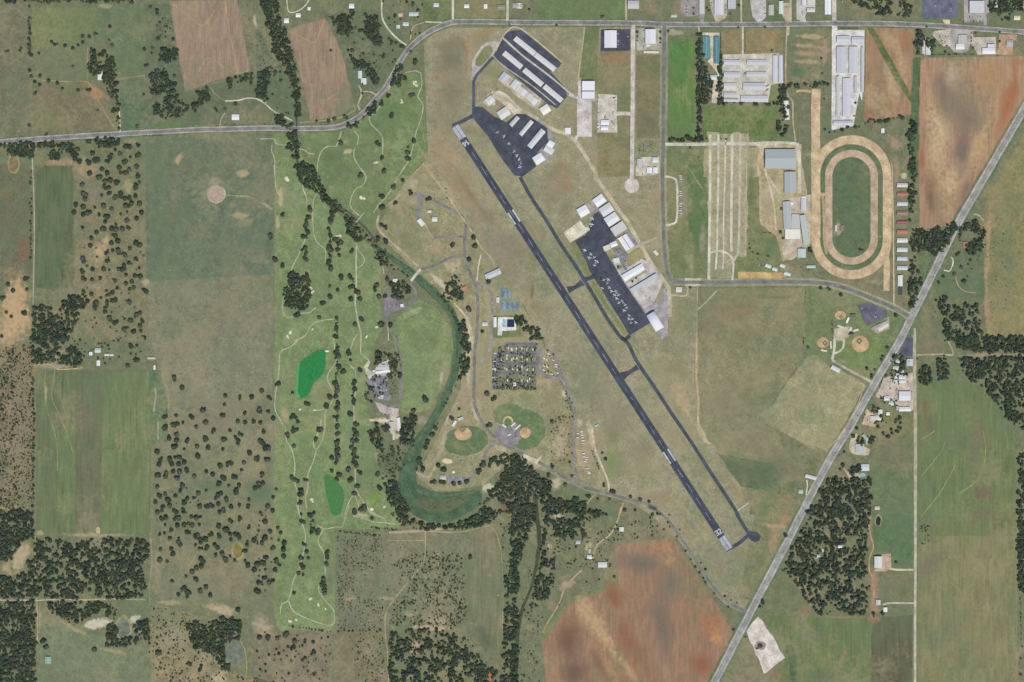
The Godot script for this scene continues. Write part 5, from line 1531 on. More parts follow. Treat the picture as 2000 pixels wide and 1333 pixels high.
	sheet("tennis_court", [-37.1,-126.1,23.3,-126.1,23.3,-90.2,-37.1,-90.2], green, 3, 0.0)
	for p in [[-32.4,-154.1,-21.5,-154.1,-21.5,-133.1,-32.4,-133.1], [-17.6,-154.1,-8.3,-154.1,-8.3,-133.1,-17.6,-133.1], [-35.1,-117.5,-25.4,-117.5,-25.4,-96.5,-35.1,-96.5], [-19.2,-117.5,-9,-117.5,-9,-96.5,-19.2,-96.5], [-3.2,-117.5,6.5,-117.5,6.5,-96.5,-3.2,-96.5], [12,-117.5,21.3,-117.5,21.3,-96.5,12,-96.5]]:
		sheet("tennis_court_surface", p, blue, 5, 0.0)
		var e := [p[0] + 0.8, p[1] + 1.2, p[2] - 0.8, p[3] + 1.2, p[4] - 0.8, p[5] - 1.2, p[6] + 0.8, p[7] - 1.2]
		for k in 4:
			ribbon("court_marking", [e[k * 2], e[k * 2 + 1], e[(k * 2 + 2) % 8], e[(k * 2 + 3) % 8]], 0.12, paved(190, 194, 192), 6)
		ribbon("court_marking", [e[0], (e[1] + e[5]) / 2, e[2], (e[1] + e[5]) / 2], 0.12, paved(190, 194, 192), 6)
	# swimming pool
	sheet("pool_deck", [-42,-72,11,-72,13,-33,-29,-30,-31,-17,-44,-17], paved(214, 214, 206), 3, 0.0)
	sheet("lawn_patch", [-58,-78,27,-78,27,-13,-58,-9], grass(76, 108, 64), 2, 0.6)
	sheet("swimming_pool", [-15,-66,7,-66,7,-42,-15,-42], cover("pool_cover", tone(48, 62, 84), tarmac, 60.0, 0.25, false), 4, 0.0)
	sheet("swimming_pool", [-29,-66,-19,-66,-19,-42,-29,-42], cover("pool_water", tone(158, 206, 202), tarmac, 60.0, 0.1, false), 4, 0.0)
	disc("swimming_pool", [1062,406][0], [1062,406][1], 9, 6.5, cover("pool_water", tone(150, 204, 206), tarmac, 60.0, 0.1, false), 4, 0.3)

func ball_diamond(x: float, z: float, r: float) -> void:
	lay("ball_diamond", PackedVector2Array([Vector2(x, z - r), Vector2(x + r, z), Vector2(x, z + r), Vector2(x - r, z)]), grass(104, 122, 76), 4)
	disc("pitcher_mound", x, z, 2.4, 2.4, paved(194, 166, 130), 5)

# ---------------------------------------------------------------- trees

var leaf_mats: Array = []
var wood_meshes: Array = []
var bush_meshes: Array = []
var landmarks: Array = []

func lobe(st: SurfaceTool, c: Vector3, r: Vector3, tint: float, seed_: int) -> void:
	var lat := 5
	var lon := 8
	var p := []
	for i in lat + 1:
		var row := []
		for k in lon:
			var th := PI * i / lat
			var ph := TAU * (k + 0.5 * (i % 2)) / lon
			var d := Vector3(sin(th) * cos(ph), cos(th), sin(th) * sin(ph))
			var f := 1.0 + 0.55 * wobble.get_noise_3d(d.x * 45.0 + seed_ * 31.0, d.y * 45.0, d.z * 45.0)
			row.append(c + d * r * f)
		p.append(row)
	st.set_color(Color(tint, tint * (0.97 + 0.06 * fposmod(seed_ * 0.37, 1.0)), tint * 0.98))
	for i in lat:
		for k in lon:
			var a: Vector3 = p[i][k]
			var b: Vector3 = p[i][(k + 1) % lon]
			var cc: Vector3 = p[i + 1][(k + 1) % lon]
			var d: Vector3 = p[i + 1][k]
			if i > 0: for q in [a, cc, b]: st.add_vertex(q)
			if i < lat - 1: for q in [a, d, cc]: st.add_vertex(q)

func crown_mesh(seed_: int, tall := 0.85, lobes := 8, tufts := 110) -> ArrayMesh:
	var g := RandomNumberGenerator.new()
	g.seed = seed_
	var st := SurfaceTool.new()
	st.begin(Mesh.PRIMITIVE_TRIANGLES)
	st.set_smooth_group(0)
	var centres := []
	var turn := g.randf() * TAU
	for k in lobes:
		var t := turn + TAU * k / (lobes - 1.0) + g.randf_range(-0.25, 0.25)
		var far := g.randf_range(0.40, 0.62) if k else 0.05
		var r := g.randf_range(0.30, 0.46) if k else 0.5
		var c := Vector3(cos(t) * far, tall * (0.72 + g.randf_range(-0.14, 0.10) + (0.16 if k == 0 else 0.0)), sin(t) * far)
		centres.append([c, r])
		lobe(st, c, Vector3(r, r * 0.72, r), g.randf_range(0.78, 1.2), seed_ * 10 + k)
	st.generate_normals()
	# leaf sprays that break the outline
	for k in tufts:
		var e: Array = centres[g.randi() % centres.size()]
		var d := Vector3(g.randfn(), absf(g.randfn()) * 0.8, g.randfn()).normalized()
		var c: Vector3 = e[0] + d * e[1] * g.randf_range(0.85, 1.2) * Vector3(1, 0.75, 1)
		var s := g.randf_range(0.06, 0.13)
		var u := Vector3(g.randfn(), g.randfn(), g.randfn()).normalized()
		var v := u.cross(d + Vector3(0.01, 0, 0.02)).normalized()
		var tint := g.randf_range(0.75, 1.3)
		st.set_color(Color(tint, tint, tint * 0.95))
		st.set_normal((d + Vector3.UP * 0.5).normalized())
		for q in [c - u * s, c + v * s * 0.7, c + u * s, c - u * s, c + u * s, c - v * s * 0.7]: st.add_vertex(q)
	return st.commit()

func stem(r: float, h: float) -> ArrayMesh:
	var rings := []
	for i in 4:
		var ring := []
		var rr: float = r * [1.5, 1.0, 0.85, 0.55][i]
		for k in 6: ring.append(Vector3(cos(TAU * k / 6) * rr, h * [0.0, 0.15, 0.6, 1.0][i], sin(TAU * k / 6) * rr))
		rings.append(ring)
	var list := [[loft(rings), Transform3D()]]
	for k in 3:
		var b := Basis(Vector3.UP, TAU * k / 3.0) * Basis(Vector3.RIGHT, 0.8)
		list.append([loft(rings), Transform3D(b.scaled(Vector3.ONE * 0.55), Vector3(0, h * 0.6, 0))])
	return merged(list)

func make_trees() -> void:
	bark = StandardMaterial3D.new()
	bark.albedo_color = Color(0.11, 0.085, 0.065).linear_to_srgb()
	bark.roughness = 0.95
	trunk_mesh = stem(0.06, 0.62)
	for c in [[68, 79, 57], [63, 76, 61], [74, 83, 56], [60, 75, 62], [78, 92, 63], [94, 102, 72], [92, 92, 76], [84, 90, 84]]:
		var m := StandardMaterial3D.new()
		m.resource_name = "leaves"
		m.albedo_color = tone(c[0], c[1], c[2], 1.0)
		m.vertex_color_use_as_albedo = true
		m.roughness = 0.75
		m.metallic_specular = 0.25
		leaf_mats.append(m)
	for k in 6: crowns.append(crown_mesh(100 + k * 7, [0.85, 0.8, 0.9, 0.85, 1.0, 0.8][k], [8, 7, 9, 8, 7, 10][k]))
	for k in 4:
		var m := ArrayMesh.new()
		var c := crown_mesh(300 + k * 5, 0.95, 6, 70)
		m.add_surface_from_arrays(Mesh.PRIMITIVE_TRIANGLES, c.surface_get_arrays(0))
		m.surface_set_material(0, leaf_mats[k])
		m.add_surface_from_arrays(Mesh.PRIMITIVE_TRIANGLES, trunk_mesh.surface_get_arrays(0))
		m.surface_set_material(1, bark)
		wood_meshes.append(m)
	for k in 2:
		var c := crown_mesh(500 + k * 3, 0.75, 5, 40)
		c.surface_set_material(0, leaf_mats[4 + k])
		bush_meshes.append(c)

func scatter(called: String, label: String, category: String, places: Array, meshes: Array) -> void:
	# places: [x, z, radius, tint]; one object for each mesh
	var lots := []
	for m in meshes: lots.append([])
	for i in places.size(): lots[i % meshes.size()].append(places[i])
	for k in meshes.size():
		if lots[k].is_empty(): continue
		var mm := MultiMesh.new()
		mm.transform_format = MultiMesh.TRANSFORM_3D
		mm.use_colors = true
		mm.mesh = meshes[k]
		mm.instance_count = lots[k].size()
		for i in lots[k].size():
			var e: Array = lots[k][i]
			var r: float = e[2]
			var b := Basis(Vector3.UP, rng.randf() * TAU).scaled(Vector3(r * rng.randf_range(0.88, 1.12), r * rng.randf_range(0.9, 1.25), r * rng.randf_range(0.88, 1.12)))
			mm.set_instance_transform(i, Transform3D(b, Vector3(e[0], 0.2, e[1])))
			var t: float = e[3]
			mm.set_instance_color(i, Color(t, t * rng.randf_range(0.97, 1.04), t * rng.randf_range(0.92, 1.06)))
		var o := MultiMeshInstance3D.new()
		o.name = numbered(called)
		o.multimesh = mm
		add_child(o, true)
		tag(o, label, category, "", "stuff")

func filling(a: Array, spacing: float, rmin: float, rmax: float, gap := 0.0, gap_size := 0.012) -> Array:
	# places over a polygon; gap 0 is closed wood, higher leaves clearings
	var p := points(a)
	var lo := p[0]
	var hi := p[0]
	for q in p:
		lo = lo.min(q)
		hi = hi.max(q)
	var out := []
	var z := lo.y
	var row := 0
	while z < hi.y:
		var x := lo.x + (row % 2) * spacing * 0.5
		while x < hi.x:
			var q := Vector2(x + rng.randf_range(-0.45, 0.45) * spacing, z + rng.randf_range(-0.45, 0.45) * spacing)
			var edge := q + 9.0 * Vector2(wobble.get_noise_2d(q.x * 1.5, q.y * 1.5), wobble.get_noise_2d(q.x * 1.5 + 300.0, q.y * 1.5))
			if Geometry2D.is_point_in_polygon(edge, p):
				var n := wobble.get_noise_2d(q.x * gap_size * 100.0 + 2000.0, q.y * gap_size * 100.0) * 0.45 + wobble.get_noise_2d(q.x * 0.8 + 4000.0, q.y * 0.8) * 0.4 + 0.5 + rng.randf_range(-0.15, 0.15)
				if n > gap + 0.08:
					out.append([q.x, q.y, lerpf(rmin, rmax, pow(rng.randf(), 1.6)), rng.randf_range(0.7, 1.28)])
			x += spacing
		z += spacing * 0.87
		row += 1
	return out

func row_of(a: Array, spacing: float, rmin: float, rmax: float, aside := 1.0, keep := 1.0) -> Array:
	var c := points(a)
	var out := []
	for i in c.size() - 1:
		var n := int(c[i].distance_to(c[i + 1]) / spacing) + 1
		for k in n:
			if rng.randf() > keep: continue
			var q := c[i].lerp(c[i + 1], (k + rng.randf_range(-0.3, 0.3)) / n)
			out.append([q.x + rng.randf_range(-aside, aside), q.y + rng.randf_range(-aside, aside), rng.randf_range(rmin, rmax), rng.randf_range(0.85, 1.15)])
	return out

func plant_woods() -> void:
	var woods := [
		["dense oak wood beside the narrow white lane in the west", [-1453,-100,-1429,-107,-1373,-94,-1361,-130,-1324,-140,-1292,-149,-1282,-118,-1316,-62,-1340,1,-1454,1], 0.30],
		["dense oak wood beside the narrow white lane in the west", [-1458,-14,-1348,-14,-1373,34,-1393,66,-1458,67], 0.28],
		["oak grove around the south-western farmhouse", [-1373,42,-1324,14,-1292,58,-1308,77,-1373,69], 0.38],
		["dense oak wood south of the striped western field", [-1441,596,-1389,600,-1324,614,-1244,593,-1147,601,-1101,601,-1097,666,-1127,678,-1110,722,-1111,775,-1171,781,-1228,775,-1332,781,-1444,775,-1471,698], 0.37],
		["dense oak wood at the western edge", [-1554,512,-1449,512,-1449,598,-1484,606,-1514,658,-1554,670], 0.22],
		["oak wood left of the bare tan strip in the south-west", [-1554,716,-1477,702,-1453,747,-1451,779,-1554,782], 0.35],
		["dense oak wood in the south-western corner", [-1554,791,-1444,790,-1441,940,-1440,1037,-1554,1037], 0.30],
		["oak wood above the south-western green meadow", [-1411,791,-1308,791,-1203,794,-1193,845,-1228,835,-1236,815,-1292,839,-1308,864,-1336,855,-1373,831,-1405,823], 0.33],
		["oaks around the green farm pond in the south-west", [-1228,859,-1199,855,-1195,900,-1151,900,-1147,855,-1103,843,-1097,916,-1175,926,-1228,924], 0.30],
		["dense oak wood west of the pale pond", [-986,859,-889,849,-889,835,-819,843,-827,906,-865,912,-869,966,-847,996,-869,1001,-909,952,-970,920], 0.18],
		["oak wood at the south edge of the brush field", [-372,888,-328,886,-316,872,-211,874,-179,884,-114,920,-90,964,-42,1001,-42,1037,-372,1037], 0.40],
		["wood along the creek south of the river bend", [-25,714,17,714,17,1037,-35,1037,-21,859], 0.36],
		["wood south of the river bend", [-332,557,-372,521,-344,505,-308,541,-251,559,-179,557,-122,525,-90,509,-33,513,-66,553,-146,571,-255,573], 0.22],
		["wood south of the river bend", [-98,506,-66,461,-29,397,11,345,35,345,35,526,-17,526,-21,490,-66,474,-90,526], 0.25],
		["wood beside the park road bend", [-74,353,-17,341,3,365,-33,377,-70,389], 0.2],
		["wood along the creek below the park road", [-4,341,24,349,60,377,81,409,117,433,121,482,81,490,60,433,48,526,-4,526], 0.22],
		["thick wood south of the park road", [121,478,218,480,226,510,282,514,292,528,97,528,93,506], 0.15],
		["thick wood west of the creek", [-4,497,69,497,73,533,52,585,20,682,-4,690], 0.3],
		["thick wood west of the creek", [-4,690,20,686,24,739,-4,803], 0.25],
		["wood of the southern homesteads", [93,533,173,541,282,517,290,505,226,561,181,565,242,589,169,602,105,589,89,630,133,658,129,722,117,771,93,787,77,819,52,819,69,739,87,666], 0.36],
		["thicket along the lower creek", [-4,803,12,811,16,900,20,1037,-4,1037], 0.34],
		["dense oak wood beside the diagonal highway", [907,493,1087,493,1072,650,1082,828,925,828,897,795,877,755,808,686,833,650,865,598], 0.42],
		["dense oak wood beside the diagonal highway", [954,413,1087,413,1089,528,899,528,921,482], 0.33],
		["thicket between the red field and the diagonal highway", [1224,-338,1268,-336,1344,-360,1351,-348,1310,-271,1280,-259,1252,-275,1224,-271], 0.12],
		["trees round the red-roofed house by the diagonal highway", [1373,-356,1405,-368,1429,-340,1434,-279,1385,-259,1373,-295,1405,-311,1405,-328,1373,-336,1348,-295,1361,-344], 0.2],
		["brushy fence line between the race track and the red field", [1199,-541,1228,-541,1224,-340,1224,-223,1203,-215], 0.46],
		["brushy fence line between the race track and the red field", [1203,-670,1228,-678,1228,-493,1199,-493], 0.46],
		["trees at the highway corner south of the stalls", [1199,-215,1234,-219,1244,-174,1232,-138,1216,-102,1199,-102,1203,-150], 0.33],
		["open oak grove east of the diagonal highway", [1276,-130,1316,-134,1328,-86,1344,-110,1413,-110,1429,1,1304,1,1308,-74], 0.4],
		["dense wood at the eastern edge", [1328,-14,1554,-14,1554,37,1397,35,1348,22], 0.2],
		["dense wood at the eastern edge", [1351,47,1554,47,1554,272,1506,242,1437,151,1377,115], 0.36],
		["oak clumps below the eastern dirt lane", [1230,83,1272,75,1272,123,1230,133], 0.3],
		["oak clumps below the eastern dirt lane", [1284,50,1316,46,1328,111,1288,120], 0.3],
		["tree line at the far eastern fence", [1532,345,1554,337,1554,528,1532,528], 0.3],
		["tree line at the far eastern fence", [1532,493,1554,493,1554,763,1533,747], 0.15],
		["trees by the yard at the north-eastern highway", [1220,-944,1244,-938,1252,-916,1288,-918,1272,-870,1244,-912,1240,-868,1220,-868], 0.1],
		["trees of the north-eastern house lots", [1445,-1029,1554,-1037,1554,-1005,1510,-993,1506,-963,1473,-967,1477,-1001,1445,-989], 0.24],
		["open wood north of the highway by the parking lot", [1026,-1037,1151,-1037,1147,-993,1123,-981,1087,-997,1050,-1017], 0.36],
		["open wood north of the highway by the parking lot", [1167,-1037,1213,-1029,1211,-981,1171,-981], 0.35],
		["tree belt west of the white storage buildings", [558,-932,574,-932,580,-844,604,-795,609,-759,596,-723,576,-715,577,-614,559,-614], 0.12],
		["hedge south of the long green field", [472,-616,576,-616,576,-603,472,-603], 0.2],
		["tree row beside the teal-roofed buildings", [625,-872,637,-872,637,-723,623,-723], 0.28],
		["creek woods in the north", [-767,-1037,-715,-1037,-694,-952,-670,-900,-646,-791,-636,-686,-654,-678,-666,-775,-698,-848,-725,-864,-733,-936], 0.15],
		["tree clumps east of the northern tan field", [-445,-995,-400,-989,-404,-928,-384,-892,-420,-894,-445,-932], 0.12],
		["tree clumps east of the northern tan field", [-557,-981,-477,-1001,-485,-928,-517,-912], 0.32],
		["tree clumps east of the northern tan field", [-497,-896,-469,-880,-436,-844,-400,-791,-420,-771,-453,-824,-493,-840], 0.42],
		["oak clump west of the creek in the north", [-775,-791,-751,-824,-715,-836,-715,-807,-743,-775,-739,-727,-775,-735], 0.3],
		["oaks behind the northern golf fairway road", [-509,-654,-469,-670,-432,-703,-388,-751,-348,-836,-328,-832,-324,-791,-356,-771,-388,-715,-420,-691,-457,-666,-485,-638], 0.4],
		["creek woods at the golf course", [-686,-646,-654,-642,-642,-590,-646,-549,-614,-497,-650,-497,-678,-590], 0.3],
		["creek woods at the golf course", [-658,-541,-614,-541,-586,-497,-565,-448,-549,-420,-574,-428,-598,-456,-630,-461], 0.12],
		["creek woods at the golf course", [-513,-368,-485,-376,-461,-336,-453,-303,-477,-295,-501,-336], 0.12],
		["creek woods at the golf course", [-561,-428,-525,-416,-517,-384,-541,-376,-555,-404], 0.3],
		["riverside trees by the golf car park", [-412,-267,-376,-263,-372,-239,-400,-227], 0.2],
		["riverside trees above the river", [-195,-182,-162,-195,-142,-158,-146,-130,-183,-110,-215,-134], 0.3],
		["round golf course grove", [-674,-207,-654,-211,-642,-195,-614,-203,-606,-134,-622,-98,-654,-94,-686,-102,-688,-150], 0.14],
		["trees round the golf clubhouse", [-368,-186,-360,-142,-332,-126,-308,-158,-316,-186,-340,-178], 0.35],
		["trees on the east bank of the river", [-152,-14,-130,-14,-128,75,-140,111,-158,115,-152,50], 0.22],
		["trees on the east bank of the river", [-158,-62,-142,-58,-130,-1,-150,-1], 0.25],
		["trees round the golf maintenance yard", [-436,268,-400,264,-392,320,-400,324,-416,324], 0.15],
		["trees round the golf maintenance yard", [-340,268,-299,216,-287,216,-295,268,-303,312,-340,312,-336,288], 0.22],
		["woodland on the west bank of the river", [-388,429,-352,429,-340,474,-312,510,-328,526,-364,502,-376,465], 0.14],
		["trees beside the golf clubhouse drive", [-412,34,-372,34,-348,75,-348,95,-368,66,-396,42,-400,83,-416,79], 0.3],
		["trees at the tennis courts and pool", [11,-78,35,-78,35,-45,15,-45], 0.2],
		["trees at the corner of the camp ground", [8,-78,40,-70,52,-41,81,-53,97,-1,69,-1,52,-21,8,-53], 0.2],
		["tree belt south of the red field in the north-east", [1062,-668,1107,-670,1147,-676,1207,-686,1207,-676,1147,-666,1066,-656], 0.3],
		["hedge south of the white storage rows", [937,-640,970,-636,1034,-650,1058,-656,1058,-650,1002,-636,970,-628], 0.3],
		["hedge across the yards west of the long white buildings", [833,-782,964,-782,964,-771,833,-769], 0.3],
		["trees east of the orchard lawn", [810,-775,827,-775,841,-727,831,-630,804,-606,802,-678,810,-719], 0.3],
		["hedge north of the orchard lawn", [621,-722,804,-724,804,-715,621,-713], 0.34],
		["trees of the highway home lots", [1151,38,1191,46,1191,95,1163,95,1147,71], 0.4],
		["trees of the highway home lots", [1107,228,1131,216,1151,248,1107,256], 0.45],
		["trees round the blue pool house", [1046,288,1062,280,1066,312,1050,316], 0.3],
		["trees round the blue pool house", [1074,284,1099,288,1095,320,1078,316], 0.35],
		["trees round the blue pool house", [1018,381,1058,377,1054,405,1022,401], 0.35],
		["oak clump beside the first tan field", [-1095,-807,-1050,-828,-1034,-783,-1010,-775,-1026,-751,-1066,-751,-1095,-743], 0.18],
		["oak clump beside the first tan field", [-1091,-719,-1050,-743,-1014,-747,-978,-715,-921,-755,-913,-735,-954,-699,-1006,-678,-1083,-682], 0.30],
		["oak clump beside the first tan field", [-1070,-888,-1010,-892,-1006,-864,-1034,-840,-1070,-848], 0.25],
		["trees around the north-western farmhouse", [-1284,-884,-1232,-876,-1203,-856,-1195,-807,-1211,-783,-1236,-791,-1244,-815,-1268,-807,-1284,-824], 0.32],
		["trees along the north-western farm drive", [-1240,-787,-1195,-799,-1191,-719,-1187,-646,-1203,-638,-1205,-727,-1228,-759], 0.35],
		["tree line at the northern edge", [-1554,-1038,-1187,-1038,-1147,-1025,-1187,-1026,-1348,-1028,-1550,-1029], 0.15],
		["oaks along the south side of the western highway", [-1554,-601,-1453,-599,-1348,-601,-1328,-612,-1308,-582,-1320,-549,-1340,-574,-1381,-547,-1417,-556,-1373,-586,-1445,-582,-1453,-558,-1534,-560,-1530,-584,-1554,-586], 0.22],
		["oaks along the south side of the western highway", [-1292,-612,-1187,-618,-1182,-596,-1228,-584,-1292,-600], 0.2],
		["oaks north of the highway by the creek", [-719,-691,-698,-695,-686,-670,-662,-658,-674,-646,-711,-650], 0.2],
		["trees beside the second northern farm", [-954,-755,-921,-771,-913,-735,-946,-715], 0.4],
		["oaks below the first tan field", [-865,-795,-792,-815,-784,-791,-817,-783,-857,-767], 0.35],
		["oaks below the first tan field", [-804,-783,-748,-824,-744,-735,-768,-743], 0.42],
	]
	for w in woods:
		scatter("woodland", "%s, crowns grown together" % w[0], "woodland", filling(w[1], 6.6, 2.8, 8.0, w[2], 0.03), wood_meshes)
	var scrubs := [
		["low dark brush scattered in the south-western scrub pasture", [-1552,14,-1451,14,-1449,510,-1552,510], 5.4, 1.1, 3.4, 0.36],
		["low brush scattered west of the pale pond", [-1095,799,-889,851,-954,924,-865,996,-740,1037,-1095,1037], 9.0, 1.0, 4.2, 0.40],
		["small dark brush in the square brush field", [-531,587,-388,589,-388,666,-428,690,-477,706,-477,779,-388,787,-388,872,-531,872], 6.0, 0.9, 2.9, 0.42],
		["taller dark bushes in the south-western scrub pasture", [-1552,14,-1469,14,-1494,191,-1502,510,-1552,510], 15.0, 2.6, 6.0, 0.45],
		["green brush in the middle of the square brush field", [-380,670,-263,630,-142,650,-142,771,-130,843,-170,872,-372,859,-360,795,-299,731], 6.4, 1.2, 4.2, 0.42],
		["sparse brush in the square brush field", [-384,610,-271,610,-291,690,-372,779,-469,771,-461,710,-412,658], 20.0, 1.2, 3.4, 0.5],
		["brush strip along the creek fence", [-46,509,15,509,15,714,-17,714,-29,618,-38,577], 8.0, 1.2, 4.4, 0.42],
		["brush south of the brush field", [-497,884,-384,884,-380,1037,-469,1037], 9.0, 1.2, 3.6, 0.40],
		["brush of the southern homestead lots", [93,593,242,593,314,561,439,521,443,585,314,614,298,690,210,690,133,674,93,630], 10.0, 1.6, 4.6, 0.42],
		["sparse bushes along the lower creek", [16,690,73,674,48,819,89,835,89,1037,24,1037], 13.0, 1.4, 4.2, 0.46],
		["small trees of the picnic ground", [121,232,181,216,187,280,181,385,125,369,117,296], 9.5, 1.5, 3.8, 0.42],
		["bushes along the camping loop", [149,143,173,151,189,216,177,240,161,191], 8.0, 1.5, 3.6, 0.36],
		["brush on the river island", [-279,474,-138,472,-179,502,-231,514,-267,502], 8.0, 0.9, 2.4, 0.5],
		["brush on the west bank of the river", [-412,328,-299,304,-299,337,-332,385,-344,429,-388,425,-404,377], 7.0, 1.6, 5.0, 0.36],
		["desert shrubs in the park garden", [-332,-408,-299,-404,-308,-364,-332,-376], 7.0, 0.8, 2.0, 0.45],
		["shrubs in the park west of the airfield", [-267,-513,-227,-513,-187,-428,-239,-432], 13.0, 1.0, 2.8, 0.45],
		["shrubs in the park west of the airfield", [-259,-376,-154,-368,-154,-323,-235,-323], 13.0, 1.0, 2.6, 0.5],
		["camp ground shade trees", [-58.8,10.8,75.5,10.8,73.1,147.7,-58.8,147.7], 7.0, 1.8, 4.4, 0.42],
		["camp ground shade trees", [93,24.5,127.8,31.9,156.4,94.2,134,106.6,96.7,97.9], 10.0, 2.0, 4.0, 0.45],
		["thorny brush east of the diagonal highway", [1437,-364,1550,-416,1542,-215,1490,-94,1441,-53], 11.0, 0.9, 2.2, 0.48],
		["bushes in the horse pasture", [1340,-279,1429,-255,1425,-154,1308,-174], 22.0, 1.8, 3.8, 0.45],
		["brush in the north pasture corner", [-485,-900,-388,-864,-404,-783,-469,-848], 15.0, 1.4, 3.4, 0.4],
		["trees along the northern creek meadow", [-775,-936,-731,-928,-715,-840,-763,-832], 18.0, 1.8, 4.2, 0.45],
		["trees beside the north-western tan field", [-1095,-1017,-1030,-985,-1026,-912,-1070,-920], 13.0, 2.0, 4.6, 0.42],
		["bushes east of the first tan field", [-817,-1025,-748,-1009,-748,-832,-784,-840], 17.0, 1.4, 3.6, 0.48],
		["nursery plant rows beside the white houses", [379,-610,445,-610,445,-566,379,-566], 5.0, 0.9, 1.7, 0.4],
		["bushes of the north-eastern yard", [1265.3,-947.8,1326.6,-944.4,1321.5,-891.6,1287.4,-891.6], 6.0, 0.9, 2.6, 0.42],
		["bushes of the golf clubhouse garden", [-371.7,58.1,-346.7,63.5,-347.8,101.5,-367.4,97.2], 6.0, 1.0, 2.6, 0.4],
		["bushes of the golf clubhouse garden", [-369.5,123.2,-343.5,125.4,-347.8,166.6,-367.4,164.5], 6.0, 1.0, 2.6, 0.42],
		["hedge around the camping ground", [-58.8,136.5,71.8,136.5,71.8,146.4,-58.8,146.4], 5.5, 1.8, 3.8, 0.25],
		["yard trees between the highway home lots", [1145.1,62.5,1205.4,51.1,1205.4,85.2,1171.2,127.6,1145.1,127.6], 6.5, 2.0, 5.0, 0.30],
		["yard trees between the highway home lots", [1114.2,163.4,1167.9,173.1,1163,212.2,1125.6,192.7], 6.5, 2.0, 4.8, 0.26],
		["yard trees between the highway home lots", [1083.3,195.9,1111,199.2,1111,220.3,1086.5,223.6], 5.5, 2.4, 5.0, 0.2],
		["yard trees between the highway home lots", [1093.1,238.2,1145.1,218.7,1145.1,251.3,1102.8,253], 7.0, 2.0, 4.6, 0.3],
		["trees beside the dark car park", [1154.9,38.1,1177.7,39.7,1184.2,54.3,1158.2,69,1145.1,64.1], 6.0, 2.2, 4.6, 0.24],
		["brush in the sandy plot at the diagonal highway", [1236,-78,1296,-94,1300,-1,1236,-1], 17.0, 0.9, 2.4, 0.5],
		["brush clearing inside the highway wood", [845,610,986,589,994,714,877,706,833,666], 8.5, 1.0, 3.2, 0.30],
		["oaks of the southern pasture beside the golf course", [-777,497,-723,497,-723,763,-777,779], 18.0, 2.6, 6.0, 0.46],
		["oaks of the southern pasture beside the golf course", [-777,884,-549,892,-549,1037,-777,1037], 17.0, 2.6, 6.2, 0.44],
		["small oaks in the western oak strip", [-1324,-287,-1111,-287,-1111,-1,-1300,-1], 16.0, 2.4, 5.0, 0.56],
		["small oaks in the western oak strip", [-1340,-10,-1107,-10,-1123,71,-1292,75], 14.0, 2.6, 5.4, 0.46],
		["small oaks in the large oak pasture", [-1083,441,-946,433,-946,526,-1083,526], 20.0, 2.4, 4.6, 0.5],
		["dark brush islands in the eastern hay field", [1240,553,1266,553,1266,606,1244,622], 5.0, 1.2, 3.2, 0.35],
	]
	scrubs.append(["shade trees of the golf car park", [-439,101.5,-373.9,103.7,-372.8,177.5,-419.4,179.6,-440,134.1], 12.0, 2.8, 5.0, 0.36])
	scrubs.append(["trees west of the golf car park", [-445.5,112.4,-433.5,118.9,-432.5,175.3,-404.2,180.7,-443.3,180.8], 8.0, 3.0, 6.0, 0.3])
	scrubs.append(["trees along the golf clubhouse drive", [-399.9,32.1,-345.7,36.4,-343.5,72.2,-354.3,103.7,-367.4,101.5,-369.5,62.5,-399.9,42.9], 8.0, 2.2, 5.4, 0.28])
	scrubs.append(["trees in the meadow east of the second tan field", [-565,-981,-477,-993,-388,-981,-324,-900,-388,-775,-424,-755,-477,-727,-513,-872], 24.0, 2.8, 6.5, 0.46])
	scrubs.append(["trees of the lots north of the curve", [-388,-1029,-271,-1029,-271,-969,-299,-912,-360,-936,-380,-981], 17.0, 2.6, 6.0, 0.42])
	scrubs.append(["trees along the north-western creek meadow", [-775,-840,-706,-848,-670,-775,-658,-678,-735,-678,-775,-727], 24.0, 2.6, 6.0, 0.48])
	for s in scrubs:
		scatter("brush", s[0], "brush", filling(s[1], s[2], s[3], s[4], s[5], 0.05), bush_meshes + wood_meshes.slice(0, 2))
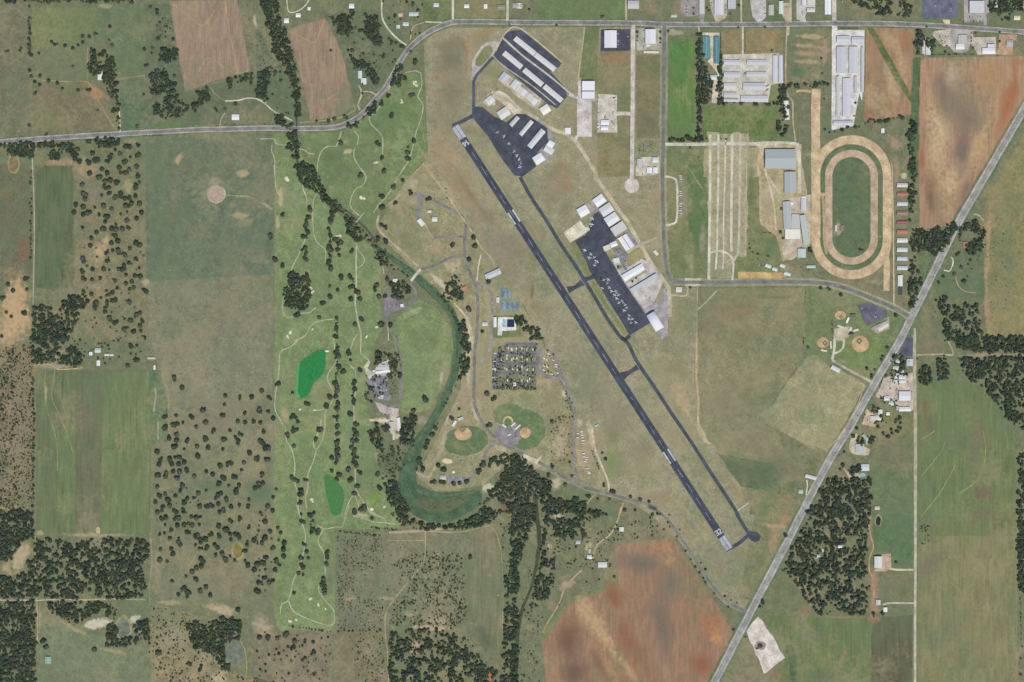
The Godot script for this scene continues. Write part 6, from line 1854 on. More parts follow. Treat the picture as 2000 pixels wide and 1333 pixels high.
	var rows := [
		["brush along the west fence of the striped field", [-1451,111,-1447,272,-1449,393,-1449,510], 10.0, 2.4, 6.0, 3.0, 0.75],
		["brush along the narrow white lane", [-1458,-537,-1457,-239], 11.0, 2.4, 5.0, 3.0, 0.9],
		["fence-line trees in the north-west", [-1462,-965,-1461,-860], 7.0, 3.6, 6.4, 3.0, 1.0],
		["trees along the south fence of the first tan field", [-792,-807,-921,-775], 20.0, 2.4, 4.6, 3.0, 0.6],
		["hedge along the western highway", [-1115,-622,-1054,-624], 5.0, 1.6, 2.8, 1.0, 1.0],
		["fence brush south of the western highway", [-873,-656,-744,-656], 8.0, 1.4, 2.6, 1.0, 0.8],
		["thick trees along the west bank", [-348,429,-336,474,-312,510], 5.0, 3.0, 6.0, 5.0, 1.0],
		["trees along the upper river banks", [-533,-416,-469,-344,-420,-287,-380,-247], 6.0, 2.6, 6.0, 9.0, 0.8],
		["trees along the upper river banks", [-412,-255,-364,-223,-308,-195], 7.0, 2.6, 5.0, 4.0, 0.8],
		["trees along the east river bank", [-203,-118,-170,-70,-146,-1], 6.0, 2.4, 5.4, 4.0, 0.9],
		["trees along the river bank", [-291,-190,-239,-162,-199,-118,-170,-53,-154,-1], 9.0, 1.6, 3.6, 2.0, 0.7],
		["trees along the river bank", [-517,-404,-428,-311,-372,-263,-299,-215], 12.0, 1.6, 4.2, 3.0, 0.7],
		["trees along the river bank", [-158,111,-183,151,-211,216,-239,272,-283,361], 11.0, 1.6, 4.2, 3.0, 0.6],
		["low brush along the lower fairway fence", [-531,577,-396,589], 5.0, 1.6, 4.4, 4.0, 1.0],
		["low brush along the lower fairway fence", [-424,565,-336,573], 6.0, 1.6, 4.0, 2.0, 1.0],
		["fence brush at the south end of the golf course", [-698,861,-614,872,-541,884], 9.0, 1.8, 5.0, 2.0, 0.8],
		["fence brush north of the southern pasture", [-533,878,-388,878], 11.0, 1.6, 5.0, 3.0, 0.7],
		["hedge behind the golf clubhouse drive", [-348,14,-334,87], 6.0, 1.2, 2.0, 1.0, 1.0],
		["fence brush along the lower highway", [918,513,846,630], 8.0, 1.4, 3.4, 2.0, 0.6],
		["brush by the diagonal highway", [1273,-243,1253,-197], 6.0, 1.6, 3.4, 1.0, 0.9],
		["brush by the diagonal highway home lots", [1125.6,104.8,1107.7,156.9,1083.3,195.9,1057.3,244.7], 6.0, 1.2, 2.4, 1.0, 0.9],
		["street trees of the long white building", [988.9,-947.8,1054,-946.3], 5.0, 1.4, 2.4, 0.4, 1.0],
		["orchard saplings in three rows", [645,-697,774,-698], 14.0, 0.9, 1.5, 0.5, 0.9],
		["orchard saplings in three rows", [588,-662,790,-660], 17.0, 1.2, 2.4, 0.5, 0.9],
		["orchard saplings in three rows", [661,-624,790,-624], 22.0, 1.0, 2.2, 0.8, 0.8],
		["street trees beside the north parking lot", [1246.5,-976,1290.8,-975.1], 7.0, 1.4, 2.2, 0.4, 1.0],
		["street trees beside the north parking lot", [1371,-968.3,1423.8,-968.3], 9.0, 1.4, 3.0, 0.5, 1.0],
		["hedge by the north-eastern yards", [1224,-868,1405,-868], 6.0, 1.4, 3.0, 1.0, 0.9],
		["bushes below the race track lane", [744,-247,917,-215], 16.0, 1.2, 2.6, 3.0, 0.7],
		["fence brush at the ball ground", [890,-164,890,-110], 6.0, 1.4, 2.4, 0.6, 0.9],
		["trees beside the ball ground lane", [970,-62,970,-1], 7.0, 2.0, 3.0, 0.6, 0.9],
		["trees at the west corner of the ball ground", [883,-10,883,18], 5.0, 2.2, 3.2, 0.6, 1.0],
		["trees along the show ground lane", [752,-328,792,-328], 7.0, 1.6, 2.6, 1.0, 1.0],
		["fence plants on the show ground", [723,-497,723,-352], 9.0, 0.8, 1.4, 0.6, 0.8],
		["brush along the eastern fence", [1538,771,1544,924], 7.0, 1.4, 3.4, 2.0, 0.6],
		["brush along the eastern fence", [1544,924,1540,1033], 20.0, 2.0, 5.4, 2.0, 0.6],
		["brush strip in the camping ground", [242,332,250,349,266,393], 5.0, 1.6, 3.6, 2.0, 0.9],
		["street trees by the storage lots", [570.4,-949.4,603,-949.4], 5.0, 1.2, 1.8, 0.3, 1.0],
		["street trees by the storage lots", [717.6,-876.5,790.5,-878.1], 9.0, 0.9, 2.2, 0.6, 0.8],
		["hedge in front of the storage lots", [706,-938,707,-872], 4.0, 1.0, 2.0, 0.4, 1.0],
		["hedge beside the teal roof", [631,-932,632,-872], 4.0, 1.2, 2.2, 0.4, 1.0],
	]
	for a in [[-530,14,-530,167], [-528,183,-531,369], [-478,248,-476,389], [-479,127,-479,199], [-553,-344,-549,-215], [-545,-384,-549,-344], [-527,-311,-523,-255], [-483,-186,-461,-122], [-622,-380,-622,-311], [-531,-74,-531,-13], [-571,718,-565,767], [-610,533,-604,585]]:
		rows.append(["trees grown together along the fairways", a, 6.0, 2.6, 6.2, 3.5, 0.75])
	for r in rows:
		scatter("hedge", r[0], "hedge", row_of(r[1], r[2], r[3], r[4], r[5], r[6]), bush_meshes + wood_meshes.slice(0, 2))

func compass(d: Vector2) -> String:
	return ["east", "southeast", "south", "southwest", "west", "northwest", "north", "northeast"][int(roundf(fposmod(d.angle(), TAU) / (TAU / 8))) % 8]

var seen_sectors := {}

func single_out(x: float, z: float) -> Array:
	# the nearest landmark, the side it stands on and the distance
	var best := 0
	var p := Vector2(x, z)
	for k in landmarks.size():
		if p.distance_squared_to(landmarks[k][1]) < p.distance_squared_to(landmarks[best][1]): best = k
	return [landmarks[best][0], compass(p - landmarks[best][1]), p.distance_to(landmarks[best][1])]

func plant(called: String, look: String, category: String, group: String, spots: Array, rmin: float, rmax: float, clumped := 0.0, most := 300) -> void:
	# every tree by itself: its label ranks it by distance from the nearest landmark
	var all := []
	spots = spots.duplicate()
	for i in range(0, spots.size(), 2):
		if rng.randf() < clumped:
			var d := Vector2.from_angle(rng.randf() * TAU) * rng.randf_range(5.0, 9.0)
			spots.append_array([spots[i] + d.x, spots[i + 1] + d.y])
	for i in range(0, spots.size(), 2):
		all.append([spots[i], spots[i + 1], lerpf(rmin, rmax, pow(rng.randf(), 0.8))])
	all.sort_custom(func(a, b): return a[2] > b[2])
	var rest := []
	var sectors := {}
	for i in all.size():
		var e: Array = all[i]
		if i >= most:
			rest.append([e[0], e[1], e[2], rng.randf_range(0.9, 1.1)])
			continue
		var s := single_out(e[0], e[1])
		var key: String = "%s of the %s" % [s[1], s[0]]
		if not sectors.has(key): sectors[key] = []
		sectors[key].append([s[2], e])
	for key in sectors:
		sectors[key].sort_custom(func(a, b): return a[0] < b[0])
		for k in sectors[key].size():
			var e: Array = sectors[key][k][1]
			var t := thing(called, "%s, %snearest %s" % [look, "" if k == 0 else ordinal(k + 1) + " ", key], category, e[0], e[1], rng.randf() * TAU, group, 0.15)
			t.scale = Vector3(e[2], e[2] * rng.randf_range(0.9, 1.15), e[2])
			part("trunk", trunk_mesh, bark, t)
			part("crown", crowns[rng.randi() % crowns.size()], leaf_mats[[0, 1, 2, 3, 4, 6, 7, 1, 3][rng.randi() % 9]], t)
	if rest: scatter("oak_woodland", "smaller ones among the %s" % group, "woodland", rest, wood_meshes)

func plant_trees() -> void:
	for l in [["round bare circle in the green field", [-896,-445]], ["square tan stock pond in the oak strip", [-1163,-473]], ["round tan pond by the highway", [-1510,-535]], ["big white farmhouse roof", [-1250,-807]], ["grey-roofed ranch house", [-1254,28]], ["long pale feeding pens", [-1091,54]], ["olive pond in the oak pasture", [-831,636]], ["green farm pond", [-1177,870]], ["pale pond", [-839,944]], ["upper bright green pond", [-610,99]], ["lower green pond", [-537,465]], ["round golf grove", [-646,-150]], ["golf clubhouse", [-388,87]], ["river bridge", [-291,-203]], ["tennis courts", [-9,-118]], ["large ball field", [-148,281]], ["river island", [-211,486]], ["horseshoe ball field", [-12,243]], ["middle narrow of the oak strip", [-1203,-311]], ["bare tan streak", [-1252,-255]], ["upper end of the stock fence", [-1042,232]], ["middle of the oak pasture", [-905,312]], ["yellow meadow in the oak pasture", [-905,690]], ["golf course corner", [-715,843]], ["runway number 32", [625,571]], ["south bend of the park road", [580,698]], ["gravel camping row", [214,288]], ["red plowed field's two trees", [437,904]], ["baseball lot", [1091,-86]], ["oval race track", [1026,-416]], ["white hangar by the highway", [298,-914]], ["northern fairway bend", [-332,-775]], ["red-roofed park shed", [-144,-162]], ["white pool deck", [-13,-53]], ["long metal shed by the yard", [-344,252]]]:
		landmarks.append([l[0], Vector2(l[1][0], l[1][1])])
	var oaks := []
	for a in [[-1278,-507,-1246,-497,-1226,-508,-1242,-520,-1222,-543,-1216,-554,-1189,-525,-1185,-509,-1173,-509,-1159,-519,-1135,-527,-1133,-505,-1175,-541,-1155,-556,-1137,-560,-1129,-564,-1131,-591,-1171,-588,-1157,-586,-1187,-566,-1201,-578,-1262,-547,-1254,-549,-1281,-539,-1308,-543,-1270,-568],
		[-1302,-473,-1298,-446,-1292,-428,-1321,-414,-1326,-389,-1299,-406,-1298,-382,-1278,-390,-1263,-404,-1250,-382,-1232,-378,-1232,-360,-1234,-338,-1257,-328,-1300,-342,-1274,-311,-1277,-289,-1300,-249,-1302,-213,-1270,-216,-1292,-186,-1271,-186,-1247,-190,-1236,-217,-1229,-265,-1228,-241,-1222,-243,-1242,-440,-1232,-483,-1216,-485,-1234,-469,-1220,-465,-1197,-479,-1216,-448,-1199,-436,-1184,-446,-1167,-434,-1157,-432,-1237,-409,-1212,-399,-1185,-384,-1165,-391,-1170,-409,-1154,-412,-1140,-463,-1139,-438,-1128,-415,-1122,-388,-1137,-371,-1165,-364,-1164,-344,-1180,-339,-1199,-352,-1211,-340,-1199,-336,-1209,-321,-1199,-317,-1213,-296,-1193,-301,-1156,-279,-1139,-296,-1126,-290,-1139,-249,-1209,-273,-1193,-273,-1176,-263,-1160,-236,-1175,-229,-1191,-217,-1181,-215,-1168,-199,-1142,-197,-1126,-195,-1129,-221,-1201,-182,-1169,-174,-1151,-178,-1157,-156,-1145,-162,-1209,-146,-1195,-159,-1228,-152,-1226,-138,-1274,-142,-1245,-130,-1257,-116,-1263,-104,-1226,-118,-1209,-120,-1226,-106,-1234,-88,-1157,-116,-1108,-149,-1216,-62,-1195,-58,-1157,-62,-1141,-74,-1126,-84,-1121,-62,-1127,-46,-1168,-38,-1143,-29,-1123,-29,-1111,-9,-1133,-499,-1128,-481,-1466,-190,-1525,-172,-1510,-152,-1469,-156,-1537,-132,-1531,-86,-1516,-74,-1481,-86,-1545,-14],
		[-1023,110,-999,141,-868,166,-823,167,-788,171,-756,151,-870,193,-931,208,-937,211,-1046,229,-1017,226,-973,228,-810,220,-767,212,-879,225,-928,247,-830,244,-808,246,-782,245,-762,248,-1026,254,-1012,252,-996,248,-956,261,-903,270,-1051,265,-854,271,-1015,285,-1016,301,-1039,288,-825,282,-837,292,-829,311,-874,299,-931,292,-764,304,-752,312,-984,304,-992,328,-954,320,-1024,321,-1016,318,-919,324,-875,328,-1074,337,-951,348,-794,341,-1060,355,-1036,357,-1020,353,-1003,355,-992,367,-774,357,-1029,373,-1008,372,-812,368,-1068,375,-882,379,-862,378,-849,371,-819,391,-986,389,-1025,396,-1046,402,-1074,408,-1006,397,-962,409,-925,396,-906,404,-877,413,-843,411,-755,403,-1011,416,-1074,442,-999,434,-858,438,-826,437,-889,436,-778,445,-764,442,-1004,454,-926,453,-835,459,-1070,467,-1049,465,-1019,469,-950,462,-963,476,-982,476,-889,467,-897,478,-865,478,-796,480,-992,490,-1079,488,-1039,484,-1054,502,-1036,500,-946,501,-927,502,-906,501,-889,494,-850,503,-825,497,-798,499,-1074,519,-1060,514,-1016,519,-994,518,-885,518,-870,517,-1164,75,-1139,58,-1153,18],
		[-1060,541,-1048,535,-1022,541,-1008,537,-1050,557,-1013,559,-992,557,-980,553,-968,559,-946,557,-943,533,-970,532,-956,536,-1031,573,-1052,583,-1066,586,-1036,598,-988,577,-976,581,-958,591,-950,589,-946,600,-1008,598,-1010,610,-943,610,-927,602,-915,589,-885,593,-869,572,-887,560,-848,548,-826,544,-797,567,-853,585,-839,585,-825,595,-851,602,-800,608,-802,618,-776,597,-756,612,-748,593,-1064,632,-1032,630,-1031,648,-958,618,-946,628,-927,631,-899,618,-891,626,-897,648,-878,644,-868,660,-853,652,-839,664,-812,636,-808,666,-800,680,-1066,664,-1043,668,-942,660,-935,670,-941,682,-956,688,-968,699,-986,714,-958,721,-1029,727,-992,749,-977,763,-983,775,-943,757,-927,746,-913,770,-1009,768,-830,814,-769,676,-780,694,-750,674,-752,718,-768,732,-767,759,-1263,934,-1417,908,-1415,928,-941,984,-943,994,-978,976,-1066,944],
		[-751,276,-767,212,-761,248,-763,302,-751,312,-747,326,-735,326,-771,359,-737,359,-757,403,-767,441,-753,431,-723,474,-739,502,-725,514,-757,151,-731,175,-737,214,-723,234],
		[-748,547,-731,577,-747,596,-709,567,-700,581,-706,604,-690,612,-692,632,-727,630,-690,652,-743,656,-713,664,-702,680,-749,674,-767,676,-717,694,-751,718,-735,731,-723,726,-767,731,-767,759,-765,898,-739,904,-711,900,-686,892,-658,908,-678,926,-660,928,-602,912,-600,942]]:
		oaks.append_array(a)
	plant("oak_tree", "dark oak", "oak", "oaks scattered over the western pastures", oaks, 4.8, 9.4, 0.4)
	var shade := []
	for a in [[-731,-321,-719,-249,-695,-381,-694,-227,-636,-275,-630,-279,-622,-267,-621,-245,-620,-376,-610,-396,-622,-350,-618,-328,-624,-315,-555,-340,-549,-319,-545,-372,-555,-287,-549,-283,-525,-295,-523,-259,-529,-275,-533,-307,-555,-239,-549,-217,-559,-233,-518,-195,-551,-166,-487,-190,-483,-166,-465,-146,-459,-126,-487,-126,-527,-154,-549,-132,-574,-114,-652,-76,-658,-78,-584,-72,-483,-275,-457,-68,-475,-49,-531,-70,-531,-41,-531,-11,-414,-168,-416,-160,-402,-134,-396,-53,-392,-49,-368,-49,-392,-406,-396,-404,-400,-440,-360,-465,-352,-420,-396,-352,-382,-340,-406,-305,-380,-301,-386,-517,-454,-501,-330,-487,-308,-444,-308,-454,-257,-428,-116,-313,-116,-287,-130,-247,-179,-293,-378,-186,-366,-172,-328,-174,-324,-158,-356,-134,-388,-134,-344,-130,-72,-180,-170,-174,-175,-134,-162,-154,-128,-94,-90,-29],
		[-529,22,-529,32,-529,42,-529,75,-531,99,-517,95,-531,123,-531,135,-531,155,-533,167,-527,187,-527,206,-531,232,-531,264,-531,284,-531,308,-531,320,-531,332,-531,345,-531,365,-547,353,-525,405,-527,421,-545,393,-489,58,-495,38,-457,91,-477,131,-475,147,-483,167,-479,191,-487,222,-473,252,-479,268,-471,284,-487,304,-471,302,-485,324,-477,332,-479,345,-471,353,-481,369,-469,377,-495,387,-465,395,-487,419,-471,441,-473,463,-453,508,-451,502,-477,514,-664,157,-713,133,-616,191,-563,193,-551,171,-654,232,-648,244,-662,228,-662,264,-650,268,-680,284,-660,318,-596,302,-578,268,-648,425,-666,413,-620,421,-636,453,-636,465,-640,488,-713,449,-261,173,-265,171,-295,208,-306,224,-160,206,-185,232,-66,254,-255,304,-261,324,-279,357,-281,369,-289,389,-271,393,-231,266,-239,282,-410,252,-378,260,-404,441,-408,405,-426,183,-428,143,-368,109,-340,109,-380,256,-382,268,-58,177,-76,159,-205,389,-223,377,-138,427,-235,427,-207,429,-179,431,-158,431,-94,377,-86,369,-98,393,-102,401],
		[-638,525,-614,527,-604,525,-602,545,-630,549,-606,569,-588,581,-608,581,-626,618,-622,638,-634,658,-616,658,-632,686,-646,704,-632,708,-660,763,-561,644,-559,654,-561,678,-571,720,-576,739,-565,743,-567,763,-571,755,-477,513,-451,509,-424,537,-126,652],
		[-293,-847,-338,-824,-332,-799,-342,-775,-297,-611,-314,-586,-312,-570,-312,-551,-386,-517,-408,-599,-365,-680,-306,-743,-517,-598,-457,-503,-392,-556]]:
		shade.append_array(a)
	plant("shade_tree", "shade tree", "tree", "shade trees of the golf course and the park", shade, 4.6, 8.8, 0.7)
	var small := []
	for a in [[500,593,526,636,542,662,572,672,556,684,568,702,586,692,580,718,586,731,613,765,645,773,663,785,681,793,655,805,449,525,476,527,472,549,478,563,508,571,461,571,441,523,425,525,341,511,373,511,264,722,226,730,310,714,143,801,760,789,750,805,707,896,671,875],
		[135,-957,272,-983,278,-985,379,-936,379,-922,379,-910,449,-936,449,-916,449,-904,472,-940,474,-936,540,-585,633,-612,649,-611,590,-614,685,-950,768,-950,550,-1009,550,-991,590,-1009,596,-1001,661,-991,687,-1017,52,-1005],
		[766,-950,1040,-721,1036,-682,937,-856,939,-811,986,-689,946,-733,1256,-952,1405,-934,1477,-936,1477,-908,1397,-888,1312,-876,804,-723,788,-880,819,-731],
		[719,-295,721,-281,729,-269,744,-263,776,-257,540,-162,322,-225,365,-180,377,-190,270,-188]]:
		small.append_array(a)
	var farm := []
	for a in [[1054,-277,1062,-275,996,-140,962,-156,935,-160,1163,-78,1369,-182,1361,-223,1389,-245,1340,-203,1348,-261,1292,-178,1306,-195,817,-400,813,-330,821,-311,901,-279,907,-271,1022,-21,1026,-25], [897,20,1074,83,1099,87,1089,103,1123,46,1119,56,1137,20,1044,264,1034,288,1006,336,1002,375,994,389,1109,260,1175,232,1177,248,1177,264,1165,240,1149,268,1169,274,1151,280,1125,280,1135,290,1228,54,1133,105], [-1462,-1013,-1461,-977,-1526,-878,-1490,-880,-1461,-872,-1433,-872,-1461,-892,-1461,-819,-1455,-801,-1445,-785,-1445,-749,-1429,-803,-1430,-775,-1403,-789,-1377,-781,-1361,-765,-1330,-832,-1314,-759,-1287,-761,-1254,-699,-1391,-902,-1377,-900,-1353,-894,-1330,-886,-1314,-896,-1300,-904,-1300,-922,-1280,-922,-1256,-930,-1218,-952,-1220,-912,-1211,-896,-1113,-884,-1089,-888,-1091,-872,-1109,-834,-1022,-803,-1048,-674,-1095,-1011,-1074,-1001,-1074,-993,-1072,-916,-1026,-914,-1115,-747,-893,-697,-869,-703,-837,-719,-1461,-652,-1135,-650,-1413,-624,-1081,-695,-1014,-695], [-473,-948,-461,-940,-451,-870,-360,-844,-306,-876,-592,-666,-555,-666,-537,-672,-507,-680,-372,-977,-354,-983,-279,-932,-549,-880,-366,-898,-336,-892,-388,-868], [161,435,226,469,260,478,296,478,123,381,175,367,181,409,359,472,389,480,415,486,425,526,308,457,300,455,278,433,274,339,284,357,341,512,373,512,121,244,111,405], [1095,825,1123,825,1083,743,1163,670,760,793,829,589]]:
		farm.append_array(a)
	plant("yard_tree", "broad dark tree", "tree", "trees of the farms and house lots", farm, 3.6, 7.0, 0.25)
	plant("small_tree", "small dark tree", "tree", "small trees beside roads and houses", small, 2.6, 4.8)

# ---------------------------------------------------------------- buildings

func slab(a: Vector3, b: Vector3, c: Vector3, d: Vector3, thick: float) -> ArrayMesh:
	# a roof plane: four corners clockwise from above, given thickness downwards
	var st := SurfaceTool.new()
	st.begin(Mesh.PRIMITIVE_TRIANGLES)
	var n := Vector3(0, -thick, 0)
	quad(st, a, b, c, d)
	quad(st, d + n, c + n, b + n, a + n)
	for e in [[a, b], [b, c], [c, d], [d, a]]: quad(st, e[0] + n, e[1] + n, e[1], e[0])
	return st.commit()

func raise(called: String, label: String, category: String, c: Vector2, length: float, width: float, turn: float, h: float, roof: Material, wall: Material, kind := "gable", group := "") -> Node3D:
	# length along the ridge; turn as the heading of the ridge on the map
	var o := thing(called, label, category, c.x, c.y, -turn, group, 0.1)
	var l := length / 2
	var w := width / 2
	var rise := width * (0.12 if width > 14.0 else 0.2)
	if kind == "flat": rise = 0.0
	if kind == "shed": rise = width * 0.08
	var st := SurfaceTool.new()
	st.begin(Mesh.PRIMITIVE_TRIANGLES)
	var p := [Vector3(-l, 0, -w), Vector3(l, 0, -w), Vector3(l, 0, w), Vector3(-l, 0, w)]
	var up := Vector3(0, h, 0)
	for k in 4:
		var a: Vector3 = p[k]
		var b: Vector3 = p[(k + 1) % 4]
		quad(st, b, a, a + up, b + up)
	if kind == "gable" or kind == "arch":
		for s in [-1.0, 1.0]:
			var a := Vector3(s * l, h, -w)
			var b := Vector3(s * l, h, w)
			var t := Vector3(s * l, h + rise, 0)
			st.set_normal(Vector3(s, 0, 0))
			for q in ([a, t, b] if s < 0 else [b, t, a]):
				st.set_uv(Vector2(q.z, q.y))
				st.add_vertex(q)
	part("wall", st.commit(), wall, o)
	var e := 0.5
	var top: Node3D
	if kind == "gable":
		var k := rise / w
		var x := l + e
		top = part("roof", slab(Vector3(-x, h + rise + 0.15, 0), Vector3(x, h + rise + 0.15, 0), Vector3(x, h - e * k + 0.15, w + e), Vector3(-x, h - e * k + 0.15, w + e), 0.12), roof, o)
		part("roof", slab(Vector3(x, h + rise + 0.15, -0.01), Vector3(-x, h + rise + 0.15, -0.01), Vector3(-x, h - e * k + 0.15, -w - e), Vector3(x, h - e * k + 0.15, -w - e), 0.12), roof, o)
		part("ridge_cap", box(Vector3(2 * x + 0.05, 0.16, 0.5), Vector3(0, h + rise + 0.1, 0)), plain(196, 196, 192), top)
	elif kind == "shed":
		part("wall_wedge", slab(Vector3(-l, h + rise, -w), Vector3(l, h + rise, -w), Vector3(l, h + 0.01, w), Vector3(-l, h + 0.01, w), rise), wall, o)
		part("roof", slab(Vector3(-l - e, h + rise + 0.2, -w - e), Vector3(l + e, h + rise + 0.2, -w - e), Vector3(l + e, h + 0.15, w + e), Vector3(-l - e, h + 0.15, w + e), 0.12), roof, o)
	elif kind == "arch":
		var rings := []
		for s in 2:
			var ring := []
			for j in 13:
				var t := PI * j / 12.0
				ring.append(Vector3((-l - e if s == 0 else l + e), h + 0.1 + sin(t) * rise * 2.2, cos(t) * (w + e)))
			rings.append(ring)
		part("roof", loft(rings), roof, o)
	else:
		part("roof", box(Vector3(2 * l - 0.5, 0.14, 2 * w - 0.5), Vector3(0, h, 0)), roof, o)
		var ps := SurfaceTool.new()
		ps.begin(Mesh.PRIMITIVE_TRIANGLES)
		for s in [-1.0, 1.0]:
			add_box(ps, Vector3(2 * l + 0.1, 0.5, 0.25), Vector3(0, h, s * (w - 0.1)))
			add_box(ps, Vector3(0.25, 0.5, 2 * w - 0.5), Vector3(s * (l - 0.1), h, 0))
		part("parapet", ps.commit(), wall, o)
	return o

func details(o: Node3D, length: float, width: float, h: float, kind: String) -> void:
	var glass := plain(54, 64, 72, 0.2)
	var door := plain(128, 126, 120)
	if kind == "hangar":
		part("hangar_door", box(Vector3(length * 0.7, h * 0.8, 0.12), Vector3(0, 0.02, width / 2 + 0.06)), door, o)
		part("side_door", box(Vector3(0.1, 2.1, 1.1), Vector3(length / 2 + 0.05, 0.02, width * 0.2)), door, o)
	elif kind == "row":
		var n := clampi(int(length / 13.0), 2, 9)
		for s in [-1.0, 1.0]:
			for k in n:
				part("hangar_door", box(Vector3(length / n * 0.8, h * 0.78, 0.1), Vector3((k + 0.5) / n * length - length / 2, 0.02, s * (width / 2 + 0.05))), door, o)
	elif kind == "house":
		var d := part("door", box(Vector3(1.0, 2.1, 0.1), Vector3(length * 0.1, 0.02, width / 2 + 0.05)), door, o)
		part("handle", box(Vector3(0.06, 0.12, 0.08), Vector3(length * 0.1 + 0.35, 1.0, width / 2 + 0.13)), glass, d)
		for s in [-1.0, 1.0]:
			for k in [-0.3, 0.3]:
				part("window", box(Vector3(1.4, 1.2, 0.08), Vector3(length * k, 1.0, s * (width / 2 + 0.04))), glass, o)
	elif kind == "works":
		part("loading_door", box(Vector3(4.0, minf(3.6, h * 0.8), 0.1), Vector3(-length * 0.2, 0.02, width / 2 + 0.05)), door, o)
		part("door", box(Vector3(1.0, 2.1, 0.1), Vector3(length * 0.3, 0.02, width / 2 + 0.05)), door, o)
		for k in [-0.35, 0.0, 0.35]:
			part("window", box(Vector3(1.8, 1.0, 0.08), Vector3(length * k, 1.4, -width / 2 - 0.04)), glass, o)
		if width > 12.0:
			for k in [-0.25, 0.25]:
				part("roof_vent", box(Vector3(1.4, 1.0, 1.4), Vector3(length * k, h + width * 0.06, width * 0.2)), plain(176, 176, 172), o)

func square(a: Array, called: String, label: String, category: String, h: float, roof: Array, kind := "gable", look := "works", group := "", across := false) -> void:
	# two opposite corners
	var c := Vector2((a[0] + a[2]) / 2, (a[1] + a[3]) / 2)
	var sx := absf(a[2] - a[0])
	var sz := absf(a[3] - a[1])
	var along_x := (sx >= sz) != across
	var l := sx if along_x else sz
	var w := sz if along_x else sx
	var o := raise(called, label, category, c, l, w, 0.0 if along_x else PI / 2, h, roofing(roof[0], roof[1], roof[2]), plain(170, 166, 156), kind, group)
	details(o, l, w, h, look)

func strip(a: Array, w: float, called: String, label: String, category: String, h: float, roof: Array, kind := "gable", look := "works", group := "", across := false) -> void:
	# the two ends of the middle line and the width
	var p := Vector2(a[0], a[1])
	var q := Vector2(a[2], a[3])
	var l := p.distance_to(q)
	var t := (q - p).angle()
	var o := raise(called, label, category, (p + q) / 2, w if across else l, l if across else w, t + (PI / 2 if across else 0.0), h, roofing(roof[0], roof[1], roof[2]), plain(176, 174, 168), kind, group)
	details(o, w if across else l, l if across else w, h, look)

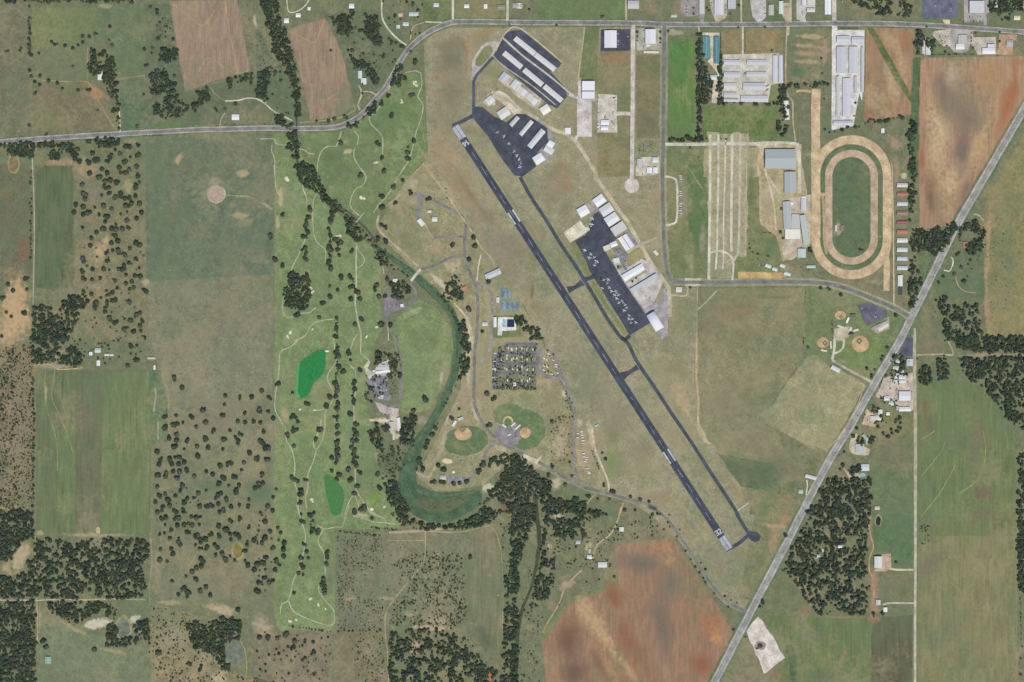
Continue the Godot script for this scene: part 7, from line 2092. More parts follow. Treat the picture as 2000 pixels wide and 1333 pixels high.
func put_buildings() -> void:
	var pale := [206, 206, 204]
	var white := [224, 226, 228]
	var grey := [184, 188, 194]
	var warm := [196, 193, 188]
	var steel := [170, 178, 190]
	# hangars
	strip([8.9,-917,69.3,-868.7], 15.5, "hangar", "long pale hangar row, northwest one of the outer pair", "hangar", 5.0, pale, "gable", "row", "long hangar rows")
	strip([70.9,-867,129.8,-821.1], 15.5, "hangar", "long pale hangar row, southeast one of the outer pair", "hangar", 5.0, pale, "gable", "row", "long hangar rows")
	strip([-24.6,-872.7,29,-828.4], 15.5, "hangar", "long pale hangar row, northwest one of the inner three", "hangar", 5.0, pale, "gable", "row", "long hangar rows")
	strip([36.3,-821.5,91.9,-775.2], 15.5, "hangar", "long pale hangar row, middle one of the inner three", "hangar", 5.0, pale, "gable", "row", "long hangar rows")
	strip([97.5,-771.9,151.1,-726.8], 15.5, "hangar", "long pale hangar row, southeast one of the inner three", "hangar", 5.0, pale, "gable", "row", "long hangar rows")
	var k := 0
	for p in [[-23.4,-797.3], [10.8,-775.2], [16.1,-767.1], [33,-754.2], [49.2,-742.1], [64.5,-728]]:
		var g: Array = [grey, pale, warm, pale, warm, pale][k]
		raise_hangar(p, 19.0 if k > 1 else 27.0, 24.0, deg_to_rad(-52), "box hangar with light roof, %s from the west in the row below the long hangars" % ordinal(k + 1), g)
		k += 1
	raise_hangar([100.8,-700.2], 27.0, 24.0, deg_to_rad(-33), "white square hangar at the southeast end of the box hangar row", [226, 224, 216])
	raise_hangar([-66.5,-728.4], 24.0, 22.0, deg_to_rad(-38), "pale hangar with a tree behind it at the apron's north corner", pale)
	raise_hangar([-24.6,-689.7], 34.0, 27.0, deg_to_rad(-33), "wide pale hangar on the north edge of the black apron", pale)
	strip([-3.9,-652.1,18.6,-678.1], 12, "hangar", "narrow hangar on the black apron, northwest of three", "hangar", 5.0, warm, "gable", "row")
	strip([25.6,-623.9,60.5,-665.7], 12, "hangar", "narrow hangar on the black apron, middle of three", "hangar", 5.0, pale, "gable", "row")
	strip([52.7,-586.7,95.3,-637.8], 16.5, "hangar", "wider long hangar on the black apron, southeast of three", "hangar", 5.5, [198, 202, 200], "gable", "row")
	raise_hangar([80.9,-551.3], 30.0, 26.0, deg_to_rad(-33), "square white hangar at the southeast corner of the north apron", [222, 222, 222])
	raise_hangar([112,-578.5], 29.0, 19.0, deg_to_rad(30), "pale hangar beside the gravel yard, middle of the end group", pale)
	raise_hangar([117.7,-596.2], 19.0, 17.0, deg_to_rad(30), "small white hangar at the northeast tip of the end group", white)
	raise_hangar([264.3,-425.2], 33.0, 27.0, deg_to_rad(-36), "white hangar nearest the diagonal gravel road, top of the line of four", white)
	raise_hangar([215.5,-392.9], 31.0, 28.0, deg_to_rad(-30), "detached white hangar beside the concrete pad, west of the line of four", white)
	raise_hangar([286,-397.6], 37.0, 28.0, deg_to_rad(-33), "light grey hangar, second in the line of four along the gravel road", [204, 206, 208])
	raise_hangar([302.2,-368.4], 39.0, 29.0, deg_to_rad(-33), "pale hangar, third in the line of four along the gravel road", [212, 216, 214])
	var o := raise("hangar", "flat warm-grey hangar, last in the line of four along the gravel road", "hangar", Vector2([323.2,-339.9][0], [323.2,-339.9][1]), 44.0, 29.0, deg_to_rad(-33), 7.0, roofing(196, 194, 192), plain(190, 188, 184), "flat", "airfield hangars")
	details(o, 44.0, 29.0, 7.0, "hangar")
	strip([326.3,-313.9,351.1,-275.9], 13, "storage_row", "long white shed, western of the close pair by the gravel crossroads", "shed", 4.2, white, "gable", "row")
	strip([340.2,-321.6,365,-284.4], 13, "storage_row", "long white shed, eastern of the close pair by the gravel crossroads", "shed", 4.2, [222, 220, 228], "gable", "row")
	strip([298.4,-289.1,317,-296.8], 14, "office", "small white airfield building beside the parked cars", "office", 4.0, white, "gable", "house")
	strip([277.4,-278.2,297.6,-286], 16, "office", "cream airfield building at the edge of the black apron", "office", 4.0, [206, 204, 188], "flat", "works")
	strip([306.9,-241,325.5,-245.7], 17, "office", "small pale building beside the round lawn on the apron edge", "office", 4.5, pale, "flat", "works")
	strip([336.4,-189.9,396.8,-225.5], 20, "terminal_building", "long white terminal with trees in front of it", "terminal", 6.0, [220, 226, 228], "gable", "works")
	strip([360.4,-151.9,438.7,-199.2], 13, "hangar", "very long grey hangar at the north edge of the big concrete pad", "hangar", 6.0, [180, 186, 192], "shed", "row")
	strip([419.1,-83.7,447.3,-35.3], 29, "arched_hangar", "big white round-roofed hangar at the south end of the apron", "hangar", 6.0, [228, 228, 232], "arch", "hangar", "airfield hangars")
	square([161.2,-645.4,177.3,-626.9], "house", "small white house where the gravel road bends", "house", 3.4, white, "gable", "house")
	square([496.5,-163.1,513.8,-148.2], "shed", "pale shed south of the airfield road junction", "shed", 4.0, [204, 204, 196])
	strip([431.2,-273.1,441.3,-261], 8, "shed", "broken white shed between the gravel road and the street", "shed", 3.0, [214, 216, 204], "gable", "house")
	# along the highway and the concrete street
	square([280.1,-939.6,316.4,-888], "warehouse", "white warehouse on the black car park below the highway", "warehouse", 7.0, [218, 218, 220], "gable", "works", "", false)
	square([403.8,-942.8,434.4,-899.3], "warehouse", "tall white gabled hall between the two streets", "warehouse", 9.0, [216, 216, 220])
	square([406.2,-898.5,418.3,-892.8], "shed", "little cream shed at the foot of the white gabled hall", "shed", 3.0, [220, 218, 196], "gable", "house")
	square([399,-877.5,443.3,-871.9], "shed", "very narrow cream shed south of the white gabled hall", "shed", 4.0, [214, 204, 180], "shed", "row")
	square([211.6,-786.4,250.7,-757.4], "hangar", "tall white hall, northern half, above the long concrete pad", "hangar", 11.0, [222, 222, 226], "flat", "hangar")
	square([211.6,-755,249.9,-732.4], "hangar", "tall white hall, southern half, above the long concrete pad", "hangar", 9.0, [220, 220, 224], "flat", "hangar")
	square([269.2,-668.4,293.4,-654.3], "shed", "white shed on the trucking yard, northern of two", "shed", 5.0, white, "gable", "works")
	square([269.2,-650.2,290.2,-638.9], "shed", "white shed on the trucking yard, southern of two", "shed", 5.0, white, "gable", "works")
	square([378.8,-551.5,391.7,-526.1], "warehouse", "grey shed in the white yard near the turning circle", "warehouse", 5.0, grey)
	square([425.2,-555.5,441.7,-539.4], "warehouse", "bluish white building at the northeast of the white yard", "warehouse", 5.0, [206, 212, 216])
	square([409,-525.3,424,-508.4], "warehouse", "white building south of the white yard, western of a pair", "warehouse", 5.0, white)
	square([427.2,-525.3,440.1,-508.4], "warehouse", "white building south of the white yard, eastern of a pair", "warehouse", 5.0, white)
	square([350.6,-1029.9,383.7,-1005.7], "warehouse", "grey warehouse at the top edge beside the green field", "warehouse", 7.0, [188, 186, 188])
	square([577.1,-921.8,598.9,-855.8], "warehouse", "teal-roofed hall, western and shorter of two", "warehouse", 6.0, [92, 140, 142], "gable", "works", "teal-roofed halls")
	square([611.8,-921,627.5,-840.4], "warehouse", "teal-roofed hall, eastern and longer of two", "warehouse", 6.0, [84, 130, 142], "gable", "works", "teal-roofed halls")
	square([592.4,-804.2,620.6,-791.3], "house", "white building under the tree belt beside the storage rows", "house", 4.0, [206, 214, 210], "gable", "house")
	k = 0
	for r in [[[641.4,-850.5,689.4,-835.9], "northwestern"], [[711.5,-851.4,771.9,-835.5], "northern wide"], [[641.7,-813.8,691.3,-799], "second western"], [[709.9,-815.3,770.4,-800.6], "second eastern"], [[641.7,-780.7,678.9,-761.8], "third western"], [[699.4,-781.7,765.7,-758.7], "large central"], [[641.7,-752.8,679.7,-738.6], "fourth western"], [[641.7,-733.6,685.1,-724.6], "southwestern"], [[692.1,-742.9,775,-724.3], "long southern"]]:
		square(r[0], "storage_building", "low grey storage building, the %s one of the pale storage yard" % r[1], "storage building", 4.5, [[194, 194, 200], [190, 190, 202], [190, 190, 198], [190, 190, 202], [200, 198, 196], [188, 190, 196], [188, 186, 186], [192, 194, 196], [194, 194, 198]][k], "gable", "row", "storage buildings")
		k += 1
	square([789.3,-864.4,802.1,-782], "storage_building", "long pale blue storage building, western of the upright pair", "storage building", 4.5, [196, 202, 210], "gable", "row", "storage buildings")
	square([807.6,-864.7,819.6,-782], "storage_building", "long pale storage building, eastern of the upright pair", "storage building", 4.5, [198, 200, 206], "gable", "row", "storage buildings")
	k = 0
	for r in [[[983,-923.3,1023,-903.5], "top left"], [[1028,-920.5,1066.1,-903.2], "top right"], [[983,-890.8,1010.9,-812.2], "long middle left"], [[1020.7,-890.8,1047,-812.2], "long middle right"], [[1057.4,-890.8,1064.9,-754.1], "narrow eastern"], [[981.8,-800.9,991.4,-682.5], "narrow lower left"], [[1001.1,-795.3,1024.9,-679.2], "wide lower middle"], [[1036.2,-800.9,1044.6,-751], "narrow lower right"], [[972.9,-667.2,1032.1,-653.4], "bottom"]]:
		square(r[0], "storage_building", "grey-roofed storage building on the long white lot, the %s one" % r[1], "storage building", 5.0, [[194, 196, 202], [190, 192, 200], [188, 190, 196], [192, 196, 200], [190, 192, 200], [192, 194, 196], [196, 196, 206], [186, 186, 196], [192, 192, 204]][k], "gable", "row", "buildings of the long white lot")
		k += 1
	strip([829.4,-726.8,833.5,-670.4], 13, "shed", "long white shed along the dirt drive west of the track", "shed", 4.5, [216, 222, 222])
	square([613,-1034.6,640.1,-987.2], "warehouse", "big two-toned warehouse at the top edge, grey left and white right", "warehouse", 8.0, [204, 202, 206])
	square([653.3,-1034.6,677.4,-1005.2], "warehouse", "grey-blue warehouse at the top edge behind the round tree", "warehouse", 7.0, [180, 186, 190], "flat")
	square([567.3,-1034.6,582.8,-989.7], "warehouse", "pale grey narrow hall at the top edge by the parking strip", "warehouse", 6.0, [190, 194, 190], "flat")
	square([482.1,-988.1,499.1,-980.4], "shed", "pale green shed beneath the dark trees by the highway", "shed", 3.5, [170, 196, 186], "gable", "house")
	square([776.9,-1017.3,792.1,-986.3], "warehouse", "beige ribbed hall between lawn and concrete yard at the top", "warehouse", 6.0, [178, 178, 164])
	square([807.9,-1028.4,820.3,-990.3], "warehouse", "pale mint hall beside the lawn at the top", "warehouse", 6.0, [204, 214, 208])
	square([877.6,-1034.6,889.7,-1016.3], "warehouse", "small white hall at the top edge amid the truck yard", "warehouse", 6.0, [216, 216, 222])
	square([893.1,-1008.6,917,-996.5], "warehouse", "low cream hall at the south of the truck yard", "warehouse", 5.0, [202, 200, 192])
	square([893.6,-1034.6,917.6,-1014.5], "warehouse", "cream flat hall at the top edge of the truck yard", "warehouse", 5.0, [204, 202, 188], "flat")
	square([947.1,-1034.6,965.6,-988.7], "warehouse", "bright white long hall beside the wide concrete drive", "warehouse", 6.0, [222, 226, 226])
	square([998.2,-1030,1002.1,-1023.8], "shed", "little shed in the green lot at the top", "shed", 3.0, [150, 140, 120], "gable", "house")
	square([1384.3,-1029.3,1428.9,-991.8], "warehouse", "big square pale store with a flat roof north of the highway", "store", 9.0, [196, 198, 198], "flat")
	square([1253,-899.1,1267,-867.3], "house", "long white house under trees by the red field corner", "house", 4.5, [206, 212, 214], "gable", "house")
	square([1344,-899.1,1368.9,-883], "office", "white building in the middle of the looped drive", "office", 5.0, [222, 222, 220])
	square([1350.9,-927,1376.9,-899.7], "office", "light grey flat building in the looped drive", "office", 5.0, [184, 180, 178], "flat")
	square([1424.2,-886.8,1461,-869.4], "warehouse", "white workshop on the pale yard, southern block", "workshop", 5.0, [222, 224, 232])
	square([1439.5,-899.1,1461,-887.8], "warehouse", "bluish workshop on the pale yard, northern block", "workshop", 6.0, [204, 206, 220], "flat")
	square([1497.1,-910,1515.9,-891.2], "shed", "grey shed on the tan yard in the far northeast", "shed", 5.0, [170, 170, 172])
	square([1519.7,-984.7,1538.1,-972.4], "house", "cream house on the lawn in the far northeast", "house", 4.0, [216, 208, 178], "gable", "house")
	square([1543.2,-1034.8,1560.2,-1002.4], "house", "red-trimmed white house at the far northeast corner", "house", 4.5, [206, 196, 194], "gable", "house")
	square([1461.3,-1029.7,1469.9,-1009.2], "house", "white-roofed house among the northeastern trees", "house", 4.0, [202, 212, 214], "gable", "house")
	square([1517.6,-1014.3,1526.1,-1007.5], "house", "small pale house among the northeastern trees", "house", 4.0, [208, 208, 196], "gable", "house")
	# northern homes
	for r in [[[-492.9,-1021,-478.4,-1007.3], "white square house north of the second tan field", white], [[-654.1,-992,-640.4,-980.7], "white shed above the second tan field, eastern of two", white], [[-689.6,-976.7,-675.9,-963], "white shed above the second tan field, at the lane fork", white], [[-618.6,-1010.9,-610.6,-1001.6], "small white shed by the northern lane", white], [[-465.5,-817.5,-454.6,-795.3], "northern block of the pale ranch house by the tan drive", [204, 208, 214]], [[-456.6,-795.3,-441.3,-777.2], "southern block of the pale ranch house by the tan drive", [206, 210, 216]], [[-343.8,-993.6,-330.9,-982.3], "house with a red and white roof north of the curve", [206, 160, 150]], [[-311.6,-996,-283.3,-983.9], "long bluish house beside the red and white one", [186, 192, 200]], [[-330.1,-965.4,-313.2,-954.1], "pale blue house under trees inside the curve", [188, 202, 216]], [[-349.8,-956.5,-339.8,-946.4], "small white shed under trees inside the curve", [200, 206, 206]], [[-237,-1023,-222.1,-1012.1], "white house under trees at the top, right of the curve", [204, 208, 208]], [[-144.3,-1019,-130.2,-1008.9], "white house beside the looped driveway at the top", white], [[-85.1,-1019.4,-75.4,-1006.5], "narrow white house in the northern lot", white], [[-43.6,-1017,-21.4,-1002.9], "brown shaded house in the northern lot", [146, 138, 126]], [[14.9,-1023,29,-1006.9], "white house right of the second northern lane", pale], [[2,-1023,32.2,-1008.1], "grey house at the top, left of the green field", [160, 156, 150]],
		[[-1253.8,-815.5,-1240.5,-790.5], "bright white farmhouse among oaks in the northwest", white], [[-848,-685.7,-826.6,-669.6], "white farmhouse by the bend of the cream lane", [216, 220, 226]], [[-1262.3,22.2,-1245.3,35.1], "grey-roofed ranch house among the western oaks", [190, 198, 204]], [[-1280,33.4,-1271.1,43.1], "small white shed left of the grey ranch house", white], [[-1233.6,39.1,-1219.5,44.7], "low white shed below the grey ranch house, western of two", pale], [[-1217.1,39.1,-1206.6,44.7], "low white shed below the grey ranch house, eastern of two", pale], [[-1257.4,59.2,-1247.8,74.6], "white barn beside the top of the striped field", white], [[-1102.7,48.8,-1080.1,54.4], "long pale shed over the feeding pens", [196, 184, 160]], [[-1084.9,73.7,-1080.1,86.6], "narrow white shed below the feeding pens", white], [[-1413,956.2,-1396.1,976.3], "pale teal shed in the southwestern meadow", [138, 168, 152]], [[-565.4,28.2,-555,32.6], "tiny white pump house beside the upper green pond", white],
		[[-360.7,-188.1,-347,-172.8], "white golf shop under trees by the river bend", [216, 216, 208]], [[-241,-375.1,-226.9,-362.2], "white park house, eastern of two", [218, 216, 206]], [[-255.1,-396,-244.7,-388.8], "small white park shed near the desert garden", [210, 208, 200]], [[-337.7,-111.9,-329.3,-103.4], "little white kiosk at the golf car park", white], [[-55.6,-71.6,-47.2,-42.2], "narrow white bathhouse left of the pool", white], [[-89.9,-57.5,-73.8,-46.2], "pale house under trees left of the pool road", [196, 198, 202]], [[-47.2,-132.1,-39.1,-115.9], "small white hut left of the tennis courts", [206, 210, 198]], [[-59.7,81.8,-48.8,89.1], "white shed at the camp ground gate", [206, 206, 200]], [[-216.8,407.4,-200.3,419.5], "grey picnic pavilion left of the small car park", [186, 186, 186]], [[-180.6,392.9,-173.7,399.4], "little white hut above the small car park", white],
		[[325.6,563.7,337.7,576.6], "small white house on the brushy lot, at the lane bend", [216, 218, 214]], [[193.4,604,206.3,614.5], "pale grey house in the southern woods", [176, 184, 190]], [[227.7,648.3,241.8,659.6], "white house at the end of the southern lane", [208, 210, 212]], [[261.1,670.1,286.9,685.4], "largest white house of the southern homesteads", [204, 206, 210]], [[231.7,629.8,237.8,641.9], "tiny shed north of the white house at the lane end", [176, 184, 186]],
		[[1101.9,783.7,1115.6,799], "bluish house at the end of the lower cream drive", [186, 194, 214]], [[1124.8,807.1,1135.7,820], "small white shed beside the two round trees", white], [[987.8,618.9,999.5,626.5], "white cottage in the middle of the highway wood", white], [[932.6,629.8,943.1,637.8], "pale house in the clearing of the highway wood", [190, 204, 206]], [[923.3,645.9,932.6,654.8], "low house just below the pale one in the wood clearing", [176, 186, 184]], [[1098.6,500.8,1112.7,510.5], "heap of pale rubble roofing north of the dark pond", [196, 190, 172]],
		[[868.1,450.2,881,461.4], "small bluish shed in the meadow by the diagonal highway", [176, 190, 200]], [[1057.5,373.6,1080.9,392.9], "white house by the small blue pool", [196, 202, 204]], [[1133.3,215.6,1143,224.5], "tiny white hut in the home lots", white], [[1040.2,312.3,1065.6,338.1], "square blue-grey house inside its round drive", [176, 182, 194]], [[1195.4,54.4,1213.9,75.4], "pale grey building below the dark car park", [188, 192, 194]], [[1171.2,103.6,1191.3,115.7], "white-roofed building with dark shade over its yard", [206, 208, 210]], [[1172,118.1,1192.1,126.9], "lower white roof in the crowded home lots", [212, 210, 212]], [[1159.1,118.1,1167.2,127.8], "lavender-white hut in the crowded home lots", [206, 206, 220]], [[1126.9,167.2,1143,180.1], "white cottage amid dark trees by the highway", [206, 210, 208]], [[1141,181.3,1153,191.4], "pale mint cottage amid dark trees", [186, 204, 194]], [[1163.1,56.4,1173.2,66.5], "pale cottage at the highway edge of the home lots", [190, 198, 192]], [[1161.1,76.6,1171.2,86.6], "small pale cottage in the upper home lots", [196, 198, 192]], [[1108.7,207.5,1120.8,223.7], "white narrow house of the middle home lots", [214, 214, 208]], [[1100.7,225.7,1116.8,240.6], "white jumbled house of the middle home lots", [206, 206, 200]], [[1084.5,227.7,1098.6,241.8], "white workshop of the middle home lots", [196, 198, 196]], [[1163.1,197.5,1171.2,209.6], "dim shed at the end of the long white building", [170, 170, 164]],
		[[1366.6,-299.3,1380.7,-283.2], "house with a red roof under trees by the highway", [186, 120, 110]], [[1412.2,-296.1,1421.8,-290.4], "small pale shed right of the red-roofed house", [176, 176, 176]], [[978.5,-350.9,983.4,-332.4], "narrow white judge stand in the track infield", [206, 206, 196]], [[993.1,-349.7,1006,-335.6], "small brown hut in the track infield", [130, 122, 110]], [[1118,-643,1126.9,-630.1], "little white shed north of the oval track", white], [[1026.1,-82.5,1040.2,-73.6], "blue hut at the corner of the baseball lot", [80, 96, 140]]]:
		square(r[0], "house", r[1], "house", 3.6, r[2], "gable", "house")
	strip([-282.5,-367.8,-268,-350.9], 13, "house", "white park house, western of two", "house", 4.0, [220, 220, 216], "gable", "house")
	strip([-79.8,-192.5,-35.5,-212.7], 17, "recreation_hall", "large pale hall above the tennis courts", "hall", 6.0, [190, 192, 198])
	strip([-150.3,-159.1,-137.5,-164.7], 10, "park_shed", "red-roofed shed beside the park road", "shed", 3.6, [186, 110, 100], "gable", "house")
	strip([-414,95.9,-369.5,90.7], 7, "clubhouse_terrace", "bright white terrace roof along the golf clubhouse", "roof", 4.0, [228, 232, 230], "flat", "house")
	square([-406.4,72.2,-372.8,88.3], "golf_clubhouse", "grey-white golf clubhouse between garden and car park", "clubhouse", 5.0, [188, 190, 188], "gable", "works")
	strip([-402.9,168.2,-390.1,173.1], 8, "cart_shed", "pale cart shed at the south of the golf car park", "shed", 3.6, [184, 180, 178], "flat", "house")
	square([-372,244.6,-359.1,268], "shed", "grey shed in the golf maintenance yard", "shed", 4.0, [186, 184, 184])
	strip([-344.6,232.5,-341.4,272], 9.5, "shed", "long narrow white shed in the golf maintenance yard", "shed", 4.0, [220, 220, 216])
	strip([-179.4,257.5,-169.7,242.2], 7, "bleacher_roof", "white stand roof behind the large ball field, western of two", "grandstand", 4.0, [204, 208, 212], "shed", "house")
	strip([-162.4,238.2,-147.9,232.5], 8, "bleacher_roof", "grey stand roof behind the large ball field, eastern of two", "grandstand", 4.0, [178, 186, 192], "shed", "house")
	strip([250.7,257.5,261.1,253.5], 4, "shelter", "teal and white shelter at the edge of the airfield grass", "shelter", 3.0, [150, 190, 190], "gable", "house")
	strip([966.9,77.8,992.2,90.7], 12, "shed", "narrow white shed at the lane bend below the ball fields", "shed", 4.0, [206, 206, 210])
	square([1171.2,152.7,1205.8,180.1], "warehouse", "largest white hall of the highway home lots", "warehouse", 6.0, [208, 212, 218])
	square([1172,199.5,1206.6,212.4], "warehouse", "long white hall at the south of the home lots", "warehouse", 5.0, [220, 220, 220])
	strip([1062.4,283.3,1077.7,301], 9, "house", "greenish tin-roofed house under trees by the highway", "house", 4.0, [150, 176, 166], "gable", "house")
	strip([1075.3,295.4,1076.1,312.3], 8, "house", "pale wing beside the greenish tin-roofed house", "house", 4.0, [176, 188, 190], "gable", "house")
	strip([888.3,407.4,920.5,416.3], 10, "shed", "long white barn in the meadow left of the highway", "barn", 4.5, [206, 204, 206])
	square([1097,652.3,1118.8,686.2], "barn", "big pale barn at the end of the upper cream drive", "barn", 7.5, [206, 208, 206], "gable", "works", "", false)
	k = 0
	for p in [[-397.7,71.1], [-382.5,63.5], [-389.1,78.7], [-418.3,90.7], [-401,172], [-393.4,166.6], [-381.5,69]]:
		square([p[0] - 4.0, p[1] - 3.2, p[0] + 4.0, p[1] + 3.2], "house", ["small grey wing north of the golf clubhouse", "pale porch at the north garden of the golf clubhouse", "light middle wing of the golf clubhouse", "little kiosk at the west end of the golf terrace", "pale kiosk at the south end of the golf car park", "white canopy at the south end of the golf car park", "beige hut beside the golf clubhouse garden"][k], "house", 4.5 + 0.2 * k, [[176, 178, 178], [196, 192, 180], [206, 206, 204], [210, 214, 208], [190, 186, 180], [200, 196, 192], [178, 168, 156]][k], "flat", "house")
		k += 1
	k = 0
	for p in [[1166.3,60.8], [1158.2,80.4], [1167.9,85.2], [1182.6,91.8], [1167.9,101.5], [1185.8,103.2], [1163,109.7], [1159.8,121.1], [1133.7,173.1], [1145.1,187.8], [1151.6,191], [1117.5,213.8], [1096.3,231.7], [1114.2,233.3]]:
		square([p[0] - 4.5, p[1] - 3.5, p[0] + 4.0, p[1] + 3.5], "house", "small pale-roofed house of the crowded home lots, %s from the north" % ordinal(k + 1), "house", 3.4, [[206, 208, 204], [196, 196, 190], [212, 212, 210], [190, 196, 192]][k % 4], "gable", "house", "small houses of the home lots")
		k += 1
	# fairground
	square([765.8,-580.1,857.6,-522.1], "arena_hall", "very large blue-grey hall north of the fairground yard", "hall", 9.0, [164, 174, 188])
	square([824.6,-512.1,859.3,-448.4], "arena_hall", "blue-grey upright hall below the largest hall", "hall", 7.0, [164, 172, 188])
	strip([831,-422.2,835.1,-339.6], 24, "arena_hall", "long blue-grey exhibition hall left of the paved court", "hall", 6.0, [168, 176, 198])
	square([843.1,-420.2,852,-411.3], "shed", "small white annex at the top of the exhibition hall", "shed", 3.5, white, "flat", "house")
	square([826.6,-338.8,872.2,-308.2], "arena_hall", "wide bright cream hall south of the paved court", "hall", 5.0, [222, 220, 206], "flat")
	square([846.8,-383.9,872.2,-339.6], "arena_hall", "pale court roof between the exhibition hall and grandstand", "hall", 4.5, [186, 184, 182], "flat")
	strip([878.2,-380.7,889.9,-294.5], 15, "grandstand", "long slanted blue-grey grandstand facing the race track", "grandstand", 9.0, [176, 186, 204], "shed")
	square([875.4,-431.5,889.9,-395.2], "arena_hall", "pale grey shed north of the grandstand", "shed", 5.0, [192, 196, 200])
	square([876.2,-437.9,890.7,-430.7], "arena_hall", "white front of the shed north of the grandstand", "shed", 4.0, white, "flat", "house")
	square([864.9,-279.2,889.1,-252.6], "arena_hall", "pale shed right of the round pen", "shed", 5.0, [186, 194, 202])
	square([892.3,-229.2,918.1,-221.1], "shed", "narrow pale teal shed south of the grandstand", "shed", 4.0, [176, 196, 196])
	for r in [[[767.4,-232.4,784.3,-221.9], "first"], [[789.1,-221.9,802.8,-212.3], "second"], [[812.5,-232.4,826.2,-222.7], "third"], [[824.6,-209.8,843.1,-196.9], "fourth and biggest"]]:
		strip([r[0][0], (r[0][1] + r[0][3]) / 2 - 3.0, r[0][2], (r[0][1] + r[0][3]) / 2 + 3.0], 9, "shed", "white shed along the lane below the track, %s from the west" % r[1], "shed", 3.6, [204, 212, 220], "gable", "house")
	k = 0
	for r in [[148, 176, "northernmost, white with a brown edge", [206, 202, 198]], [216, 244, "second, red-brown with a pale strip", [168, 110, 98]], [288, 316, "third, bluish white", [196, 200, 212]], [358, 388, "fourth, dull brown", [148, 122, 108]], [428, 452, "fifth, dark red", [150, 78, 84]], [498, 528, "sixth, rusty red", [176, 116, 100]], [562, 592, "seventh, bright white", [212, 212, 210]], [632, 662, "eighth, white", [200, 206, 210]], [700, 728, "ninth, grey-white", [190, 198, 204]], [770, 798, "tenth, pale teal", [190, 202, 202]]]:
		var a: Array = [1165.9,-537.1,1197,-537.1]
		var z0: float = (320.0 + r[0] / 3.84615 - 666.5) * 1.55
		var z1: float = (320.0 + r[1] / 3.84615 - 666.5) * 1.55
		square([a[0], z0, a[2], z1], "horse_barn", "horse barn in the column right of the race track, %s" % r[2], "barn", 4.0, r[3], "gable", "row", "horse barns right of the track")
		k += 1
	square([1168,-198.6,1181.7,-166.3], "horse_barn", "tall white barn at the foot of the barn column", "barn", 6.0, [216, 216, 214])
	square([1170.4,-165.5,1181.7,-138.9], "horse_barn", "dark blue-roofed half of the barn at the foot of the column", "barn", 5.6, [76, 72, 104], "flat", "house")
	strip([1104.7,-46.2,1138.1,-61.5], 5, "concession_building", "narrow grey clubhouse strip by the baseball car park", "building", 3.6, [150, 152, 156], "gable", "house")
	strip([1108.7,-35.3,1136.9,-51.5], 13, "concession_building", "pale building below the baseball car park", "building", 4.5, [206, 202, 190])
	strip([1013.2,-55.1,1019.7,-70.4], 5, "dugout", "white dugout roof beside the small ball field, eastern", "dugout", 2.6, white, "shed", "house")
	strip([985.8,-47,1001.9,-40.6], 6, "dugout", "dark and white stand between the ball fields", "dugout", 3.0, [190, 196, 194], "shed", "house")
	strip([1034.2,-30.9,1048.7,-34.9], 5, "dugout", "white shade roof right of the ball field crossroads", "dugout", 2.6, [206, 206, 194], "shed", "house")
	strip([1022.1,-32.5,1027.7,-41.4], 5, "dugout", "short white shade roof at the ball field crossroads", "dugout", 2.6, [206, 206, 194], "shed", "house")
	strip([935.8,27,952.8,31], 4, "dugout", "narrow white roof below the small western ball field", "dugout", 2.6, [206, 206, 202], "shed", "house")
	strip([964.8,1.2,966.5,23], 3.4, "dugout", "white bench roof right of the small western ball field", "dugout", 2.6, [206, 206, 202], "shed", "house")
	strip([-29.4,252.7,-18.2,260.7], 4, "dugout", "white bench roof left below the horseshoe ball field", "dugout", 2.6, [210, 210, 206], "shed", "house")
	strip([-2,258.3,9.2,247.8], 4, "dugout", "white bench roof right below the horseshoe ball field", "dugout", 2.6, [210, 210, 206], "shed", "house")
	strip([-13.3,286.1,-3.3,282.1], 5, "dugout", "little white hut on the ball field car park", "hut", 3.0, [216, 216, 214], "flat", "house")
	strip([8.8,268,25,253.9], 4, "dugout", "curved white bench roof beside the eastern ball diamond", "dugout", 2.6, [206, 206, 202], "shed", "house")
	square([3.6,125.3,12.6,137.1], "camp_hall", "white square camp building in the south of the camp ground", "building", 4.0, [208, 208, 212], "flat", "house")
	strip([14,129,28.3,130.2], 5, "camp_hall", "dark blue camp roof right of the white camp building", "building", 4.0, [58, 60, 88], "gable", "house")

func raise_hangar(p: Array, length: float, width: float, turn: float, label: String, roof: Array) -> void:
	var o := raise("hangar", label, "hangar", Vector2(p[0], p[1]), length, width, turn, 6.5, roofing(roof[0], roof[1], roof[2]), plain(196, 196, 194), "gable", "airfield hangars")
	details(o, length, width, 6.5, "hangar")

# ---------------------------------------------------------------- aircraft, vehicles, small things

func tube(profile: Array, axis: Vector3, sides := 10) -> ArrayMesh:
	# profile: [along, half width, half height, lift]
	var rings := []
	for e in profile:
		var ring := []
		for k in sides:
			var t := TAU * k / sides
			ring.append(axis * e[0] + Vector3(cos(t) * e[1], e[3] + sin(t) * e[2], 0.0))
		rings.append(ring)
	return loft(rings)

func wing_mesh(span: float, root: float, tip: float, thick: float, sweep := 0.0, dihedral := 0.03) -> ArrayMesh:
	var rings := []
	for s in [-1.0, -0.55, 0.0, 0.55, 1.0]:
		var c := lerpf(root, tip, absf(s) if absf(s) > 0.6 else absf(s) * 0.5)
		var x: float = s * span / 2
		var z := absf(s) * sweep
		var y := absf(x) * dihedral
		rings.append([Vector3(x, y, z - c * 0.35), Vector3(x, y + thick, z - c * 0.15), Vector3(x, y + thick * 0.7, z + c * 0.25), Vector3(x, y, z + c * 0.65), Vector3(x, y - thick * 0.4, z + c * 0.1), Vector3(x, y - thick * 0.4, z - c * 0.2)])
	return loft(rings)

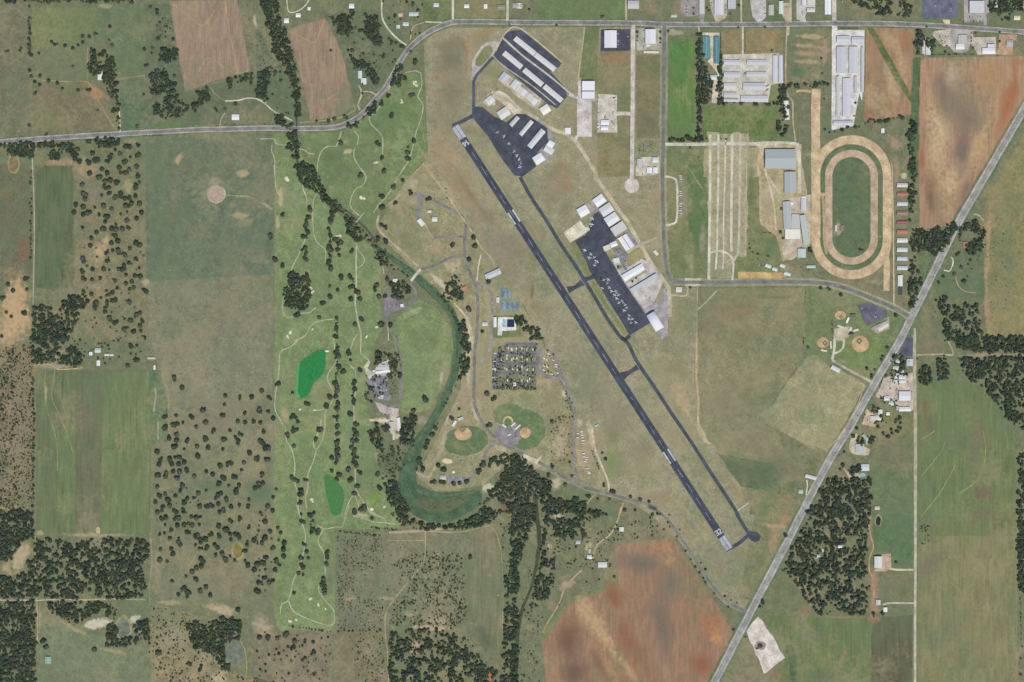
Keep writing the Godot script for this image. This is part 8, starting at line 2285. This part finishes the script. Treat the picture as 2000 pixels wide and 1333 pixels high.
func fin_mesh(h: float, root: float, tip: float) -> ArrayMesh:
	var rings := []
	for s in [0.0, 1.0]:
		var c := lerpf(root, tip, s)
		rings.append([Vector3(0.0, h * s, -c * 0.5 + s * root * 0.4), Vector3(0.09, h * s, 0.1 * c + s * root * 0.4), Vector3(0.0, h * s, c * 0.5 + s * root * 0.4), Vector3(-0.09, h * s, 0.1 * c + s * root * 0.4)])
	return loft(rings)

var plane_mesh := {}

func airplane(x: float, z: float, heading: float, scale_: float, label: String, paint: Material, twin := false) -> void:
	# nose towards -z before turning
	var o := thing("airplane", label, "airplane", x, z, -heading, "airplanes parked on the apron")
	o.scale = Vector3.ONE * scale_
	if plane_mesh.is_empty():
		plane_mesh.body = tube([[-4.1, 0.12, 0.14, 1.35], [-3.9, 0.42, 0.42, 1.3], [-2.6, 0.58, 0.6, 1.35], [-0.9, 0.68, 0.82, 1.5], [0.9, 0.62, 0.72, 1.5], [2.6, 0.34, 0.4, 1.5], [4.3, 0.1, 0.16, 1.6]], Vector3(0, 0, 1))
		plane_mesh.wing = wing_mesh(11.4, 1.9, 1.35, 0.2)
		plane_mesh.tail = wing_mesh(4.0, 1.25, 0.85, 0.1, 0.25, 0.0)
		plane_mesh.fin = fin_mesh(1.5, 1.5, 0.75)
		plane_mesh.glass = tube([[-1.7, 0.4, 0.1, 1.95], [-1.1, 0.55, 0.36, 2.0], [0.2, 0.52, 0.34, 2.02], [0.9, 0.3, 0.1, 2.05]], Vector3(0, 0, 1), 8)
		plane_mesh.blade = box(Vector3(1.9, 0.16, 0.06))
		plane_mesh.engine = tube([[-1.6, 0.15, 0.15, 0.0], [-1.4, 0.38, 0.38, 0.0], [0.6, 0.4, 0.36, 0.0], [1.6, 0.12, 0.12, 0.05]], Vector3(0, 0, 1), 8)
		plane_mesh.wheel = loft([disc_ring(0.24, -0.09), disc_ring(0.24, 0.09)])
	part("fuselage", plane_mesh.body, paint, o)
	part("wing", plane_mesh.wing, paint, o, Vector3(0, 1.0 if twin else 2.15, -0.6))
	part("tailplane", plane_mesh.tail, paint, o, Vector3(0, 1.6, 3.7))
	part("fin", plane_mesh.fin, paint, o, Vector3(0, 1.65, 3.6))
	part("cabin_glass", plane_mesh.glass, plain(50, 58, 66, 0.15), o)
	for s in [-1.0, 1.0]: part("wheel", plane_mesh.wheel, plain(40, 40, 42), o, Vector3(s * 1.15, 0.24, 0.2))
	part("wheel", plane_mesh.wheel, plain(40, 40, 42), o, Vector3(0, 0.24, -3.0))
	if twin:
		for s in [-1.0, 1.0]:
			part("engine", plane_mesh.engine, paint, o, Vector3(s * 2.1, 1.2, -1.4))
			part("propeller", plane_mesh.blade, plain(60, 60, 62), o, Vector3(s * 2.1, 1.12, -3.05))
	else:
		part("propeller", plane_mesh.blade, plain(60, 60, 62), o, Vector3(0, 1.27, -4.15))

func disc_ring(r: float, x: float) -> Array:
	var ring := []
	for k in 10: ring.append(Vector3(x, cos(TAU * k / 10) * r, sin(TAU * k / 10) * r))
	return ring

var car_mesh := {}

func make_car_shapes() -> void:
	var shape := func(prof: Array, w: float) -> ArrayMesh:
		var rings := []
		for s in [-1.0, -0.82, 0.82, 1.0]:
			var ring := []
			for q in prof: ring.append(Vector3(s * w / 2, q[1] - (0.12 if absf(s) > 0.9 and q[1] > 0.5 else 0.0), q[0]))
			rings.append(ring)
		return loft(rings)
	car_mesh.body = shape.call([[-2.3, 0.3], [-2.3, 0.72], [-1.2, 0.92], [1.4, 0.96], [2.25, 0.85], [2.3, 0.35]], 1.85)
	car_mesh.cabin = shape.call([[-1.0, 0.9], [-0.35, 1.44], [1.0, 1.48], [1.75, 0.92]], 1.6)
	car_mesh.roof = box(Vector3(1.3, 0.05, 1.3), Vector3(0, 1.46, 0.35))
	car_mesh.wheel = loft([disc_ring(0.34, -0.1), disc_ring(0.34, 0.1)])
	car_mesh.trailer = shape.call([[-4.6, 0.6], [-4.7, 2.4], [-4.1, 3.1], [4.4, 3.1], [4.6, 2.6], [4.6, 0.6]], 2.6)
	car_mesh.cooler = box(Vector3(0.8, 0.3, 1.1), Vector3(0, 3.1, 0))
	car_mesh.pane = box(Vector3(0.05, 0.7, 1.4))
	car_mesh.cab = shape.call([[-1.2, 0.5], [-1.25, 1.3], [-0.7, 2.7], [1.0, 2.8], [1.1, 0.5]], 2.4)
	car_mesh.freight = box(Vector3(2.6, 2.7, 12.0), Vector3(0, 1.2, 7.2))

func car(x: float, z: float, heading: float, colour: Array, label: String, group: String) -> void:
	var o := thing("car", label, "car", x, z, -heading, group)
	var paint := plain(colour[0], colour[1], colour[2], 0.35)
	part("body", car_mesh.body, paint, o)
	part("cabin", car_mesh.cabin, plain(46, 52, 58, 0.2), o)
	part("car_roof", car_mesh.roof, paint, o)
	for s in [-1.0, 1.0]:
		for e in [-1.45, 1.4]: part("wheel", car_mesh.wheel, plain(40, 40, 42), o, Vector3(s * 0.85, 0.34, e))

func trailer(x: float, z: float, heading: float, long: float, colour: Array, label: String, group: String) -> void:
	var o := thing("camper_trailer", label, "camper", x, z, -heading, group)
	o.scale = Vector3(1, 1, long)
	part("body", car_mesh.trailer, plain(colour[0], colour[1], colour[2], 0.5), o)
	part("air_conditioner", car_mesh.cooler, plain(206, 206, 204), o)
	for e in [-2.2, 1.6]: part("window", car_mesh.pane, plain(50, 56, 62, 0.2), o, Vector3(1.31, 1.5, e))
	for s in [-1.0, 1.0]: part("wheel", car_mesh.wheel, plain(40, 40, 42), o, Vector3(s * 1.1, 0.34, 1.0))

const PAINTS := [[222, 222, 222], [196, 198, 202], [120, 122, 126], [52, 54, 58], [150, 60, 52], [60, 76, 108], [206, 204, 196], [90, 92, 96], [226, 226, 228], [112, 100, 84]]
const PAINT_NAMES := ["white", "silver", "grey", "black", "red", "blue", "cream", "charcoal", "white", "tan"]

func car_row(a: Array, n: int, heading: float, place: String, keep := 0.85) -> void:
	# cars side by side from the first point to the second
	var east: bool = absf(a[2] - a[0]) > absf(a[3] - a[1])
	var start: String = ("west" if a[2] > a[0] else "east") if east else ("north" if a[3] > a[1] else "south")
	var count := 0
	for k in n:
		var gone := rng.randf() > keep
		var c := int(pow(rng.randf(), 1.5) * PAINTS.size())
		var t := (k + 0.5) / n
		if gone: continue
		count += 1
		car(lerpf(a[0], a[2], t) + rng.randf_range(-0.3, 0.3), lerpf(a[1], a[3], t) + rng.randf_range(-0.3, 0.3), heading + rng.randf_range(-0.05, 0.05) + (PI if rng.randf() < 0.3 else 0.0), PAINTS[c], "%s car, %s from the %s, %s" % [PAINT_NAMES[c], ordinal(count), start, place], "cars parked %s" % place)

func put_things() -> void:
	make_car_shapes()
	var white := plain(228, 228, 230, 0.35)
	var silver := plain(190, 194, 200, 0.3)
	var k := 0
	var way := deg_to_rad(147)
	for p in [[-44.2,-632.4], [-24,-620], [-9.3,-597.5], [6.2,-575.1], [14.7,-561.9], [21.7,-550.2], [27.1,-539.4], [24,-527]]:
		airplane(p[0], p[1], way + [PI, -0.5, 0.6, 2.6, -0.4, 2.7, 2.4, 0.3][k], [1.0, 1.05, 1.0, 1.0, 1.1, 0.95, 0.9, 1.15][k], "white airplane on the north apron, %s from the northwest in its row" % ordinal(k + 1), white if k % 3 else silver)
		k += 1
	k = 0
	for p in [[-52.7,-642.5], [-26.4,-605.3], [-17.8,-608.4], [-14,-585.1], [-7.8,-572.7], [12.4,-540.2], [20.2,-583.6], [0,-526.2]]:
		airplane(p[0], p[1], way + [0.2, 2.9, 0.1, 2.8, 0.3, -0.3, 2.5, 0.2][k], 0.9, "dull grey airplane on the north apron, %s from the northwest among the dark ones" % ordinal(k + 1), plain(92, 98, 106, 0.4))
		k += 1
	airplane([241,-371.5][0], [241,-371.5][1], 0.6, 1.35, "large white twin-engined airplane beside the detached hangar, northern of two", white, true)
	airplane([240.2,-352.9][0], [240.2,-352.9][1], 0.2, 1.35, "large white twin-engined airplane beside the detached hangar, southern of two", white, true)
	airplane([219.3,-275.9][0], [219.3,-275.9][1], 0.4, 1.0, "white airplane standing alone near the concrete pad", white)
	k = 0
	for p in [[220.1,-275.1], [238.7,-263.5], [234.1,-252.7], [248.8,-253.4], [255.8,-241], [249.6,-229.4]]:
		airplane(p[0], p[1], [0.5, 0.9, 0.3, 2.7, 0.6, 3.3][k], [1.0, 1.05, 1.15, 0.9, 1.3, 0.9][k], "white airplane in the loose upper group of the south apron, %s from the north" % ordinal(k + 1), white, k == 4)
		k += 1
	k = 0
	for p in [[278.2,-185.2], [291.4,-186], [288.3,-175.2], [294.5,-162], [272.8,-160.4], [301.5,-151.1], [313.9,-151.1], [310,-139.5], [322.4,-139.5], [317,-129.4], [316.2,-144.9], [323.9,-116.2], [332.5,-122.5], [336.4,-117], [342.6,-109.3], [347.2,-100.8], [339.4,-93], [353.8,-67.6], [364.7,-66.4], [374.8,-56.7], [360.7,-55.1], [354.6,-77.7]]:
		airplane(p[0], p[1], [2.7, 0.5, 2.2, 0.7, 0.4, 0.5, 2.9, 0.6, 2.7, 0.5, 2.5, 2.6, 2.8, 0.6, 2.7, 2.5, 0.4, 0.6, 2.6, 0.5, 2.8, 0.6][k], [0.85, 1.1, 0.9, 1.0, 0.95, 1.15, 0.95, 1.0, 0.95, 1.15, 0.85, 0.95, 0.85, 0.85, 0.9, 0.85, 1.1, 1.0, 0.95, 0.95, 0.95, 0.85][k], "airplane in the long lower row of the south apron, %s from the north" % ordinal(k + 1), silver if k in [2, 10, 12, 13, 20] else white)
		k += 1
	# parked cars
	var up := 0.0
	var side := PI / 2
	car_row([321.6,-936.4,321.6,-888], 12, side, "along the white warehouse on the black car park")
	car_row([348.6,-923.5,352.6,-920.2], 1, side, "alone on the black car park", 1.0)
	car_row([398.4,-943.2,398.4,-885.7], 16, side, "west of the tall gabled hall", 0.6)
	car_row([297.4,-736.9,319.2,-736.9], 10, up, "at the north of the trucking yard, first line")
	car_row([300.2,-727.6,319.2,-727.6], 9, up, "at the north of the trucking yard, second line")
	car_row([262.8,-742.9,262.8,-718.7], 7, side, "at the west edge of the trucking yard", 0.7)
	car_row([261.9,-694.6,259.9,-636.1], 12, side, "along the lower west edge of the trucking yard", 0.5)
	car_row([300.2,-668.4,316.4,-646.2], 5, 0.5, "beside the two white sheds", 0.8)
	car_row([374.8,-507.2,397,-506], 7, up, "south of the white yard", 0.8)
	car_row([-397.7,105.9,-397.7,155.8], 14, side, "in the middle lane of the golf car park")
	car_row([-389.1,105.9,-389.1,151.4], 14, side, "in the second lane of the golf car park")
	car_row([-380.4,112.4,-380.4,151.4], 13, side, "in the east lane of the golf car park")
	car_row([-418.3,118.9,-410.8,139.5], 6, side, "under the trees of the golf car park")
	car_row([-404.2,103.7,-376,103.2], 10, up, "beside the golf terrace")
	car_row([-380.1,-105.9,-327.7,-109.9], 8, up, "at the golf course car park by the river", 0.6)
	car_row([-187.4,412.3,-142.3,417.1], 9, up, "at the picnic car park", 0.6)
	car_row([2.8,264,14.9,296.2], 10, 1.2, "beside the eastern ball diamond")
	car_row([1056.3,-99.8,1128.9,-77.7], 12, up, "in the top line of the baseball car park", 0.5)
	car_row([1066.4,-85.7,1106.7,-71.6], 8, up, "in the middle line of the baseball car park", 0.5)
	car_row([1260.2,-1022.8,1260.2,-987], 12, side, "in the first lane of the big north lot", 0.3)
	car_row([1282.3,-1022.8,1282.3,-987], 12, side, "in the second lane of the big north lot", 0.3)
	car_row([1304.5,-1022.8,1304.5,-987], 12, side, "in the third lane of the big north lot", 0.3)
	car_row([1328.4,-1022.8,1328.4,-987], 12, side, "in the fourth lane of the big north lot", 0.25)
	car_row([1379.5,-981.9,1428.9,-981.9], 12, up, "in front of the square store", 0.5)
	car_row([1391.1,-939.3,1391.1,-905.2], 11, side, "along the looped drive's east edge")
	car_row([1301.1,-937.6,1319.8,-937.6], 5, up, "in the northeastern yard, first line", 0.8)
	car_row([1294.2,-924,1323.2,-922.2], 7, up, "in the northeastern yard, second line", 0.8)
	car_row([1304.5,-906.9,1323.2,-906.9], 5, up, "in the northeastern yard, third line", 0.8)
	car_row([527.8,-1030,529.3,-980.4], 11, side, "along the strip lot at the top", 0.7)
	car_row([565.8,-1028.4,566.5,-991.2], 10, side, "beside the narrow grey hall", 0.6)
	car_row([603,-1026.9,609.1,-995.9], 8, side, "west of the two-toned warehouse", 0.6)
	car_row([646.4,-1019.1,646.4,-992.8], 7, side, "east of the two-toned warehouse", 0.8)
	car_row([764.9,-1028.4,764.9,-989.7], 9, side, "at the edge of the concrete yard at the top", 0.6)
	car_row([767.2,-1005.2,767.2,-989.7], 4, side, "left of the beige ribbed hall", 0.8)
	car_row([875.8,-1012.9,882,-981.9], 7, 1.2, "in the truck yard at the top", 0.8)
	car_row([827.7,-1014.5,837,-1006.7], 4, 0.6, "on the tan yard at the top", 0.9)
	car_row([1164.7,140.6,1166.3,163.4], 7, side, "left of the largest home-lot hall")
	car_row([1145.1,140.6,1146.8,148.7], 3, side, "in the middle of the pale home-lot yard", 1.0)
	car_row([1198.8,99.9,1199.7,124.3], 7, side, "on the pink yard beside the gravel road")
	car_row([1210.2,140.6,1211.9,166.6], 5, side, "along the gravel road by the largest hall", 0.6)
	car_row([1177.7,182.9,1210.2,179.6], 5, up, "between the two lower home-lot halls", 0.7)
	car_row([1075.2,238.2,1086.5,246.4], 4, 0.8, "in front of the middle home lots", 0.9)
	car_row([232.5,-417.7,241.8,-413.1], 4, 0.5, "on the pad between the first hangars", 0.8)
	car_row([361.2,-318.5,378.2,-292.2], 10, 1.0, "on the lot beside the long white sheds", 0.35)
	car_row([316.2,-275.1,325.5,-264.3], 5, 0.9, "below the cream airfield building")
	car_row([331.7,-258.1,347.2,-236.4], 7, 0.9, "beside the tan lawn on the airfield", 0.7)
	car_row([344.1,-233.3,350.3,-222.4], 4, 0.6, "at the corner of the terminal drive", 0.8)
	car_row([421.1,-130,403,-138.1], 3, 0.5, "on the big concrete pad", 1.0)
	car_row([1128.9,647.9,1147,653.9], 4, 0.4, "beside the big pale barn", 0.9)
	car_row([744,-230.8,760.1,-226.8], 2, 0.4, "at the lane below the track", 1.0)
	car_row([-412.3,219.6,-368,223.7], 7, up, "in the golf maintenance yard", 0.8)
	k = 0
	for e in [[[1047.1,225.3], 0.62, 3, "on the diagonal highway beside the tan meadow"], [[1022.9,265.6], 0.62, 3, "on the diagonal highway above the round drive"], [[993.1,345.4], 3.7, 3, "on the diagonal highway below the round drive"], [[981.8,338.9], 0.6, 7, "on the west lane of the highway above the long barn"], [[1414.6,-429.1], 0.6, 3, "on the diagonal highway beside the red field"], [[1336.4,-296.1], 0.6, 7, "on the diagonal highway beside the thicket"], [[1298.5,-238], 0.6, 5, "on the diagonal highway near the cream drive"], [[1276.8,-194.5], 0.6, 7, "on the diagonal highway near the barns"], [[-971.7,-637.3], 1.6, 7, "on the western highway above the green field"], [[-722.6,-645.4], 1.6, 3, "on the western highway near the creek"], [[731.4,-961.3], 1.6, 3, "on the northern highway by the concrete yard"], [[660.9,793], 2.2, 8, "on the park road near the highway"], [[463.4,-783.2], 0.0, 0, "on the dark street beside the long green field"], [[1221.6,819.2], 0.0, 2, "on the pale gravel road in the southeast"]]:
		car(e[0][0], e[0][1], e[1], PAINTS[e[2]], "%s car driving %s" % [PAINT_NAMES[e[2]], e[3]], "cars on the roads")
		k += 1
	k = 0
	for e in [[[-1429.1,-612.3], 1.5, 0, "on the western highway south of the olive field"], [[-1219.5,-625.2], 4.7, 3, "on the western highway near the farm drive"], [[-412.3,-732.8], 0.7, 8, "on the highway by the ranch lane"], [[-239,-943.6], 1.1, 1, "on the highway curve in the north"], [[120.9,-963.8], 1.6, 2, "on the northern highway above the long hangars"], [[306.3,-960.5], 4.7, 0, "on the northern highway above the black car park"], [[604.5,-958.1], 1.6, 4, "on the northern highway above the saplings"], [[913.3,-960.5], 1.6, 3, "on the northern highway left of the white lot"], [[1138.9,-959.7], 4.7, 0, "on the northern highway above the red field"], [[1348.5,-950.5], 1.65, 1, "on the northern highway near the looped drive"], [[1509.7,-630.1], 0.55, 0, "on the diagonal highway at the eastern edge"], [[1138.9,60.5], 0.6, 8, "on the diagonal highway beside the home lots"], [[804.5,658], 0.5, 0, "on the diagonal highway beside the dense wood"], [[652.9,960.2], 0.5, 1, "on the diagonal highway below the white pad"], [[985.8,-168.3], 1.75, 0, "on the airfield road below the race track"], [[-110,-154.2], 2.9, 0, "on the park road by the red shed"], [[-114.9,110.8], 3.1, 3, "on the park road west of the camp"], [[133,397.8], 2.1, 0, "on the park road below the picnic ground"]]:
		car(e[0][0], e[0][1], e[1], PAINTS[e[2]], "%s car driving %s" % [PAINT_NAMES[e[2]], e[3]], "cars on the roads")
	# campers
	camp([[[-11.6,20.7], [-2.8,23.2], [-0.1,25.1], [12.7,22], [29.8,22], [45.1,23.9], [63.5,25.1]], [[-31.2,44.4], [-15.3,43.1], [30.3,48.1]], [[-31.2,55.6], [-15.5,53.1], [-0.6,56.2], [4,51.9], [14.6,51.9], [30.5,59.3], [45.7,55], [62.5,57.5]], [[-21.5,81.7], [-15.5,85.5], [2.1,84.2], [15.2,86.7], [17.1,76.7], [30,78], [30,87.9], [45.7,86.7], [64.1,85.5]], [[-13.4,119], [29.8,119], [46.9,120.3], [53.1,114.1]]], 0.0, "camper in the paved camp's %s row, %s from the west", "campers in the camp ground", 0.9)
	camp([[[-51.4,36.9], [-53.9,61.8], [-54.2,85.2], [-54.5,92.9], [-57,109.1]]], side, "camper lying crosswise on the camp's west lane, %s%s from the north", "campers in the camp ground", 0.95)
	camp([[[96.7,51.9], [96.1,74.3], [96.1,87.9]], [[104.8,56.8], [106,76.7], [102.9,95.4]]], -0.7, "camper on the west side of the eastern camp loop, %s file, %s from the north", "campers in the eastern camp loop", 1.0)
	camp([[[111,38.4], [123.8,57.5], [132.8,71.1], [131.5,77.4], [136.5,96.6], [119.7,99.8]]], 2.0, "camper on the east side of the fan-shaped camp loop, %s%s from the north", "campers in the eastern camp loop", 1.0)
	camp([[[210.4,272.9], [210.4,277.8], [211.2,285.1], [212.9,292.4], [214.5,301.4], [215.3,309.5], [216.1,340.5], [217.7,350.2], [221,364.9], [228.3,385.2], [230.8,396.6], [233.2,400.7]]], side + 0.1, "camper in the gravel camping row, %s%s from the north", "campers in the gravel row", 1.0)
	camp([[[199,280.2], [198.2,291.6], [225.1,352.7], [224.2,358.4]]], side, "camper beside the gravel camping row, %s%s from the north", "campers in the gravel row", 0.85)
	# trucks on the show-ground pens
	k = 0
	for z in [92, 104, 116, 130, 210, 224, 240, 256, 296, 306, 320, 334, 350, 362, 376, 390]:
		var p: Array = [508.6,-537.1]
		var zz: float = (320.0 + z / 3.84615 - 666.5) * 1.55
		trailer(p[0] + (k % 3) * 1.2, zz, side, [1.1, 0.9, 1.0][k % 3], [[206, 208, 210], [176, 178, 182], [214, 212, 206], [150, 150, 152]][k % 4], "stock trailer in the long column beside the show ground lane, %s from the north" % ordinal(k + 1), "stock trailers by the show ground lane")
		k += 1
	# camping on the trucking yard
	k = 0
	for p in [[306.3,-690.5], [282.1,-678.4], [-146.3,-630.1], [705.2,-809.9], [773.5,-760.3], [773.5,-772.7]]:
		if k != 2: trailer(p[0], p[1], 0.2 * k, 1.1, [120, 116, 110], "dark box trailer standing on the %s" % ["yard driveway", "yard above the two white sheds", "", "storage lane in the middle", "east edge of the storage lot, lower", "east edge of the storage lot, upper"][k], "dark box trailers")
		k += 1
	# hay and stones
	k = 0
	for p in [[-1494.4,-634.9], [-957.6,-652.2], [-1022.9,45.5], [-870.5,70.5], [-967.7,97.9], [-786.3,94.7], [800.4,442.1], [800,442.1], [1114.8,-316.2], [-65.7,710.4], [-67.7,637.8], [-41.5,770.8], [542,336.5], [-1036.2,-214.7], [-945.5,-365.8]]:
		var r := 1.7 + (k % 3) * 0.4
		var o := thing("feed_trough", "pale %s %s" % ["feed bunk" if k % 2 else "water trough", place_near(p)], "trough", p[0], p[1], 0.3 * k, "troughs in the fields", 0.15)
		part("basin", loft([disc_up(r, 0.0), disc_up(r * 1.05, 0.7), disc_up(r * 0.9, 0.7), disc_up(r * 0.85, 0.3)]), plain(186, 186, 176), o)
		part("water", loft([disc_up(r * 0.84, 0.4), disc_up(r * 0.84, 0.5)]), plain(120, 136, 132, 0.15), o)
		k += 1
	# picnic shelters in the park
	k = 0
	for p in [[-162.4,354.6], [-152.4,364.7], [-154.4,-198.6], [-166.5,-218.7], [68.5,421.1], [189.4,409]]:
		var o := thing("picnic_shelter", "small grey picnic shelter %s" % place_near(p), "shelter", p[0], p[1], 0.4 * k, "picnic shelters", 0.15)
		for s in [[-2.2, -2.2], [2.2, -2.2], [-2.2, 2.2], [2.2, 2.2]]: part("post", box(Vector3(0.2, 2.6, 0.2), Vector3(s[0], 0, s[1])), plain(110, 100, 90), o)
		part("roof", loft([[Vector3(-3, 2.6, -3), Vector3(3, 2.6, -3), Vector3(3, 2.6, 3), Vector3(-3, 2.6, 3)], [Vector3(-0.3, 3.8, -0.3), Vector3(0.3, 3.8, -0.3), Vector3(0.3, 3.8, 0.3), Vector3(-0.3, 3.8, 0.3)]]), roofing(150, 150, 152), o)
		k += 1

func disc_up(r: float, y: float) -> Array:
	var ring := []
	for k in 12: ring.append(Vector3(cos(-TAU * k / 12) * r, y, sin(-TAU * k / 12) * r))
	return ring

func camp(rows: Array, heading: float, label: String, group: String, long: float) -> void:
	var body := [[224, 224, 220], [214, 212, 200], [228, 228, 228], [206, 200, 184]]
	for r in rows.size():
		for k in rows[r].size():
			var p: Array = rows[r][k]
			trailer(p[0], p[1], heading + rng.randf_range(-0.12, 0.12), long * rng.randf_range(0.9, 1.15), body[(k * 3 + r) % 4], label % ["" if rows.size() == 1 else ordinal(r + 1), ordinal(k + 1)], group)

var near_used := {}

func place_near(p: Array) -> String:
	var s := single_out(p[0], p[1])
	var key := "%s of the %s" % [s[1], s[0]]
	near_used[key] = near_used.get(key, 0) + 1
	return key if near_used[key] == 1 else "farther %s" % key
